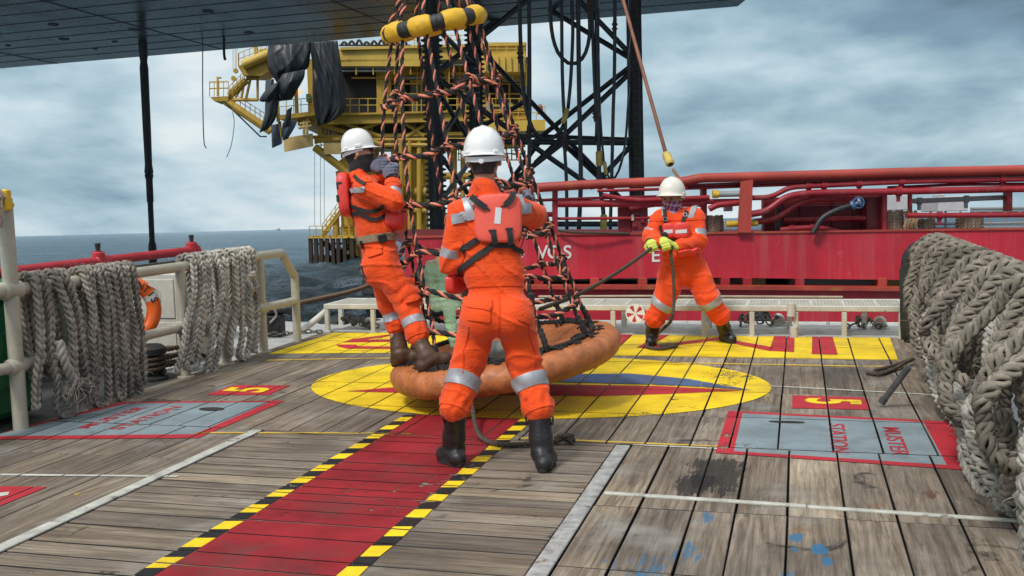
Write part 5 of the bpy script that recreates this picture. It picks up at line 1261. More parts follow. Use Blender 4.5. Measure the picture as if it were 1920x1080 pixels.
# lettering
M_VW = pmat('letter_white', (.68, .66, .62), .5, .1, 3, wear=(.36, .06, .07), wear_amt=.66, wscale=5)
for ch_, px in (('V', 1017), ('O', 1040), ('S', 1064), ('E', 1229)):
    mb = MB()
    for tr in text_polys(ch_, .36, .36, tuple(v(px, 474 if px < 1200 else 480, -.012)), tuple(SR), tuple(SN), .012): mb.add(tr, [(0, 1, 2)])
    mb.build('letter', M_VW, vs)
for x in (905, 1120, 1345, 1560, 1790):
    mb = MB(); mb.beam(v(x, 446 - (x - 1000) * .008, -.004), v(x, 521, -.004), .025, .008, SF); mb.build('weld_seam', M_VR, vs)
# top pipe (rusty), posts and pipes
vpipe('top_pipe', [(945, 362), (990, 353), (1100, 346), (1250, 340), (1282, 341), (1310, 334), (1430, 331), (1700, 323), (1920, 318), (XR_, 304)], .09, M_VRR, -.05)
mb = MB(); vpoly(mb, [(1286, 345), (1490, 337), (1920, 325), (XR_, 312), (XR_, 318), (1920, 331), (1490, 342), (1290, 350)], .5, .1); mb.build('top_plate', M_VRD, vs)
mb = MB(); vpoly(mb, [(1389, 340), (1411, 337), (1407, 436), (1383, 436)], .05, -.12); vpoly(mb, [(1407, 337), (1412, 337), (1408, 436), (1403, 436)], .5, -.13); mb.build('web_frame', M_VRR, vs)
mb = MB(); vpoly(mb, [(1036, 352), (1046, 352), (1046, 438), (1036, 438)], .25, .1); vbox(mb, 1316, 345, 1326, 438, .4, .2); vbox(mb, 1655, 362, 1664, 436, .3, .25); vbox(mb, 1889, 360, 1899, 396, .2, .2); vbox(mb, 1705, 352, 1711, 398, .2, .1); mb.build('post', M_VRP, vs)
mb = MB(); vbox(mb, 1432, 368, 1655, 436, .9, .2); vbox(mb, 1625, 370, 1655, 434, .5, .3)
for x in (1465, 1500, 1560, 1600): vbox(mb, x, 368, x + 3, 436, .85, .05)
for y in (385, 410): vbox(mb, 1470, y, 1625, y + 2, .85, .05)
mb.build('panel_wall', M_VRD, vs)
vpipe('deck_pipe', [(1411, 371), (1446, 370), (1480, 351), (1515, 349), (1681, 341), (1920, 336), (XR_, 322)], .05, flanges=[(1516, 349), (1545, 348), (1611, 345), (1690, 341), (1880, 337)])
vpipe('deck_pipe', [(1405, 402), (1436, 397), (1474, 368), (1515, 362), (1685, 359), (1920, 354), (XR_, 346)], .065, dd=-.05, flanges=[(1685, 359)])
vpipe('deck_pipe', [(1412, 417), (1452, 411), (1500, 379), (1530, 372), (1600, 372)], .06, dd=.12)
vpipe('deck_pipe', [(1470, 413), (1623, 409)], .05, dd=.5)
vpipe('deck_pipe', [(1463, 431), (1500, 427), (1540, 427), (1570, 434), (1590, 440)], .05, dd=.1, flanges=[(1485, 429), (1524, 427)])
vpipe('deck_pipe', [(1290, 353), (1920, 330), (XR_, 318)], .03, dd=.2)
vpipe('deck_pipe', [(1700, 404), (1920, 403), (XR_, 395)], .05, flanges=[(1762, 404)])
vpipe('deck_pipe', [(1664, 352), (1790, 346), (1920, 345)], .03, dd=.3)
for pts, r, dd in (([(950, 378), (1100, 372), (1250, 368)], .03, .1), ([(1130, 366), (1190, 376), (1330, 370)], .045, 0), ([(1120, 358), (1330, 352)], .03, .2), ([(1046, 382), (1320, 381)], .07, .1), ([(1180, 390), (1250, 380), (1330, 378), (1390, 377)], .05, .1), ([(1330, 392), (1345, 384), (1386, 380)], .06, 0), ([(1046, 410), (1180, 409), (1240, 408)], .03, .2), ([(960, 402), (1040, 402)], .05, .3)):
    vpipe('deck_pipe', pts, r, dd=dd)
vpipe('grey_pipe', [(1345, 364), (1388, 363)], .06, M_PG); vpipe('grey_pipe', [(1712, 377), (1885, 370)], .05, M_PG, .6, flanges=[(1724, 377), (1812, 373)])
M_YP = pmat('pipe_yellow', (.60, .38, .03), .4)
mb = MB(); mb.cyl(v(1336, 364), v(1347, 364), .075, k=12); mb.build('yellow_cap', M_YP, vs, angle=40)
mb = MB(); mb.cyl(v(1361, 420, .05), v(1420, 418, .05), .06, k=12); mb.build('yellow_pipe', M_YP, vs, angle=40)
vpipe('black_hose', [(1524, 437), (1540, 408), (1572, 392), (1602, 384)], .055, M_DARK, -.15)
mb = MB(); mb.lathe(v(1606, 382, -.18), nrm(SR + SN * .4 - SF * .3), [(.02, -.12), (.09, -.1), (.09, -.04), (.05, -.03), (.05, .03), (.11, .04), (.11, .08), (.03, .1)], 14); mb.torus(v(1610, 380, -.24), SF, .10, .014, 20, 6); mb.build('valve', pmat('valve_blue', (.05, .13, .24), .4, .3, 9), vs, angle=40)
mb = MB(); mb.tube([v(1459, 375, .3), v(1459, 436, .3)], .05, 8); mb.build('black_riser', M_DARK, vs)
mb = MB(); vbox(mb, 1185, 385, 1215, 432, .2, .3); vbox(mb, 1160, 388, 1184, 436, .3, .2)
for x, y in ((1195, 400), (1205, 415), (1190, 424)): mb.lathe(v(x, y, .18), SF, [(.001, -.04), (.04, -.03), (.05, .02)], 10)
mb.build('junction_box', M_VRD, vs)
mb = MB(); vbox(mb, 1184, 402, 1189, 414, .17, .02); mb.build('label_plate', pmat('plate_green', (.45, .52, .40), .5), vs)
mb = MB(); mb = None; M_HW = pmat('house_white', (.50, .53, .54), .5, .1)
for q in ((1662, 366, 1702, 394, 3, 1), (1760, 368, 1815, 396, 3, 1), (1360, 378, 1374, 396, .5, .2)):
    mb = MB(); vbox(mb, *q); vbox(mb, q[0] + 4, q[1] - 4, q[0] + 12, q[1], q[4], .5); mb.build('deck_house', M_HW, vs)
mb = MB()
for y in (400, 417, 425):
    mb.tube([v(1700, y + 4, 4), v(1980, y, 4)], .03, 6)
for x in range(1745, 1980, 28): mb.tube([v(x, 396, 4), v(x, 440, 4)], .025, 6)
for y in (391, 396): mb.tube([v(1820, y, 4.5), v(1980, y - 1, 4.5)], .035, 6)
mb.build('far_railing', M_PG, vs)
# rope fenders standing behind the bulwark
M_ROPEF = pmat('fender_rope', (.30, .24, .18), .9, .35, 30, bump=.6, bscale=100)
def rope_fender(x0, x1, y0, y1, dd, label):
    c = v((x0 + x1) / 2, y1, dd); R = (x1 - x0) / 2 * (DV + dd) / F_PX; H = (y1 - y0) * (DV + dd) / F_PX; mb = MB(); n = max(10, int(2 * math.pi * R / .05))
    for i in range(n):
        a = i / n * 2 * math.pi; p = c + (SR * math.cos(a) + SF * math.sin(a)) * (R - .025); w_ = .012 * math.sin(i * 2.1)
        twist_rope(mb, spline([p, p + SN * H * .5 + SR * w_, p + SN * (H - .01 * (i % 3))], 14), .032, 2, .12, (0,), 5)
    mb.tube([c, c + SN * (H - .03)], R - .04, 14)
    tag(mb.build('rope_fender', M_ROPEF, None, smooth=True), label, 'fender', 'rope fenders on the red vessel')
rope_fender(1657, 1693, 395, 440, .5, 'thick brown rope fender left of the hanging ropes on the red vessel')
rope_fender(1722, 1752, 410, 440, .7, 'short brown rope fender right of the hanging ropes on the red vessel')
rope_fender(1794, 1842, 407, 440, .5, 'rightmost and widest brown rope fender on the red vessel')
rope_fender(1325, 1356, 404, 440, .5, 'brown rope fender behind the shoulder of the worker hauling the rope')
mb = MB()
for x, y in ((1697, 396), (1703, 394), (1709, 397), (1716, 395)): twist_rope(mb, spline([v(x, y, .25), v(x + 3, y + 16, .2), v(x - 1, y + 30, .2), v(x + 2, 438, .25)], 20), .035, 3, .15, (0,), 5)
tag(mb.build('hanging_rope', pmat('rope_tan', (.38, .25, .13), .9, .3, 30, bump=.5), None, smooth=True), 'tan ropes hung over the red rail between two rope fenders', 'rope')
# tyre fenders between the vessels
def tyre(c, ax, R, r, label):
    t_ = thing('tyre_fender', label, 'tyre', tuple(c), 'black tyre fenders between the boats'); ax = nrm(ax)
    u = nrm(np.cross(ax, [0.3, .7, .2])); prof = []
    mb = MB(); mb.lathe(c, ax, [(R - r * 1.7, -r * .75), (R - r * .9, -r), (R - r * .2, -r * .95), (R, -r * .6), (R + .02, 0), (R, r * .6), (R - r * .2, r * .95), (R - r * .9, r), (R - r * 1.7, r * .75), (R - r * 1.55, 0), (R - r * 1.7, -r * .75)], 36); mb.build('tread', M_RUBBER, t_, smooth=True)
    mb = MB()
    for i in range(30):
        a = i / 30 * 2 * np.pi; d = np.cos(a) * u + np.sin(a) * np.cross(ax, u); mb.box(c + d * (R + .012), (.03, r * 1.2, .05), np.array([d, ax, np.cross(d, ax)]))
    mb.build('lug', M_RUBBER, t_)
tyre(S(716, 545, 18.6), SR * .9 - SF * .3, .52, .17, 'black tyre fender hanging beside the leaning worker')
tyre(S(812, 545, 18.8), -SF + SR * .3, .46, .16, 'black tyre fender seen behind the left side of the net')
tyre(S(1425, 600, 16.5), -SF * .5 + SR + SN * .3, .30, .12, 'black tyre fender under the right half of the grating bench')
tyre(S(660, 632, 12.8), SN + SF * .3, .5, .17, 'black tyre fender lying low beyond the left end of the grating bench')
# ropes to the vessel and rig
M_MOOR = pmat('mooring_tan', (.20, .12, .065), .9, .3, 20, bump=.4)
mb = MB(); a_, b_ = PX(548, 572, -5.9), S(760, 500, 19.5); twist_rope(mb, spline([a_, (a_ + b_) / 2 - [0, 0, .10], b_], 60), .035, 3, .22, (0,), 5)
tag(mb.build('mooring_line', M_MOOR, None, smooth=True), 'brown mooring line stretched over the water to the red vessel', 'rope')
mb = MB(); P = [S(1133 + .30 * (-370), -370, 33.0), S(1165, 0, 26.5), S(1208, 150, 23.2), S(1245, 285, 21.2)]
P = [P[0] + (P[-1] - P[0]) * q for q in np.linspace(0, 1, 4)]
P0, P3 = SH(1060, -390, HZ), S(1249, 290, 21.0)
ln = thing('crane_line', 'reddish brown line slanting down from the rig to the red vessel with a yellow sleeve', 'rope', tuple(P3), None)
L_ = MB(); L_.tube([P0, P3], .042, 8); L_.build('line', pmat('line_red_brown', (.24, .10, .06), .7, .25, 2), ln, smooth=True)
L_ = MB(); d_ = S(1262, 318, 20.6); L_.lathe(P3, d_ - P3, [(.045, -.03), (.085, .0), (.09, .08), (.082, .14), (.088, .25), (.09, .3), (.05, .34)], 12); L_.build('sleeve', M_COUP, ln, angle=50)
L_ = MB(); L_.tube([d_, S(1276, 338, 20.2)], .03, 8); L_.build('tail', M_MOOR, ln)
# lines leading from the vessel bulwark to the left
mb = MB(); twist_rope(mb, spline([v(1046, 432, -.1), v(1090, 436, -.2), v(1180, 438, -.1)], 30), .03, 3, .2, (0,), 5); tag(mb.build('hawser', M_TAR, None, smooth=True), 'dark hawser lying along the cap of the red bulwark above the white letters', 'rope')
# ------------------------------------------------------------------ implicit surfaces for bodies and clothes
def caps(a, b, ra, rb=None, ax=None, s=1.0, k=.03, neg=False):
    return dict(a=np.asarray(a, float), b=np.asarray(b, float), ra=ra, rb=ra if rb is None else rb, ax=None if ax is None else nrm(ax), s=s, k=k, neg=neg)
def ev_prim(c, P):
    ab = c['b'] - c['a']; L2 = ab @ ab
    t_ = np.clip(((P - c['a']) @ ab) / L2, 0, 1) if L2 > 1e-12 else np.zeros(len(P))
    v_ = P - c['a'] - t_[:, None] * ab
    if c['ax'] is not None:
        d = v_ @ c['ax']; v_ = v_ - (1 - 1 / c['s']) * d[:, None] * c['ax']
    return np.sqrt((v_ * v_).sum(1)) - (c['ra'] + (c['rb'] - c['ra']) * t_)
def make_sdf(prims, mod=None):
    def f(P):
        out = None
        for c in prims:
            d = ev_prim(c, P)
            if out is None: out = d; continue
            k = c['k']
            if c['neg']:
                h = np.clip(.5 - .5 * (out + d) / k, 0, 1); out = out * (1 - h) - d * h + k * h * (1 - h)
            else:
                h = np.clip(.5 + .5 * (d - out) / k, 0, 1); out = d * (1 - h) + out * h - k * h * (1 - h)
        if mod is not None: out = mod(P, out)
        return out
    return f
def sdf_mesh(f, lo, hi, h, blk=14, slack=.035):
    lo = np.asarray(lo, float); n = np.maximum(2, np.ceil((np.asarray(hi) - lo) / h).astype(int) + 1)
    n = ((n + blk - 1) // blk) * blk
    G = np.full(n, 1.0, np.float32)
    nb = n // blk
    bi = np.stack(np.meshgrid(*[np.arange(q) for q in nb], indexing='ij'), -1).reshape(-1, 3)
    ctr = lo + (bi * blk + (blk - 1) / 2) * h
    fc = f(ctr); hd = blk * h * .5 * 1.74
    base = np.stack(np.meshgrid(*[np.arange(blk)] * 3, indexing='ij'), -1).reshape(-1, 3)
    near = np.abs(fc) < hd * 1.25 + slack
    for i in np.nonzero(~near)[0]:
        a = bi[i] * blk; G[a[0]:a[0] + blk, a[1]:a[1] + blk, a[2]:a[2] + blk] = fc[i]
    ids = np.nonzero(near)[0]
    for c0 in range(0, len(ids), 40):
        ch = ids[c0:c0 + 40]; P = (bi[ch][:, None] * blk + base[None]).reshape(-1, 3)
        d = f(lo + P * h); G[P[:, 0], P[:, 1], P[:, 2]] = d
    neg = G < 0
    c8 = [(i, j, k) for i in (0, 1) for j in (0, 1) for k in (0, 1)]
    m = n - 1
    sl = lambda A, o: A[o[0]:o[0] + m[0], o[1]:o[1] + m[1], o[2]:o[2] + m[2]]
    cnt = sum(sl(neg, o).astype(np.int8) for o in c8)
    act = (cnt > 0) & (cnt < 8); idx = np.stack(np.nonzero(act), -1)
    vid = np.full(m, -1, np.int64); vid[act] = np.arange(len(idx))
    acc = np.zeros((len(idx), 3)); w_ = np.zeros(len(idx))
    vals = {o: G[idx[:, 0] + o[0], idx[:, 1] + o[1], idx[:, 2] + o[2]].astype(float) for o in c8}
    for o in c8:
        for ax in range(3):
            if o[ax]: continue
            p = list(o); p[ax] = 1; p = tuple(p); a, b_ = vals[o], vals[p]; cr = (a < 0) != (b_ < 0)
            q = np.where(cr, a / np.where(cr, a - b_, 1), 0); pos = np.array(o, float)[None] + 0 * q[:, None]; pos[:, ax] += q
            acc[cr] += pos[cr]; w_[cr] += 1
    V = lo + (idx + acc / w_[:, None]) * h
    Fq = []
    for ax in range(3):
        b1, b2 = (ax + 1) % 3, (ax + 2) % 3
        s0 = [slice(None)] * 3; s1 = [slice(None)] * 3; s0[ax] = slice(0, -1); s1[ax] = slice(1, None)
        A, B_ = neg[tuple(s0)], neg[tuple(s1)]; e = np.stack(np.nonzero(A != B_), -1)
        ok = (e[:, b1] > 0) & (e[:, b2] > 0) & (e[:, b1] < m[b1]) & (e[:, b2] < m[b2]) & (e[:, ax] < m[ax]); e = e[ok]
        inside = A[e[:, 0], e[:, 1], e[:, 2]]
        def cell(d1, d2):
            q = e.copy(); q[:, b1] -= d1; q[:, b2] -= d2; return vid[q[:, 0], q[:, 1], q[:, 2]]
        quad = np.stack([cell(1, 1), cell(0, 1), cell(0, 0), cell(1, 0)], -1)
        quad[~inside] = quad[~inside][:, ::-1]
        Fq.append(quad[(quad >= 0).all(1)])
    return V, np.vstack(Fq)
def sdf_obj(name, f, lo, hi, h, mat, parent=None, relax=1):
    V, Fq = sdf_mesh(f, lo, hi, h)
    me = bpy.data.meshes.new(name); me.vertices.add(len(V)); me.vertices.foreach_set('co', V.astype(np.float32).ravel())
    me.loops.add(Fq.size); me.loops.foreach_set('vertex_index', Fq.ravel().astype(np.int32))
    me.polygons.add(len(Fq)); me.polygons.foreach_set('loop_start', np.arange(0, Fq.size, 4, dtype=np.int32)); me.polygons.foreach_set('loop_total', np.full(len(Fq), 4, np.int32))
    me.update(calc_edges=True); me.validate()
    return link(name, me, mat, parent, True)
def grad(f, P, e=.002):
    g = np.stack([f(P + e * np.eye(3)[i]) - f(P - e * np.eye(3)[i]) for i in range(3)], -1)
    return g / (np.linalg.norm(g, axis=1)[:, None] + 1e-9)
def snap(f, P, lift=0.0, it=6):
    P = np.array(P, float)
    for _ in range(it):
        d = f(P) - lift; P = P - .9 * d[:, None] * grad(f, P)
    return P
def trace(f, O, D, t0, t1, it=70):
    O = np.asarray(O, float); D = np.asarray(D, float); t_ = np.full(len(O), float(t0)); 
    for _ in range(it): t_ = np.minimum(t_ + .75 * f(O + D * t_[:, None]), t1)
    return O + D * t_[:, None]
def surf_px(f, pts, d):
    D = np.array([nrm(ray(x, y)) for x, y in pts]); O = np.repeat(CAM[None], len(D), 0); return trace(f, O, D, d - 1.0, d + 1.2)
def px_patch(name, f, quad, d, mat, parent, lift=.004, th=.006, n=14, m=14, roundc=0.0):
    """cloth patch laid on the surface, its corners at four pixels (TL, TR, BR, BL)"""
    q = [np.array(a, float) for a in quad]; pts = []
    for i in range(n):
        for j in range(m):
            u, v_ = j / (m - 1), i / (n - 1)
            if roundc:
                uu_, vv_ = 2 * u - 1, 2 * v_ - 1; r = max(abs(uu_), abs(vv_)); s_ = r / (abs(uu_) ** 8 + abs(vv_) ** 8) ** .125 if r > 0 else 1
                u, v_ = .5 + .5 * uu_ * (1 - roundc + roundc * s_), .5 + .5 * vv_ * (1 - roundc + roundc * s_)
            pts.append((1 - v_) * ((1 - u) * q[0] + u * q[1]) + v_ * ((1 - u) * q[3] + u * q[2]))
    P = surf_px(f, pts, d); N = grad(f, P, .006); G = (P + N * (lift + th)).reshape(n, m, 3)
    mb = MB(); mb.grid(G[::-1], 0, th + .003); o = mb.build(name, mat, parent, smooth=False, angle=35); return o
def strap(name, f, P, wd, mat, parent, lift=.004, th=.004, n=40, closed=False, mb=None):
    Q = spline(P, n); Q = snap(f, Q, lift + th); 
    T = np.gradient(Q, axis=0); N = grad(f, Q, .006)
    for _ in range(3): N[1:-1] = (N[:-2] + N[1:-1] * 2 + N[2:]) / 4; N /= np.linalg.norm(N, axis=1)[:, None]
    W = np.cross(T, N); W /= (np.linalg.norm(W, axis=1)[:, None] + 1e-9)
    rows = []
    for s_ in (-.5, -.17, .17, .5):
        R_ = snap(f, Q + W * wd * s_, lift + th, 3); rows.append(R_)
    G = np.stack(rows, 1); own = mb is None; mb = mb or MB(); mb.grid(G, 0, -th)
    if own: return mb.build(name, mat, parent, angle=40)
def ring_band(name, f, a, b, t_, wd, mat, parent, lift=.003, th=.003, R0=.16, n=44, tilt=None, rows=4):
    a = np.asarray(a, float); b = np.asarray(b, float); d = nrm(b - a); 
    if tilt is not None: d2 = nrm(d + tilt)
    else: d2 = d
    u = nrm(np.cross(d2, [.31, .2, .93])); v_ = np.cross(d2, u); c = a + (b - a) * t_
    G = []
    for i in range(rows):
        off = (i / (rows - 1) - .5) * wd; an = np.arange(n) / n * 2 * np.pi
        D = np.cos(an)[:, None] * u + np.sin(an)[:, None] * v_; O = c + off * d2 + D * R0
        P = trace(f, O, -D, 0, R0); G.append(P + D * (lift + th))
    mb = MB(); mb.grid(np.array(G)[::-1], 0, th + .004, closed=True); return mb.build(name, mat, parent, angle=40)
def wrinkle(P, fr, seed=0):
    rg = np.random.default_rng(seed); D = rg.normal(size=(5, 3)); D /= np.linalg.norm(D, axis=1)[:, None]; ph = rg.random(5) * 6.28
    q = P * fr
    return np.sin(q @ D[0] + ph[0] + 1.6 * np.sin(q @ D[1] * .7 + ph[1])) * np.sin(q @ D[2] * .8 + ph[2] + 1.3 * np.sin(q @ D[3] * .6 + ph[3]))

WSTR = np.array([1.0, 1.0, 1.5])
def cloth_mat(name, col, rough=.8, bumpy=.5, var=.12, dirt=None):
    m, t, b = newmat(name)
    tc = t.n('ShaderNodeTexCoord').outputs['Object']
    n = t.noise(tc, 4.5, 6, .6); c = t.ramp(n, [(.3, tuple(q * (1 - var) for q in col)), (.7, tuple(min(1, q * (1 + var)) for q in col))])
    if dirt:
        c = t.mix(t.ramp(t.noise(t.mapping(tc, (1, 1, .7), (3, 1, 6)), 6, 9, .7), [(.55, 0), (.72, .6)]), c, dirt)
    t.lk(c, b.inputs['Base Color']); b.inputs['Roughness'].default_value = rough; b.inputs['Specular IOR Level'].default_value = .25
    b.inputs['Sheen Weight'].default_value = .15; b.inputs['Sheen Roughness'].default_value = .5
    w1 = t.noise(t.mapping(tc, (1, 1, 2.0)), 9, 5, .52, dist=2.2); w2 = t.noise(tc, 420, 2, .5)
    h = t.math('ADD', w1, t.math('MULTIPLY', w2, .04)); t.lk(t.bump(h, bumpy, .012), b.inputs['Normal']); return m
M_SUIT = cloth_mat('coverall_orange', (.80, .075, .008), .78, .75, .12, (.22, .035, .012))
M_SUIT2 = cloth_mat('coverall_orange_bright', (.82, .072, .010), .78, .75, .12, (.25, .035, .012))
M_REFL = pmat('reflective_grey', (.36, .37, .40), .38, .1, 30, .25, bump=.2, bscale=200)
M_VEST = pmat('vest_red', (.72, .045, .035), .45, .06, 12, bump=.1)
M_VESTC = pmat('vest_coral', (.78, .10, .065), .55, .06, 12, bump=.1)
M_BLACKW = pmat('webbing_black', (.012, .012, .013), .65, .2, 60, bump=.4, bscale=300)
M_STEEL = pmat('buckle_steel', (.55, .56, .58), .25, .1, 20, .9)
M_SKIN = pmat('skin', (.36, .17, .095), .5, .08, 30)
M_SKIN2 = pmat('skin_light', (.50, .27, .17), .5, .08, 30)
M_HAIR = pmat('hair_black', (.010, .008, .007), .5, .4, 120, bump=.6, bscale=240)
def helmet_mat(name, col, speck):
    m, t, b = newmat(name); tc = t.n('ShaderNodeTexCoord').outputs['Object']
    n = t.noise(tc, 5, 5); c = t.ramp(n, [(.3, tuple(q * .93 for q in col)), (.7, col)])
    vo = t.n('ShaderNodeTexVoronoi'); t.lk(tc, vo.inputs['Vector']); vo.inputs['Scale'].default_value = 55
    ms = t.noise(tc, 9, 3); 
    if speck: c = t.mix(t.math('MULTIPLY', t.ramp(vo.outputs['Distance'], [(.10, .9), (.17, 0)]), t.ramp(ms, [(.52, 0), (.60, 1)])), c, (.30, .03, .02))
    c = t.mix(t.ramp(t.noise(t.mapping(tc, (1, 1, 1), (8, 1, 1)), 14, 8, .7), [(.62, 0), (.8, .35)]), c, (.30, .27, .22))
    t.lk(c, b.inputs['Base Color']); b.inputs['Roughness'].default_value = .28; b.inputs['Coat Weight'].default_value = .25; return m
M_HELM = helmet_mat('helmet_white', (.78, .78, .77), False)
M_HELMS = helmet_mat('helmet_white_specked', (.78, .78, .77), True)
M_HELMC = helmet_mat('helmet_cream', (.74, .71, .62), False)
def boot_mat(name, col, rough):
    m, t, b = newmat(name); tc = t.n('ShaderNodeTexCoord').outputs['Object']
    n = t.noise(tc, 7, 8, .65); c = t.ramp(n, [(.3, tuple(q * .5 for q in col)), (.55, col), (.75, tuple(min(1, q * 1.7) for q in col))]); t.lk(c, b.inputs['Base Color'])
    t.lk(t.ramp(n, [(.3, rough + .2), (.7, max(.1, rough - .1))]), b.inputs['Roughness'])
    t.lk(t.bump(t.noise(t.mapping(tc, (1, 1, 1.6)), 26, 5, .6, dist=1.0), .45, .01), b.inputs['Normal']); return m
M_BOOTK = boot_mat('boot_black', (.016, .016, .018), .35)
M_BOOTB = boot_mat('boot_brown', (.085, .042, .022), .5)
M_SOLE = pmat('boot_sole', (.014, .013, .013), .75, .3, 30, bump=.4)
M_GLOVEG = cloth_mat('glove_grey', (.13, .14, .19), .85, .4)
M_GLOVEY = cloth_mat('glove_yellow', (.55, .60, .10), .8, .4, .2, (.07, .07, .03))
M_GAITER = cloth_mat('gaiter_black', (.022, .024, .028), .85, .6)

def pad(mb, c, ex, ey, ez, hw, hh, th, p=4.5, n=44, bow=0.0, mi=0):
    """stuffed rounded slab; ez points outwards"""
    a = np.linspace(0, 2 * np.pi, n, endpoint=False); ca, sa = np.cos(a), np.sin(a)
    r = (np.abs(ca) ** p + np.abs(sa) ** p) ** (-1 / p); X, Y = ca * r, sa * r
    prof = [(0.0, 0.0), (.6, 0), (.94, .0), (1.0, .22), (1.0, .72), (.96, .90), (.88, .99), (.55, 1.0), (0, 1.0)]
    V = []
    for s_, z in prof:
        x, y = X * hw * s_, Y * hh * s_; V.append(c + x[:, None] * ex + y[:, None] * ey + (z * th - bow * (x / hw) ** 2)[:, None] * ez)
    k = len(prof); Fc = [(i * n + j, i * n + (j + 1) % n, (i + 1) * n + (j + 1) % n, (i + 1) * n + j) for i in range(k - 1) for j in range(n)]
    mb.add(np.array(V).reshape(-1, 3), Fc, mi); return mb

def grip(center, axis, palm, toward, r_rope, sc=1.0, grow=0.0):
    """capsules of a hand closed round a rope: axis = rope direction (index finger towards +axis), palm = direction from the rope to the back of the hand,
    toward = wrist position. Four fingers of unequal length wrap round, the thumb leaves the side of the palm"""
    ax = nrm(axis); pl = nrm(np.asarray(palm) - (np.asarray(palm) @ ax) * ax); side = np.cross(ax, pl)
    w_ = np.asarray(toward, float)
    if (w_ - center) @ side > 0: side = -side       # fingers curl over the side away from the wrist
    P = []; fr = .0098 * sc + grow; R = r_rope + fr * .9
    kn = []
    for i, (o_, ln_, rad) in enumerate(((.033, 1.0, 1.0), (.011, 1.12, 1.05), (-.011, 1.05, 1.0), (-.031, .86, .88))):
        base = center + ax * o_ * sc + pl * (R + .012 * sc) - side * .012 * sc; kn.append(base)
        prev = base
        for a in (35, 80, 130, 185):
            q = math.radians(a * (.92 + .08 * ln_)) 
            p = center + ax * (o_ * sc * .95) + pl * (R * math.cos(q)) + side * (R * math.sin(q)) * 1.12
            P.append(caps(prev, p, fr * rad, fr * rad * .95, k=.006)); prev = p
    wc = center + pl * (R + .010 * sc) - side * .062 * sc
    for b_ in kn: P.append(caps(b_, wc + ax * ((b_ - center) @ ax) * .55, .0155 * sc + grow, .017 * sc + grow, k=.012))
    P.append(caps(wc, w_, .024 * sc + grow, .029 * sc + grow, k=.02))
    t0 = wc + ax * .028 * sc - pl * .006; t1 = center + ax * .058 * sc + pl * (R * .3) - side * (R + .012 * sc); t2 = center + ax * .052 * sc - pl * R * .9 - side * R * .35; t3 = center + ax * .040 * sc - pl * (R + .002) + side * R * .5
    P += [caps(t0, t1, .0155 * sc + grow, .0125 * sc + grow, k=.012), caps(t1, t2, .0118 * sc + grow, .0112 * sc + grow, k=.006), caps(t2, t3, .0112 * sc + grow, .0098 * sc + grow, k=.006)]
    return P
def bounds(prims, pad_=.06):
    A = np.array([c['a'] for c in prims] + [c['b'] for c in prims]); r = max(max(c['ra'], c['rb']) * max(1, c['s']) for c in prims)
    return A.min(0) - r - pad_, A.max(0) + r + pad_

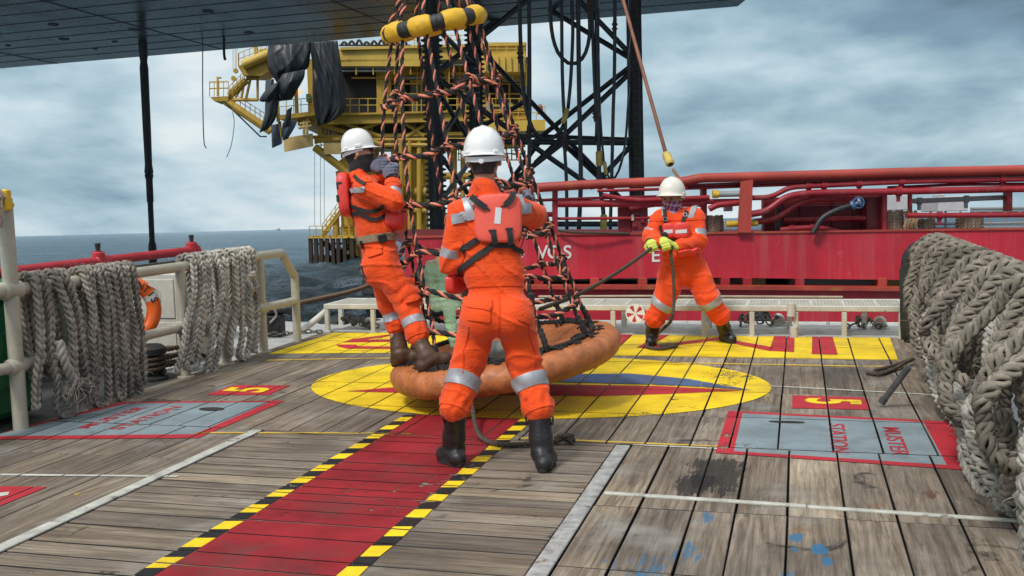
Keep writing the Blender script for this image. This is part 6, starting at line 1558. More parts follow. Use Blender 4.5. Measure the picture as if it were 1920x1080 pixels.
def make_helmet(parent, hc, up, fw, mat, sc=1.0, strap_mat=None, back_knob=True):
    up = nrm(up); fw = nrm(fw - (fw @ up) * up); rt = np.cross(fw, up); n = 56
    a = np.arange(n) / n * 2 * np.pi; c0 = hc + up * .030 * sc
    ca, sa = np.cos(a), np.sin(a); L, Wd, H = .132 * sc, .112 * sc, .150 * sc
    rings = []
    for q in np.linspace(.04, 1, 15):
        th = q * np.pi / 2; rad = math.sin(th) ** .92; z = H * math.cos(th) ** .88 if q < 1 else 0
        ridge = .006 * sc * np.exp(-(sa * rad / .16) ** 2) * (1 - q ** 4) + .003 * sc * np.exp(-((np.abs(sa) * rad - .42) / .1) ** 2) * (1 - q ** 3)
        rings.append(c0 + (ca * L * rad)[:, None] * fw + (sa * Wd * rad)[:, None] * rt + (z + ridge)[:, None] * up)
    # brim: long peak in front, narrow elsewhere
    br = (.010 + .038 * np.clip(ca, 0, 1) ** 2.2 + .006 * np.clip(-ca, 0, 1)) * sc; dz = -(.012 + .010 * np.clip(ca, 0, 1)) * sc
    def rim(g, z): return c0 + (ca * (L + br * g))[:, None] * fw + (sa * (Wd + br * g))[:, None] * rt + (z)[:, None] * up
    rings += [rim(.12, dz * .35), rim(.55, dz * .75), rim(1.0, dz), rim(1.0, dz - .004 * sc), rim(.5, dz * .8 - .006 * sc), rim(-.1, dz * .5 - .006 * sc)]
    for q in (.96, .8, .55, .25):
        th = q * np.pi / 2; rad = math.sin(th) * .95; z = H * math.cos(th) * .93 - .004
        rings.append(c0 + (ca * L * rad)[:, None] * fw + (sa * Wd * rad)[:, None] * rt + np.full(n, z)[:, None] * up)
    mb = MB(); V = np.array(rings).reshape(-1, 3); k = len(rings)
    Fc = [(i * n + j, i * n + (j + 1) % n, (i + 1) * n + (j + 1) % n, (i + 1) * n + j) for i in range(k - 1) for j in range(n)] + [tuple(range(n - 1, -1, -1))]
    mb.add(V, [tuple(reversed(f_)) for f_ in Fc])
    h = mb.build('helmet', mat, parent, smooth=True)
    for s_ in (-1, 1):
        mb = MB(); mb.box(c0 + rt * s_ * (Wd + .004) + up * .008, (.05, .012, .022), np.array([fw, rt, up]), bev=.004); mb.build('accessory_slot', mat, h)
    for ang in (2.4, -2.4):
        mb = MB(); p = c0 + fw * math.cos(ang) * (L + .003) + rt * math.sin(ang) * (Wd + .003) + up * .004; e = nrm(fw * math.cos(ang) + rt * math.sin(ang)); mb.box(p, (.012, .034, .018), np.array([e, np.cross(up, e), up]), bev=.004); mb.build('accessory_slot', mat, h)
    # harness band below the shell, with the adjuster at the nape
    G = []
    an = np.linspace(math.radians(75), math.radians(285), 40)
    for z in (-.006, -.034):
        s_ = .90; G.append(np.array([c0 + fw * math.cos(q) * L * s_ + rt * math.sin(q) * Wd * s_ + up * (z - .018 * max(0, -math.cos(q))) * sc for q in an]))
    mb = MB(); mb.grid(np.array(G), 0, .004)
    if back_knob: mb.lathe(c0 - fw * (L * .9 + .002) - up * .046 * sc, -fw, [(.001, .012), (.012, .012), (.016, .008), (.016, 0), (.001, 0)], 12)
    mb.build('harness', mat, h, angle=40)
    return h
def head_prims(hc, up, fw, sc=1.0):
    up = nrm(up); fw = nrm(fw - (fw @ up) * up); rt = np.cross(fw, up)
    p = lambda f_, r_, u_: hc + (fw * f_ + rt * r_ + up * u_) * sc
    P = [caps(p(-.018, 0, .035), p(.01, 0, .03), .086 * sc, .084 * sc, rt, .90, .03), caps(p(.03, 0, -.02), p(.052, 0, -.082), .062 * sc, .036 * sc, rt, 1.08, .03),
         caps(p(.0, .0, -.02), p(.035, 0, -.07), .066 * sc, .045 * sc, rt, 1.02, .03)]
    P += [caps(p(.090, 0, .022), p(.104, 0, -.018), .010 * sc, .015 * sc, rt, .9, .012), caps(p(.100, .010, -.022), p(.100, -.010, -.022), .010 * sc, .010 * sc, k=.008)]
    P += [caps(p(.084, .03, .036), p(.084, -.03, .036), .012 * sc, .012 * sc, k=.015)]
    for s_ in (-1, 1):
        P += [caps(p(.088, .031 * s_, .016), p(.096, .036 * s_, .016), .011 * sc, k=.012, neg=True)]
        P += [caps(p(.062, .046 * s_, -.012), p(.066, .038 * s_, -.018), .022 * sc, k=.02)]
        P += [caps(p(-.008, .080 * s_, .028), p(-.014, .088 * s_, -.018), .015 * sc, .011 * sc, fw, 1.25, .008)]
    P += [caps(p(.092, .020, -.048), p(.092, -.020, -.048), .008 * sc, k=.008), caps(p(.089, .018, -.060), p(.089, -.018, -.060), .009 * sc, k=.008), caps(p(.102, .02, -.0535), p(.102, -.02, -.0535), .003 * sc, k=.004, neg=True)]
    return P

def tg_(c, n): c['tag'] = n; return c
def build_person(spec):
    g = spec; T = thing('person', g['label'], 'person', g['base'], 'crew in orange coveralls and white helmets')
    hc, up, fw = g['head'], nrm(g['head_up']), nrm(g['head_fw']); sc = g.get('hsc', 1.0)
    sL, sR, hL, hR = g['sL'], g['sR'], g['hL'], g['hR']; sax = nrm(sR - sL); hax = nrm(hR - hL)
    nb = g['neck']; R = g['r']
    tors = lambda k_, e=0.0: [
        caps((sL + sR) / 2 * .80 + (hL + hR) / 2 * .20, (sL + sR) / 2 * .45 + (hL + hR) / 2 * .55, R['chest'] + e, R['waist'] + e, sax, R['cs'], .06),
        caps(g['waist'], (hL + hR) / 2, R['waist'] + e, R['hip'] + e, hax, R['hs'], .06),
        caps(sL * .78 + sR * .22, sR * .78 + sL * .22, R['sh'] + e, R['sh'] + e, None, 1, .06)]
    pri = tors(0)
    up_ = nrm(nb - g['waist'])
    pri += [caps(nb - up_ * .05, nb + up_ * .018, .078, .070, sax, 1.1, .04)]
    for s_, S_ in (('L', sL), ('R', sR)):
        E_, W_ = g['e' + s_], g['w' + s_]; cuff = W_ + (E_ - W_) * .12
        pri += [tg_(caps(S_, E_, R['ua'], R['el'], k=.045), 's' + s_), tg_(caps(E_, cuff, R['el'] * .97, R['wr'], k=.03), 'e' + s_)]
    gap = []
    for s_, H_ in (('L', hL), ('R', hR)):
        K_, C_ = g['k' + s_], g['c' + s_]
        pri += [tg_(caps(H_, K_, R['th'], R['kn'], k=.035), 'h' + s_), tg_(caps(K_, C_, R['kn'] * .98, R['cf'], k=.035), 'k' + s_), caps(C_ + (K_ - C_) * .12, C_ + (K_ - C_) * .04, R['cf'] * 1.05, R['cf'] * 1.0, k=.02)]
    pri += [caps(g['buttL'], g['buttL'] * .9 + hL * .1, R['butt'], k=.06), caps(g['buttR'], g['buttR'] * .9 + hR * .1, R['butt'], k=.06)]
    joints = [(g['eL'], .10, nrm(g['wL'] - sL)), (g['eR'], .10, nrm(g['wR'] - sR)), (g['kL'], .15, nrm(g['cL'] - hL)), (g['kR'], .15, nrm(g['cR'] - hR)), (g['waist'], .14, up_), (g['cL'], .08, nrm(g['cL'] - g['kL'])), (g['cR'], .08, nrm(g['cR'] - g['kR'])), ((hL + hR) / 2 - up_ * .1, .16, up_)]
    sd_ = g.get('seed', 0)
    def mod(P, d):
        fine = np.abs(d) < .08
        if not fine.any(): return d
        Q = P[fine]; wq = wrinkle(Q * WSTR, 15, sd_); o = .0042 * wq + .0012 * wrinkle(Q * WSTR, 34, sd_ + 1) + .0110 * (np.clip(1 - np.abs(np.sin(Q @ np.array([7., 6., 15.]) + 3.2 * wrinkle(Q, 6.5, sd_ + 2))), 0, 1) ** 5 - .15)
        for i, (c, rad, axd) in enumerate(joints):
            v_ = Q - c; wgt = np.exp(-(v_ * v_).sum(1) / (rad * rad)); al = v_ @ axd
            sidew = v_ @ nrm(np.cross(axd, [.3, .8, .5]))
            o += wgt * (.0095 if i < 4 else .0055) * np.sin(al * 74 + 2.6 * np.sin(sidew * 13 + i) + 2.2 * wq + i * 1.7) * (.35 + .65 * np.clip(.5 + sidew * 8, 0, 1))
        for c, kk in ((g['cL'], g['kL']), (g['cR'], g['kR'])):
            axd = nrm(c - kk); u1 = nrm(np.cross(axd, [.2, .9, .3])); u2 = np.cross(axd, u1); v_ = Q - c; al = v_ @ axd
            o += .0045 * np.exp(-((al + .02) / .055) ** 2) * ((v_ * v_).sum(1) < .03) * np.sin(9 * np.arctan2(v_ @ u1, v_ @ u2) + 30 * al)
        d = d.copy(); d[fine] -= o; return d
    f = make_sdf(pri, mod); lo, hi = bounds(pri, .03)
    suit = sdf_obj('coverall', f, lo, hi, g.get('h', .0085), g.get('suit', M_SUIT), T)
    # continuous body under the clothes
    rope_r = g.get('rope_r', .014)
    bp = head_prims(hc, up, fw, sc)
    bp += [caps(nb - up_ * .04, hc - up * .05 * sc - fw * .012, .058, .055, k=.04)] + tors(0, -.03)
    for s_, S_ in (('L', sL), ('R', sR)):
        E_, W_ = g['e' + s_], g['w' + s_]; bp += [caps(S_, E_, .052, .040, k=.03), caps(E_, W_, .040, .029, k=.02)]
        hd = g['hand' + s_]; bp += grip(hd[0], hd[1], hd[2], W_, rope_r)
    for s_, H_ in (('L', hL), ('R', hR)):
        K_, A_ = g['k' + s_], g['a' + s_]; bp += [caps(H_, K_, .080, .055, k=.03), caps(K_, A_, .052, .038, k=.03), caps(A_, g['t' + s_], .036, .03, k=.02)]
    fb = make_sdf(bp); lo, hi = bounds(bp, .02)
    body = sdf_obj('body', fb, lo, hi, .0062, g['skin'], T)
    make_helmet(T, hc + up * .012, nrm(up + g.get('helm_tilt', 0) * fw), fw, g['helm'], sc * g.get('hscale', 1.06))
    # gloves
    if g.get('glove') is not None:
        for s_ in ('L', 'R'):
            hd = g['hand' + s_]; W_ = g['w' + s_]; E_ = g['e' + s_]; gp = grip(hd[0], hd[1], hd[2], W_, rope_r, 1.0, .0022); gp += [caps(W_, W_ + (E_ - W_) * .2, .031, .036, k=.015)]
            fg = make_sdf(gp); lo, hi = bounds(gp, .012); gl = sdf_obj('glove', fg, lo, hi, .0031, g['glove'], T)
            ring_band('glove_cuff', fg, W_, W_ + (E_ - W_) * .2, .35, .03, M_BLACKW, gl, R0=.08, n=24)
    # boots
    for s_ in ('L', 'R'):
        K_, C_, A_, t_, hl = g['k' + s_], g['c' + s_], g['a' + s_], g['t' + s_], g['heel' + s_]; su = nrm(g['sup'])
        pr = [caps(C_ + (A_ - C_) * .02, A_ + (C_ - A_) * .25, R['bt'], R['bt'] * .90, k=.02), caps(A_ + (C_ - A_) * .3, A_, R['bt'] * .9, .056, k=.03), caps(A_, hl + su * .045, .054, .046, k=.03), caps(A_ + (t_ - A_) * .2, t_ + su * .048, .052, .046, k=.035), caps(hl + su * .04, t_ + su * .04, .042, .046, k=.02)]
        z0 = hl @ su + .012
        def md(P, d, z0=z0, su=su, A_=A_, pr=pr):
            Q = P; wg = np.exp(-((Q - A_) ** 2).sum(1) / .006); al = Q @ nrm(A_ - t_ + su * .6)
            d = d - .0028 * wg * np.sin(al * 120 + 2 * wrinkle(Q, 20, 3)) - .0022 * wrinkle(Q, 45, 5)
            top = (Q - (C_ + (A_ - C_) * -.08)) @ nrm(A_ - C_)
            return np.maximum(d, z0 - P @ su)
        fbt = make_sdf(pr, md); lo, hi = bounds(pr, .02); bo = sdf_obj('boot', fbt, lo, hi, .005, g['boot'], T)
        fd = nrm(t_ - hl - ((t_ - hl) @ su) * su); sd2 = np.cross(su, fd); L = np.linalg.norm(t_ - hl); mb = MB(); rings = []
        n = 30; an = np.arange(n) / n * 2 * np.pi; prof = np.where(np.cos(an) > 0, 1.0, .86)
        for e, z in ((.0, 0), (.003, .004), (.003, .016), (.0015, .018), (.004, .021), (.003, .029), (-.004, .031)):
            rings.append(hl + fd * (L / 2) + (np.cos(an) * (L / 2 + .043 + e))[:, None] * fd + (np.sign(np.sin(an)) * np.abs(np.sin(an)) ** .75 * (.047 * prof + e))[:, None] * sd2 + z * su)
        V = np.array(rings).reshape(-1, 3); Fc = [(i * n + j, i * n + (j + 1) % n, (i + 1) * n + (j + 1) % n, (i + 1) * n + j) for i in range(len(rings) - 1) for j in range(n)] + [tuple(range(n - 1, -1, -1)), tuple((len(rings) - 1) * n + j for j in range(n))]
        mb.add(V, Fc); mb.build('sole', M_SOLE, bo, angle=40)
        if 'black' in g['boot'].name:
            tp = C_ + (A_ - C_) * .16
            for q in (-1, 1): mb = MB(); mb.tube(spline([tp + sd2 * q * R['bt'] * .95, tp + sd2 * q * (R['bt'] + .012) - nrm(C_ - A_) * .01, tp + sd2 * q * (R['bt'] + .002) - nrm(C_ - A_) * .05], 8), .006, 6); mb.build('pull_loop', g['boot'], bo, smooth=True)
    # reflective bands
    for s_ in ('L', 'R'):
        for nm, a, b_, q, wd, R0 in g['bands'].get(s_, ()):
            lim = [c_ for c_ in pri if c_.get('tag') in ((a + s_,) if a in 'se' else (('h' + s_), ('k' + s_)))]; fl = make_sdf(lim, mod)
            ring_band('reflective_band', fl, g[a + s_], g[b_ + s_], q, wd, M_REFL, T, R0=R0, lift=.002)
        E_, W_ = g['e' + s_], g['w' + s_]
        ring_band('sleeve_cuff', f, E_, W_, .80, .05, g.get('suit', M_SUIT), T, R0=.085, lift=.001, th=.005, n=30)
        ring_band('leg_cuff', f, g['k' + s_], g['c' + s_], .975, .045, g.get('suit', M_SUIT), T, R0=R['cf'] + .045, lift=.001, th=.005)
    return T, f, fb
# ------------------------------------------------------------------ personnel transfer net
M_NETB = pmat('rope_black', (.020, .019, .019), .85, .4, 40, bump=.6, bscale=180)
M_NETO = pmat('rope_orange', (.74, .235, .15), .85, .25, 30, bump=.6, bscale=180, wear=(.14, .06, .04), wear_amt=.57, wscale=26)
NETM = [M_NETB, M_NETO]
DN = 7.65
def ring_frame(dn):
    c = PD(948, 669, dn); e1 = nrm(CR * 435 + CU * 80); rv = nrm(ray(948, 669)); pu = nrm(np.cross(e1, rv)); 
    if pu[2] < 0: pu = -pu
    an = math.asin(.186); rvp = nrm(rv - (rv @ e1) * e1); e2 = nrm(rvp * math.cos(an) + pu * math.sin(an)); return c, e1, e2, nrm(np.cross(e1, e2))
R_RIM = 193 * DN / F_PX; R_TUBE = 25 * DN / F_PX
nc, ne1, ne2, nn = ring_frame(DN)
def rim(a, rr, h=0.0): return nc + rr * (math.cos(a) * ne1 + math.sin(a) * ne2) + h * nn
zmin = min(rim(a, R_RIM)[2] - R_TUBE for a in np.linspace(0, 6.28, 90))
net = thing('transfer_net', 'personnel transfer net with orange padded base tilted on the deck', 'transfer net', tuple(rim(-2.2, R_RIM)))
def base_mat():
    m, t, b = newmat('base_orange_cover'); tc = t.n('ShaderNodeTexCoord').outputs['Object']
    n = t.noise(tc, 3.2, 8, .65); d = t.noise(t.mapping(tc, (1, 1, 1), (3, 9, 2)), 8.0, 12, .70, dist=.8)
    c = t.ramp(n, [(.3, (.40, .12, .032)), (.7, (.53, .18, .056))]); c = t.mix(t.ramp(d, [(.44, 0), (.66, .62)]), c, (.17, .055, .02)); c = t.mix(t.ramp(t.noise(t.mapping(tc, (1, 1, 1), (5, 2, 7)), 30, 10, .72), [(.60, 0), (.66, .85)]), c, (.03, .02, .015))
    t.lk(c, b.inputs['Base Color']); t.lk(t.ramp(n, [(.3, .38), (.7, .6)]), b.inputs['Roughness'])
    t.lk(t.bump(t.noise(tc, 11, 7, .6, dist=2.5), .45, .010), b.inputs['Normal']); return m
M_BASE = base_mat()
def base_mesh(prof, k=300, wr=.0030):
    rg = np.random.default_rng(4); ph = rg.random(12) * 6.28; V = []
    for r, z in prof:
        row = []
        for j in range(k):
            a = j / k * 2 * np.pi; q = min(1, max(0, (r - .5) / .25)) 
            w_ = wr * q * (math.sin(34 * a + ph[0] + 2 * math.sin(5 * a)) * math.exp(-((z - .04) / .07) ** 2) + .7 * math.sin(19 * a + ph[1] + 2 * math.sin(3 * a + z * 20)) + .5 * math.sin(61 * a + ph[2] + z * 40)) + (1 - q) * .004 * math.sin(r * 9 + 3 * a)
            e_ = (r * math.cos(a)) * ne1 + (r * math.sin(a)) * ne2
            row.append(nc + e_ + (z + w_) * nn + nrm(e_) * w_ * .8 * q)
        V.append(row)
    return np.array(V)
prof = [(.01, .070), (.25, .074), (.45, .078), (.58, .084), (.64, .090), (.69, .0955)]
for a in np.linspace(1.75, -2.9, 26): prof.append((R_RIM + R_TUBE * math.cos(a), R_TUBE * math.sin(a)))
prof += [(.5, -.075), (.01, -.075)]
mb = MB(); mb.grid(base_mesh(prof)[::-1], 0, closed=True); mb.build('padded_base', M_BASE, net, smooth=True)
for i in range(26):
    rg = random.Random(100 + i); a = i / 26 * 2 * np.pi + rg.uniform(-.05, .05); rr_0 = .715; c_ = rim(a, rr_0, .098); o_ = nrm(rim(a, 1) - nc); s_ = np.cross(nn, o_); mb = MB()
    for q in range(3): d = nrm(o_ * rg.gauss(.3, .8) + s_ * rg.gauss(0, 1)); mb.tube(spline([c_ - d * .035 + nn * .002, c_ + nn * .010, c_ + d * rg.uniform(.03, .05) + nn * .003], 6), .0055, 5)
    mb.build('tie', M_NETB, net, smooth=True)
# top ring, yellow and black wrapped pads
TC = PD(814, 46, 7.72); te1 = nrm(CR * 190 + CU * 42); te2 = nrm(nrm(ray(814, 46)) + CU * -.035); te2 = nrm(te2 - (te2 @ te1) * te1); te3 = np.cross(te1, te2)
R_TOP = .335
def top(a, rr=R_TOP, h=0.0): return TC + rr * (math.cos(a) * te1 + math.sin(a) * te2) + h * te3
M_TY = pmat('pad_yellow', (.70, .40, .015), .55, .15, 14, bump=.5, bscale=30, wear=(.25, .12, .02), wear_amt=.62, wscale=14)
M_TK = pmat('pad_tape_black', (.018, .019, .021), .5, .3, 30, bump=.6, bscale=60)
ns = 18
for i in range(ns):
    a0 = i / ns * 2 * np.pi + .09; a1 = (i + 1) / ns * 2 * np.pi + .09; 
    if i % 2 == 0: a0 -= .05; a1 += .05
    n_ = 12; P = [top(a0 + (a1 - a0) * q) for q in np.linspace(0, 1, n_)]; q = np.linspace(0, 1, n_)
    r = (.064 + .010 * np.sin(np.pi * q) ** .6) if i % 2 == 0 else .059 + .003 * np.sin(q * 20)
    mb = MB(); mb.tube(P, r, 18); V = mb.v[0]; V += .0022 * np.sin(V @ np.array([[90.], [70.], [110.]]) + i)
    mb.build('ring_pad', M_TY if i % 2 == 0 else M_TK, net, smooth=True)
# hanging ropes
NR = 10; A0 = .14
APEX = PD(800, -100, 7.72)
def vrope(a, ba):
    p0 = top(a, R_TOP, -.05); p1 = rim(ba, .66, .09); L = []
    out = nrm(rim(ba, 1) - nc)
    left = max(0, -math.cos(ba)); 
    for q in np.linspace(0, 1, 13):
        bl = .17 * left * math.sin(math.pi * min(1, q * 1.15)) ** 1.0 - .03 * math.sin(math.pi * q) * (1 - left)
        L.append(p0 + (p1 - p0) * q + out * bl * .8)
    return np.array(L)
VR = []
for i in range(NR):
    a = A0 + i * 2 * np.pi / NR; P = vrope(a, a); VR.append(P)
    mb = MB(); twist_rope(mb, P, .0158, 3, .125, (0, 1, 0), 6, phase=i); mb.build('net_rope', NETM, net, smooth=True)
    mb = MB(); twist_rope(mb, [APEX + .02 * nrm(top(a) - TC), top(a, R_TOP, .05), top(a, R_TOP, -.06)], .0165, 3, .13, (0, 0, 1), 6, phase=i); mb.build('lifting_rope', NETM, net, smooth=True)
    # lashing at the base, dark and lumpy
    p1 = rim(a, .66, .09); mb = MB(); rg = random.Random(i)
    P2 = [P[-1] + (P[-2] - P[-1]) * .75, p1 + nn * .05, p1]
    mb.tube(spline([P[-1] + (P[-2] - P[-1]) * .8, p1 + nn * .07, p1 + nn * .0], 14), .021 + .004 * np.sin(np.arange(14) * 2.1), 8)
    for _ in range(7):
        d = nrm(np.array([rg.gauss(0, 1), rg.gauss(0, 1), 0])); d = nrm(d - (d @ nn) * nn); mb.tube(spline([p1 + nn * .02, p1 + d * .05 + nn * .03, p1 + d * rg.uniform(.07, .13) + nn * .005], 7), .008, 5)
    mb.build('lashing', M_NETB, net, smooth=True)
def vat(i, t_):
    P = VR[i % NR]; q = t_ * 12; k = min(11, int(q)); return P[k] + (P[k + 1] - P[k]) * (q - k)
for j, t_ in enumerate((.185, .36, .515, .665, .80, .905)):
    pts = []
    for i in range(NR + 1):
        rg = random.Random(j * 50 + i % NR); tt = t_ + rg.uniform(-.018, .018) + (.012 if i % 2 else -.012)
        p = vat(i, tt); pts.append(p)
        if i < NR:
            q_ = vat(i + 1, t_); m_ = (p + q_) / 2; m_[2] -= .022; pts.append(m_)
    mb = MB(); twist_rope(mb, pts, .0215, 3, .14, (0, 1, 0), 6, phase=j)
    mb.build('net_rung', NETM, net, smooth=True)
    for i in range(NR):
        mb = MB(); p = pts[2 * i]; d = nrm(pts[2 * i + 1] - p); dv = nrm(vat(i, t_ + .02) - vat(i, t_ - .02)); pp = []
        for k in range(26):
            q = k / 25; a = q * 4 * np.pi; pp.append(p + dv * (q - .5) * .05 + .024 * (math.cos(a) * d + math.sin(a) * np.cross(d, dv)))
        twist_rope(mb, pp, .013, 2, .09, (0, 1) if (i + j) % 2 else (1, 0), 5); 
        if j < 5: mb.build('knot', NETM, net, smooth=True)
# base grommet rope
mb = MB(); twist_rope(mb, [rim(a, .665, .105) for a in np.linspace(0, 2 * np.pi, 40)], .021, 3, .12, (0, 0, 0), 6); mb.build('base_grommet', NETM, net, smooth=True)
# master link and hoist wire above
mb = MB(); mb.torus(APEX + [0, 0, .10], CF, .085, .018, 24, 8); mb.build('master_link', M_CHAIN, net, smooth=True)
mb = MB(); mb.tube([APEX + [0, 0, .18], APEX + [0, 0, 9.0]], .012, 8)
tag(mb.build('hoist_wire', M_DARK, None, smooth=True), 'steel hoist wire carrying the transfer net', 'wire')
# small tag on the base rim
mb = MB(); a = -1.95; p = rim(a, R_RIM + R_TUBE + .004, .0); o_ = nrm(rim(a, 1) - nc); s_ = np.cross(nn, o_); mb.box(p, (.004, .035, .09), np.array([o_, s_, nn])); mb.build('rim_tag', M_NETB, net)
# green plastic bag and a grey sack inside the net
m, t, b = newmat('green_plastic'); b.inputs['Base Color'].default_value = (.58, 1.0, .66, 1); b.inputs['Roughness'].default_value = .25
b.inputs['Transmission Weight'].default_value = .25; b.inputs['IOR'].default_value = 1.2; b.inputs['Alpha'].default_value = .60
tcn = t.n('ShaderNodeTexCoord').outputs['Object']; t.lk(t.bump(t.noise(tcn, 14, 6, .6, dist=2), .8, .03), b.inputs['Normal'])
M_BAG = m
bagp = [caps(PD(822, 505, 7.75), PD(828, 555, 7.7), .085, .11, CF, .6, .05), caps(PD(800, 520, 7.75), PD(850, 560, 7.7), .05, .07, CF, .7, .05), caps(PD(842, 560, 7.7), PD(848, 650, 7.62), .05, .03, CF, .7, .05)]
def bmod(P, d): return d - .016 * wrinkle(P, 30, 3) - .008 * wrinkle(P, 70, 4)
lo, hi = bounds(bagp, .06); bag = sdf_obj('plastic_bag', make_sdf(bagp, bmod), lo, hi, .007, M_BAG); tag(bag, 'crumpled green plastic bag hung inside the net', 'bag')
pc = rim(-1.75, .40, .10); skp = [caps(pc - ne1 * .14, pc + ne1 * .16, .075, .095, nn, .9, .05), caps(pc + ne1 * .05, pc + ne2 * .1, .08, .08, k=.05)]
lo, hi = bounds(skp, .05); sk = sdf_obj('canvas_sack', make_sdf(skp, lambda P, d: d - .006 * wrinkle(P, 28, 6)), lo, hi, .008, cloth_mat('sack_grey', (.16, .17, .15), .85, .5)); tag(sk, 'grey canvas sack lying on the orange base behind the near worker', 'sack')
# trailing tag line on the deck
a = -1.89; st = rim(a, R_RIM + R_TUBE * .6, -.06)
mb = MB(); P = [st, PZ(887, 800) + [0, 0, .13], PZ(899, 824) + [0, 0, .03], PZ(935, 839) + [0, 0, .02], PZ(985, 839) + [0, 0, .02], PZ(1030, 836) + [0, 0, .02], PZ(1052, 832) + [0, 0, .025]]
twist_rope(mb, P, .0165, 3, .10, (0,), 6)
e_ = P[-1]; 
for i in range(26):
    rg = random.Random(i); d = nrm(np.array([1.0, rg.gauss(.1, .35), rg.gauss(.1, .25)])); mb.tube(spline([e_, e_ + d * .05 + [0, 0, .008], e_ + d * rg.uniform(.06, .10) + [0, 0, -.008]], 6), .005, 4)
twist_rope(mb, [e_ - [.03, 0, 0], e_ + [.01, 0, .02], e_ + [.05, .01, .0]], .024, 3, .08, (0,), 6)
tag(mb.build('tag_line', M_TAR, None, smooth=True), 'brown tag line trailing from the net base past the near worker to a frayed end', 'rope')

# ------------------------------------------------------------------ the three workers
def J(px, py, d): return PD(px, py, d)
# --- near worker, seen from behind
b1 = (PZ(846, 874) + PZ(1022, 884)) / 2; d1 = (b1 - CAM) @ CF; hv1 = nrm((b1 - CAM) * [1, 1, 0]); Zu = np.array([0, 0, 1.])
hl, hr = PZ(858, 874) , PZ(1020, 884)
tl_, tr_ = PZ(834, 866), PZ(1029, 871)
W1 = dict(label='worker seen from behind on the red walkway, coral life vest pad on his back', base=tuple(b1), head=J(908, 303, d1 + .03), head_up=Zu + hv1 * .04, head_fw=hv1 + CR * .12, hsc=1.0, hscale=1.02,
    neck=J(908, 360, d1), waist=J(930, 515, d1 + .03), sL=J(864, 402, d1 + .03), sR=J(965, 392, d1 + .03), eL=J(847, 492, d1 + .08), wL=J(872, 535, d1 + .30),
    eR=J(1000, 404, d1 + .22), wR=J(988, 392, d1 + .47), hL=J(903, 588, d1 + .02), hR=J(962, 588, d1 + .02), kL=J(869, 712, d1 + .06), kR=J(992, 712, d1 + .06),
    cL=J(853, 762, d1 + .0), cR=J(1010, 766, d1 + .0), buttL=J(904, 598, d1 - .06), buttR=J(961, 598, d1 - .06),
    aL=PZ(852, 868) + Zu * .085, aR=PZ(1017, 877) + Zu * .085, tL=tl_, tR=tr_, heelL=hl, heelR=hr, sup=Zu,
    handL=(J(890, 545, d1 + .38), CU + CR * .3, -CF), handR=(J(985, 378, d1 + .54), CU + CR * .4, CF * -.4 + CR), glove=M_GLOVEG,
    r=dict(chest=.114, waist=.112, cs=1.42, hip=.124, hs=1.30, sh=.086, ua=.082, el=.070, wr=.050, th=.110, kn=.093, cf=.082, butt=.112, bt=.066),
    skin=M_SKIN, helm=M_HELMS, boot=M_BOOTK, suit=M_SUIT, seed=1, h=.0078,
    bands=dict(L=[('leg', 'k', 'c', .12, .075, .22), ('arm', 's', 'e', .80, .05, .15)], R=[('leg', 'k', 'c', .14, .075, .22), ('arm', 'e', 'w', .10, .05, .15)]))
T1, f1, fb1 = build_person(W1)
# nape hair
hc = W1['head']; up1 = nrm(W1['head_up']); fw1 = nrm(W1['head_fw'] - (W1['head_fw'] @ up1) * up1); rt1 = np.cross(fw1, up1)
def hair(T, hc, up, fw, low, front, seed, sc=1.0):
    rt = np.cross(fw, up); pr = [caps(hc - fw * .020 * sc + up * .035, hc + fw * .008 + up * .03, .091 * sc, .087 * sc, rt, .90, .03), caps(hc - fw * .035 + up * .02, hc - fw * .040 - up * .06, .070 * sc, .052 * sc, rt, 1.08, .03)]
    def md(P, d):
        q = P - hc; return np.maximum(np.maximum(d - .003 * wrinkle(P, 90, seed), -(q @ up) - low), (q @ fw) - front)
    f = make_sdf(pr, md); lo, hi = bounds(pr, .02); sdf_obj('hair', f, lo, hi, .005, M_HAIR, T)
hair(T1, hc, up1, fw1, .072, .03, 1)
# vest on the back
vest = thing('life_vest', 'x', 'x'); bpy.data.objects.remove(vest)
def px_frame(f, px, py, d):
    p = surf_px(f, [(px, py)], d)[0]; n_ = grad(f, p[None], .03)[0]; return p, n_
p, n_ = px_frame(f1, 934, 410, d1); n_ = nrm(-hv1 + Zu * .10); p = p + n_ * .004
ex = nrm(np.cross(Zu, n_)); ey = np.cross(n_, ex); 
if ex @ CR < 0: ex = -ex
roll = -.02; ex, ey = ex * math.cos(roll) + ey * math.sin(roll), ey * math.cos(roll) - ex * math.sin(roll)
K1 = d1 / F_PX
mb = MB(); pad(mb, p, ex, ey, n_, 44 * K1, 45 * K1, .052, 5.0, bow=.02); vp = mb.build('life_vest', M_VESTC, T1, angle=50)
mb = MB(); mb.box(p + n_ * .0535 + ey * .012 - ex * .001, (.034, .001, .088), np.array([nrm(ex - ey * .10), n_, nrm(ey + ex * .10)])); mb.build('reflective_strip', pmat('strip_white', (.62, .63, .64), .35, .05, 40), vp)
def loc1(x, y, h=.054): return p + (x - 934) * K1 * ex - (y - 409) * K1 * ey + n_ * h
mb = MB()
def flatstrap(mb, pts, wd, nrmv, th=.004):
    pts = spline(pts, 14); T_ = np.gradient(pts, axis=0); 
    W_ = np.cross(T_, nrmv); W_ /= np.linalg.norm(W_, axis=1)[:, None]; G = np.stack([pts - W_ * wd / 2, pts + W_ * wd / 2], 1); mb.grid(G, 0, th)
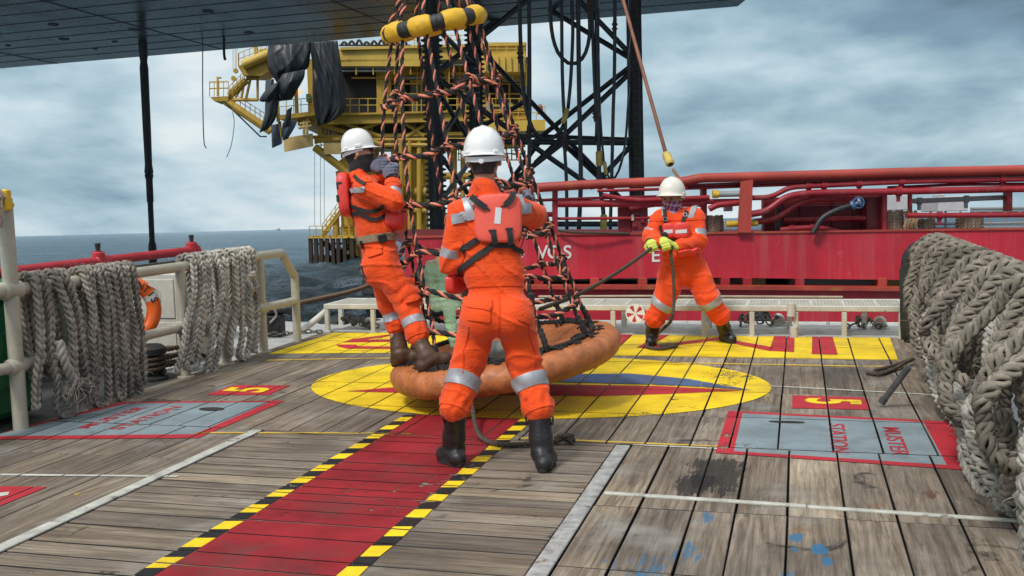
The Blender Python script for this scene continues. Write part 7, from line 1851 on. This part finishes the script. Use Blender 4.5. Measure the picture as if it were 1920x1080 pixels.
for pts in ([(884, 369), (897, 380), (912, 391)], [(963, 362), (958, 374), (947, 386)]): mb = MB(); flatstrap(mb, [loc1(x, y, .056 if i else .045) for i, (x, y) in enumerate(pts)], .034, n_); mb.build('webbing', M_BLACKW, vp, angle=40)
for pts in ([(924, 432), (926, 445), (928, 458)], [(953, 428), (956, 444), (957, 458)]): mb = MB(); flatstrap(mb, [loc1(x, y, .056 if y < 450 else .046) for x, y in pts], .030, n_); mb.build('webbing', M_BLACKW, vp, angle=40)
# slots
for x, y, a in ((912, 392, .3), (946, 387, -.2), (923, 432, -.05), (954, 429, -.05)):
    mb = MB(); e_ = ex * math.cos(a) - ey * math.sin(a); mb.box(loc1(x, y, .0545), (.042, .010, .004), np.array([e_, np.cross(n_, e_), n_])); mb.build('slot', M_BLACKW, vp)
def SP(f, pts, d): return surf_px(f, pts, d)
mbw = MB()
strap('harness_strap', f1, SP(f1, [(925, 459), (940, 460), (960, 458)], d1), .032, None, None, mb=mbw, lift=.008)
strap('harness_strap', f1, SP(f1, [(960, 458), (975, 470), (990, 490), (1000, 502)], d1), .028, None, None, mb=mbw, lift=.007)
strap('harness_strap', f1, SP(f1, [(925, 459), (900, 478), (875, 498), (858, 514)], d1), .034, None, None, mb=mbw, lift=.008)
strap('harness_strap', f1, SP(f1, [(902, 446), (885, 457), (867, 470)], d1), .034, None, None, mb=mbw, lift=.007)
strap('harness_strap', f1, SP(f1, [(974, 437), (984, 441), (996, 447)], d1), .030, None, None, mb=mbw, lift=.007)
mbw.build('harness_strap', M_BLACKW, T1, angle=40)
def buckle(f, px, py, d, ang, w_, h_, T, lift=.012):
    q, n2 = px_frame(f, px, py, d); e1_ = nrm(CR - (CR @ n2) * n2); e2_ = np.cross(n2, e1_); a, b_ = e1_ * math.cos(ang) + e2_ * math.sin(ang), e2_ * math.cos(ang) - e1_ * math.sin(ang); q = q + n2 * lift
    mb = MB()
    for s_ in (-1, 1): mb.beam(q + a * s_ * w_ / 2 - b_ * h_ / 2, q + a * s_ * w_ / 2 + b_ * h_ / 2, .005, .005, n2); mb.beam(q + b_ * s_ * h_ / 2 - a * w_ / 2, q + b_ * s_ * h_ / 2 + a * w_ / 2, .005, .005, n2)
    return mb.build('buckle', M_STEEL, T)
buckle(f1, 987, 441, d1, .1, .014, .036, T1); buckle(f1, 978, 478, d1, .7, .018, .036, T1)
# reflective shoulder pieces
px_patch('reflective_patch', f1, [(866, 374), (884, 371), (891, 398), (874, 400)], d1, M_REFL, T1, lift=.001, th=.003)
px_patch('reflective_patch', f1, [(847, 402), (891, 394), (891, 411), (849, 421)], d1, M_REFL, T1, lift=.001, th=.003)
px_patch('reflective_patch', f1, [(960, 366), (976, 363), (983, 384), (972, 388)], d1, M_REFL, T1, lift=.001, th=.003)
px_patch('reflective_patch', f1, [(975, 384), (993, 381), (994, 399), (975, 401)], d1, M_REFL, T1, lift=.001, th=.003)
# waistband, pocket, radio, collar
mbx = MB()
ring_band('waistband', f1, W1['waist'], (W1['hL'] + W1['hR']) / 2, .18, .062, M_SUIT, T1, R0=.30, lift=.001, th=.005, n=60)
px_patch('pocket', f1, [(873, 562), (921, 566), (918, 605), (876, 600)], d1, M_SUIT, T1, lift=.0, th=.003, roundc=.8)
px_patch('pocket_flap', f1, [(872, 556), (921, 561), (920, 583), (874, 577)], d1, M_SUIT, T1, lift=.003, th=.005, roundc=.8)
px_patch('pocket', f1, [(971, 558), (998, 562), (996, 610), (968, 598)], d1, M_SUIT, T1, lift=.0, th=.003, roundc=.8)
M_SEAMO = cloth_mat('seam_orange', (.60, .045, .006), .85, .3)
for nm, pp in (('seat_seam', [(936, 556), (937, 590), (937, 632)]), ('back_pleat', [(869, 452), (868, 490), (872, 532)]), ('back_pleat', [(991, 430), (987, 470), (984, 525)]), ('leg_seam', [(880, 612), (872, 650), (868, 700)]), ('leg_seam', [(990, 612), (1000, 650), (1003, 700)])):
    strap(nm, f1, surf_px(f1, pp, d1), .007, M_SEAMO, T1, lift=.0, th=.003, n=26)
ring_band('collar', f1, W1['neck'] - Zu * .03, W1['neck'] + Zu * .03, .55, .045, M_SUIT, T1, R0=.2, lift=.002, th=.006, n=40)
q, n2 = px_frame(f1, 990, 560, d1); mb = MB(); q = q + n2 * .02 + CR * .02; mb.box(q, (.05, .035, .10), np.array([nrm(CR), nrm(CF), nrm(Zu)]), bev=.008); mb.tube([q + Zu * .05, q + Zu * .17 - CR * .008], .006, 8); mb.build('radio', M_DARK, T1, angle=40)
mb = MB(); qq = J(861, 533, d1 + .12); pad(mb, qq, nrm(CR * .5 + CF), Zu, -CR, .07, .055, .05, 3.5); mb.build('vest_front', M_VEST, T1, angle=50)

# --- worker riding the net, in profile
d2 = 7.42
fw2 = CR * .96 + CF * .15; su2 = nn
def onrim(px, d, lift=.0):
    return PD(*px, d)
hN, tN = J(797, 700, 7.16), J(832, 694, 7.20); hF, tF = J(744, 676, 7.55), J(758, 674, 7.50)
def seat(P, h=None):
    """height on the padded base under a sole point: ring surface"""
    q = P - nc; x, y = q @ ne1, q @ ne2; r = math.hypot(x, y); hh = math.sqrt(max(0, R_TUBE ** 2 - (r - R_RIM) ** 2)) if abs(r - R_RIM) < R_TUBE else .05
    return nc + x * ne1 + y * ne2 + nn * hh
hN, tN, hF, tF = seat(hN), seat(tN), seat(hF), seat(tF)
aN = hN + nrm(tN - hN) * .045 + nn * .09; aF = hF + nrm(tF - hF) * .04 + nn * .09
if np.linalg.norm(tN - hN) < .15 or True: tN = hN + nrm(tN - hN) * .17; tF = hF + nrm(nrm(tF - hF) + CF * .5 - (CF @ nn) * nn * .5) * .16
tN = tN - nn * ((tN - hN) @ nn); tF = tF - nn * ((tF - hF) @ nn)
W2 = dict(label='worker in a black face mask leaning back while riding the rim of the transfer net', base=tuple(seat(J(770, 690, 7.35))), head=J(673, 287, d2 + .02), head_up=Zu + CR * -.10, head_fw=fw2 + Zu * -.10, hsc=.97, hscale=.92, helm_tilt=-.06,
    neck=J(674, 335, d2 + .02), waist=J(706, 437, d2), sL=J(688, 352, d2 + .17), sR=J(684, 354, d2 - .17), eL=J(730, 352, d2 + .22), wL=J(719, 326, d2 + .04), eR=J(738, 377, d2 - .20), wR=J(737, 340, d2 - .08),
    hL=J(716, 493, d2 + .085), hR=J(716, 493, d2 - .085), kL=J(731, 568, d2 + .13), kR=J(762, 565, d2 - .10), cL=J(745, 613, 7.55), cR=J(783, 630, 7.22), buttL=J(704, 505, d2 + .07), buttR=J(704, 505, d2 - .07),
    aL=aF, aR=aN, tL=tF, tR=tN, heelL=hF, heelR=hN, sup=su2,
    handL=(J(719, 311, d2 - .0), CU - CR * .05, -CR * .7 - CF), handR=(J(738, 322, d2 - .10), CU - CR * .05, -CR - CF * .4), glove=M_GLOVEG,
    r=dict(chest=.142, waist=.128, cs=1.20, hip=.128, hs=1.12, sh=.080, ua=.076, el=.068, wr=.052, th=.112, kn=.087, cf=.076, butt=.102, bt=.060),
    skin=M_SKIN2, helm=M_HELM, boot=M_BOOTB, suit=M_SUIT, seed=5, h=.0085,
    bands=dict(L=[('leg', 'k', 'c', .55, .055, .2)], R=[('leg', 'k', 'c', .62, .055, .2), ('arm', 'e', 'w', .30, .045, .14)]))
T2, f2, fb2 = build_person(W2)
K2 = d2 / F_PX
hc2 = W2['head']; up2 = nrm(W2['head_up']); fwv = nrm(W2['head_fw'] - (W2['head_fw'] @ up2) * up2); rt2 = np.cross(fwv, up2)
hair(T2, hc2, up2, fwv, .07, .0, 2, .97)
# face mask, glasses, helmet strap
def mask(T, hc, up, fw, mat, y0, y1, name, seed, sc=1.04, stripe=None, flare=.0):
    rt = np.cross(fw, up); p_ = lambda a, b_, c: hc + (fw * a + rt * b_ + up * c) * sc
    pr = [caps(p_(.035, 0, -.02), p_(.050, 0, -.075), .070 * sc, .052 * sc, rt, 1.08, .03), caps(p_(.07, 0, -.012), p_(.088, 0, -.02), .034 * sc, .026 * sc, rt, 1.1, .03), caps(p_(0, 0, -.05), p_(-.02, 0, -.11), .080 * sc, .074 * sc + flare, rt, .98, .03), caps(p_(.03, 0, -.09), p_(.045, 0, -.135), .055 * sc, .045 * sc + flare, rt, 1.1, .03)]
    def md(P, d):
        q = (P - hc); u_ = q @ up; f_ = q @ fw
        return np.maximum(np.maximum(d - .0035 * wrinkle(P, 55, seed), u_ - (y0 + f_ * .08) * sc), -u_ - y1 * sc)
    f = make_sdf(pr, md); lo, hi = bounds(pr, .02); return sdf_obj(name, f, lo, hi, .005, mat, T)
mask(T2, hc2, up2, fwv, M_GAITER, -.022, .145, 'face_mask', 3, .97)
gl = lambda a, b_, c: hc2 + (fwv * a + rt2 * b_ + up2 * c) * .97
mb = MB()
for s_ in (-1, 1):
    mb.tube(spline([gl(.108, .006 * s_, .014), gl(.104, .045 * s_, .014), gl(.085, .068 * s_, .016)], 8), .017, 10, flat=(.95, .35)); mb.tube([gl(.088, .068 * s_, .020), gl(.0, .083 * s_, .022)], .004, 6)
mb.build('sunglasses', pmat('lens_black', (.008, .008, .01), .12, .1), T2, smooth=True)
# life vest: red pad on the back, red block on the chest, webbing
pb = J(652, 362, d2 + .0); bu = nrm(CU * 80 - CR * 8 + 0 * CF); bn_ = nrm(-CR - CU * .08); 
mb = MB(); pad(mb, J(659, 365, d2 + .0), CF, bu, bn_, .135, 42 * K2, .075, 4.0, bow=-.01); vp2 = mb.build('life_vest', M_VEST, T2, angle=50)
mb = MB()
for y in (348, 372): mb = MB(); mb.box(J(636, y, d2 - .132), (.040, .05, .004), np.array([bn_, bu, CF])); mb.build('slot', M_BLACKW, vp2)
mb = MB(); pad(mb, J(733, 412, d2), -CF, nrm(CU + CR * .12), nrm(CR + CU * -.1), .14, 19 * K2, .115, 3.2, bow=.03); vf2 = mb.build('vest_front', M_VEST, T2, angle=50)
mbw = MB()
strap('s', f2, SP(f2, [(656, 393), (672, 400), (690, 409), (706, 412), (722, 405)], d2), .026, None, None, mb=mbw, lift=.007)
strap('s', f2, SP(f2, [(657, 383), (675, 392), (695, 397), (710, 392), (720, 384)], d2), .028, None, None, mb=mbw, lift=.007)
strap('s', f2, SP(f2, [(664, 330), (672, 338), (684, 346)], d2), .026, None, None, mb=mbw, lift=.006)
mbw.build('harness_strap', M_BLACKW, T2, angle=40)
buckle(f2, 658, 391, d2, .9, .03, .034, T2); buckle(f2, 727, 404, d2, .2, .022, .034, T2, .02)
px_patch('reflective_patch', f2, [(656, 353), (684, 351), (684, 360), (657, 362)], d2, M_REFL, T2, lift=.001, th=.003)
ring_band('belt', f2, W2['waist'], (W2['hL'] + W2['hR']) / 2, .20, .05, pmat('belt_tan', (.30, .22, .14), .8, .2, 40, bump=.4), T2, R0=.34, lift=.004, th=.006, n=64, tilt=nrm(CR) * -.05)
def belt_bit(px, py, w_, h_, mat, name):
    q, n2 = px_frame(f2, px, py, d2); e1_ = nrm(CR + CU * .2 - ((CR + CU * .2) @ n2) * n2); mb = MB(); mb.box(q + n2 * .014, (w_, h_, .016), np.array([e1_, np.cross(n2, e1_), n2]), bev=.004); mb.build(name, mat, T2)
belt_bit(716, 447, .062, .056, M_BLACKW, 'belt_buckle'); belt_bit(681, 458, .022, .06, M_BLACKW, 'belt_loop')
px_patch('pocket', f2, [(752, 536), (776, 524), (788, 560), (762, 572)], 7.3, M_SUIT, T2, lift=.002, th=.010, roundc=.8)
px_patch('pocket_flap', f2, [(750, 530), (775, 518), (778, 530), (753, 543)], 7.3, M_SUIT, T2, lift=.009, th=.006, roundc=.8)
px_patch('pocket_flap', f2, [(686, 470), (716, 462), (717, 476), (692, 484)], d2, M_SUIT, T2, lift=.002, th=.005, roundc=.8)
ring_band('collar', f2, W2['neck'] - Zu * .03, W2['neck'] + Zu * .03, .5, .05, M_SUIT, T2, R0=.2, lift=.003, th=.007, n=40)
mb = MB(); twist_rope(mb, spline([J(662, 437, d2 - .05), J(670, 460, d2 - .1), J(676, 490, d2 - .08), J(688, 512, d2 - .1)], 20), .006, 2, .05, (0,), 5); q = J(683, 510, d2 - .12); mb.box(q, (.03, .035, .09), np.array([CR, CF, nrm(CU + CR * -.3)]), bev=.006); mb.build('radio', M_DARK, T2, angle=40)

# --- worker hauling the tag line, facing us
b3 = (PZ(1222, 651) + PZ(1366, 647)) / 2; d3 = (b3 - CAM) @ CF; hv3 = nrm((b3 - CAM) * [1, 1, 0]); lf3 = nrm(-hv3 + CR * -.45)
K3 = d3 / F_PX
aR3 = PZ(1221, 646) + Zu * .09; aL3 = PZ(1362, 642) + Zu * .09
W3 = dict(label='worker with a purple checked scarf over his face hauling a rope beside the red vessel', base=tuple(b3), head=J(1260, 373, d3 - .02), head_up=Zu - hv3 * .12 - CR * .05, head_fw=lf3 - Zu * .14, hsc=1.0, hscale=1.10,
    neck=J(1268, 406, d3 + .02), waist=J(1277, 478, d3 + .0), sR=J(1240, 410, d3 - .03), sL=J(1303, 408, d3 + .03), eR=J(1222, 442, d3 - .06), wR=J(1233, 458, d3 - .27), eL=J(1308, 452, d3 - .05), wL=J(1270, 463, d3 - .25),
    hR=J(1261, 512, d3 + .02), hL=J(1303, 508, d3 + .02), kR=J(1243, 571, d3 - .06), kL=J(1330, 563, d3 - .05), cR=J(1226, 598, d3 - .0), cL=J(1350, 594, d3 + .02), buttR=J(1264, 515, d3 + .08), buttL=J(1300, 512, d3 + .08),
    aR=aR3, aL=aL3, heelR=PZ(1224, 645), heelL=PZ(1357, 640), tR=PZ(1219, 651), tL=PZ(1377, 646), sup=Zu,
    handR=(J(1224, 464, d3 - .31), CR * -.9 - CU * .35, CU - CF * .5), handL=(J(1248, 462, d3 - .31), CR * .9 + CU * .3, CU * 1 - CF * .6), glove=M_GLOVEY, rope_r=.017,
    r=dict(chest=.145, waist=.140, cs=1.18, hip=.142, hs=1.22, sh=.095, ua=.094, el=.086, wr=.062, th=.132, kn=.108, cf=.088, butt=.115, bt=.068),
    skin=M_SKIN, helm=M_HELMC, helm_tilt=-.22, boot=M_BOOTK, suit=M_SUIT2, seed=9, h=.009,
    bands=dict(L=[('leg', 'k', 'c', .05, .075, .26), ('arm', 's', 'e', .72, .06, .16)], R=[('leg', 'k', 'c', -.05, .07, .26), ('arm', 's', 'e', .95, .06, .16)]))
for s_ in 'LR':
    h_, t__ = W3['heel' + s_], W3['t' + s_]; W3['t' + s_] = h_ + nrm(t__ - h_) * .17; W3['a' + s_] = h_ + nrm(t__ - h_) * .04 + Zu * .10
T3, f3, fb3 = build_person(W3)
hc3 = W3['head']; up3 = nrm(W3['head_up']); fw3 = nrm(W3['head_fw'] - (W3['head_fw'] @ up3) * up3); rt3 = np.cross(fw3, up3)
m, t, b = newmat('scarf_plaid'); tc = t.n('ShaderNodeTexCoord').outputs['Object']
def plaid(fr, dir_, th):
    nd = t.n('ShaderNodeVectorMath', operation='DOT_PRODUCT'); t.lk(tc, nd.inputs[0]); nd.inputs[1].default_value = tuple(np.asarray(dir_) * fr); return t.ramp(t.math('FRACT', nd.outputs['Value']), [(0, 1), (th, 0)], 'CONSTANT')
c = t.mix(plaid(16, rt3 * .9 + up3 * .35, .4), (.20, .015, .055), (.13, .04, .20)); c = t.mix(t.math('MULTIPLY', plaid(16, up3 * .95 - rt3 * .3, .3), .75), c, (.34, .30, .42)); c = t.mix(t.math('MULTIPLY', plaid(32, rt3 * .9 + up3 * .35, .14), .8), c, (.45, .42, .5))
t.lk(c, b.inputs['Base Color']); b.inputs['Roughness'].default_value = .85; M_SCARF = m
mask(T3, hc3, up3, fw3, M_SCARF, -.014, .20, 'face_scarf', 4, 1.04, flare=.02)
hair(T3, hc3, up3, fw3, .05, .02, 3)
mb = MB()
for s_ in (-1, 1): mb.lathe(hc3 + fw3 * .086 + rt3 * .032 * s_ + up3 * .016, fw3, [(.001, .011), (.006, .010), (.011, .004), (.012, -.004)], 12)
mb.build('eyes', pmat('eye_dark', (.05, .035, .03), .2, .3), T3, smooth=True)
# vest front: two red pads, webbing, buckles
for px, py, w_, h_, r_ in ((1254, 432, 13, 14, -.08), (1277, 432, 16, 15, .08)):
    q, n2 = px_frame(f3, px, py, d3); n2 = nrm(-hv3 + CR * (.02 * (px - 1266)) * .1 + Zu * .05); ex3 = nrm(np.cross(Zu, n2)); ex3 = ex3 if ex3 @ CR > 0 else -ex3; ey3 = nrm(np.cross(n2, ex3)); ey3 = ey3 if ey3[2] > 0 else -ey3
    mb = MB(); pad(mb, q - n2 * .005, ex3, ey3, n2, w_ * K3, h_ * K3, .065, 3.4, bow=.012); vv3 = mb.build('life_vest', M_VEST, T3, angle=50)
    mb = MB(); mb.box(q + n2 * .0615 - ey3 * .01, (w_ * K3 * 1.3, .034, .001), np.array([nrm(ex3 + ey3 * .05), ey3, n2])); mb.build('reflective_strip', pmat('strip_white', (.62, .63, .64), .35, .05, 40), vv3)
mbw = MB()
strap('s', f3, SP(f3, [(1246, 394), (1246, 410), (1249, 422)], d3), .036, None, None, mb=mbw, lift=.012); strap('s', f3, SP(f3, [(1287, 397), (1281, 412), (1278, 424)], d3), .036, None, None, mb=mbw, lift=.012)
strap('s', f3, SP(f3, [(1239, 446), (1255, 450), (1270, 449), (1290, 444)], d3), .034, None, None, mb=mbw, lift=.02); strap('s', f3, SP(f3, [(1236, 424), (1240, 440), (1246, 450)], d3), .034, None, None, mb=mbw, lift=.02)
mbw.build('harness_strap', M_BLACKW, T3, angle=40)
buckle(f3, 1246, 411, d3, .0, .034, .03, T3, .025); buckle(f3, 1283, 405, d3, .2, .034, .03, T3, .025)
q, n2 = px_frame(f3, 1241, 444, d3); mb = MB(); pad(mb, q + n2 * .02, nrm(CR), Zu, -CF, .035, .045, .03, 3); mb.build('radio', M_DARK, T3, angle=50)
px_patch('reflective_patch', f3, [(1240, 389), (1246, 388), (1248, 410), (1243, 412)], d3, M_REFL, T3, lift=.001, th=.003)
px_patch('reflective_patch', f3, [(1297, 388), (1309, 384), (1299, 409), (1288, 409)], d3, M_REFL, T3, lift=.001, th=.003)
q, n2 = px_frame(f3, 1296, 470, d3); px_patch('vest_skirt', f3, [(1272, 468), (1309, 462), (1312, 474), (1272, 481)], d3, M_VEST, T3, lift=.006, th=.02, roundc=.7)
q_ = surf_px(f3, [(1293, 472)], d3)[0]; n2 = nrm(grad(f3, q_[None], .03)[0]); ex3 = nrm(np.cross(Zu, n2)); ex3 = ex3 if ex3 @ CR > 0 else -ex3; ey3 = nrm(np.cross(n2, ex3)); ey3 = ey3 if ey3[2] > 0 else -ey3
mb = MB()
for tr in text_polys('WORK VEST ONLY', .040, .04, tuple(q_ + n2 * .032), tuple(ex3), tuple(ey3), .02): mb.add(tr, [(0, 1, 2)])
mb.build('lettering', M_BLACKW, T3)
ring_band('collar', f3, W3['neck'] - Zu * .03, W3['neck'] + Zu * .03, .4, .05, M_SUIT2, T3, R0=.22, lift=.003, th=.007, n=40)
ring_band('waistband', f3, W3['waist'], (W3['hL'] + W3['hR']) / 2, .30, .06, M_SUIT2, T3, R0=.36, lift=.001, th=.005, n=60)
# the rope he hauls: from the net through both hands, then down to the deck
hR3, hL3 = W3['handR'][0], W3['handL'][0]
e_ = J(1012, 580, 7.35)
mb = MB(); P = [e_, e_ + (hR3 - e_) * .3 - Zu * .05, e_ + (hR3 - e_) * .65 - Zu * .045, e_ + (hR3 - e_) * .93 - Zu * .01, hR3, hL3, hL3 + (hL3 - hR3) * .5 - Zu * .01, J(1258, 475, d3 - .29), J(1262, 510, d3 - .30), J(1264, 560, d3 - .32), J(1258, 600, d3 - .36), PZ(1240, 638) + Zu * .10, PZ(1218, 648) - [0, .12, 0] + Zu * .03, PZ(1218, 656) + Zu * .02, PZ(1240, 658) + Zu * .02, PZ(1266, 654) + Zu * .025]
twist_rope(mb, P, .0175, 3, .11, (0,), 6)
c_ = P[-1]; twist_rope(mb, [c_ - [.14, 0, 0], c_ - [.05, 0, -.01], c_ + [.02, 0, .01]], .027, 3, .1, (0,), 6)
k_ = J(1263, 562, d3 - .32) if False else PZ(1232, 640) + Zu * .13
tag(mb.build('hauling_rope', M_TAR, None, smooth=True), 'brown rope held in yellow gloves and running to the net', 'rope')
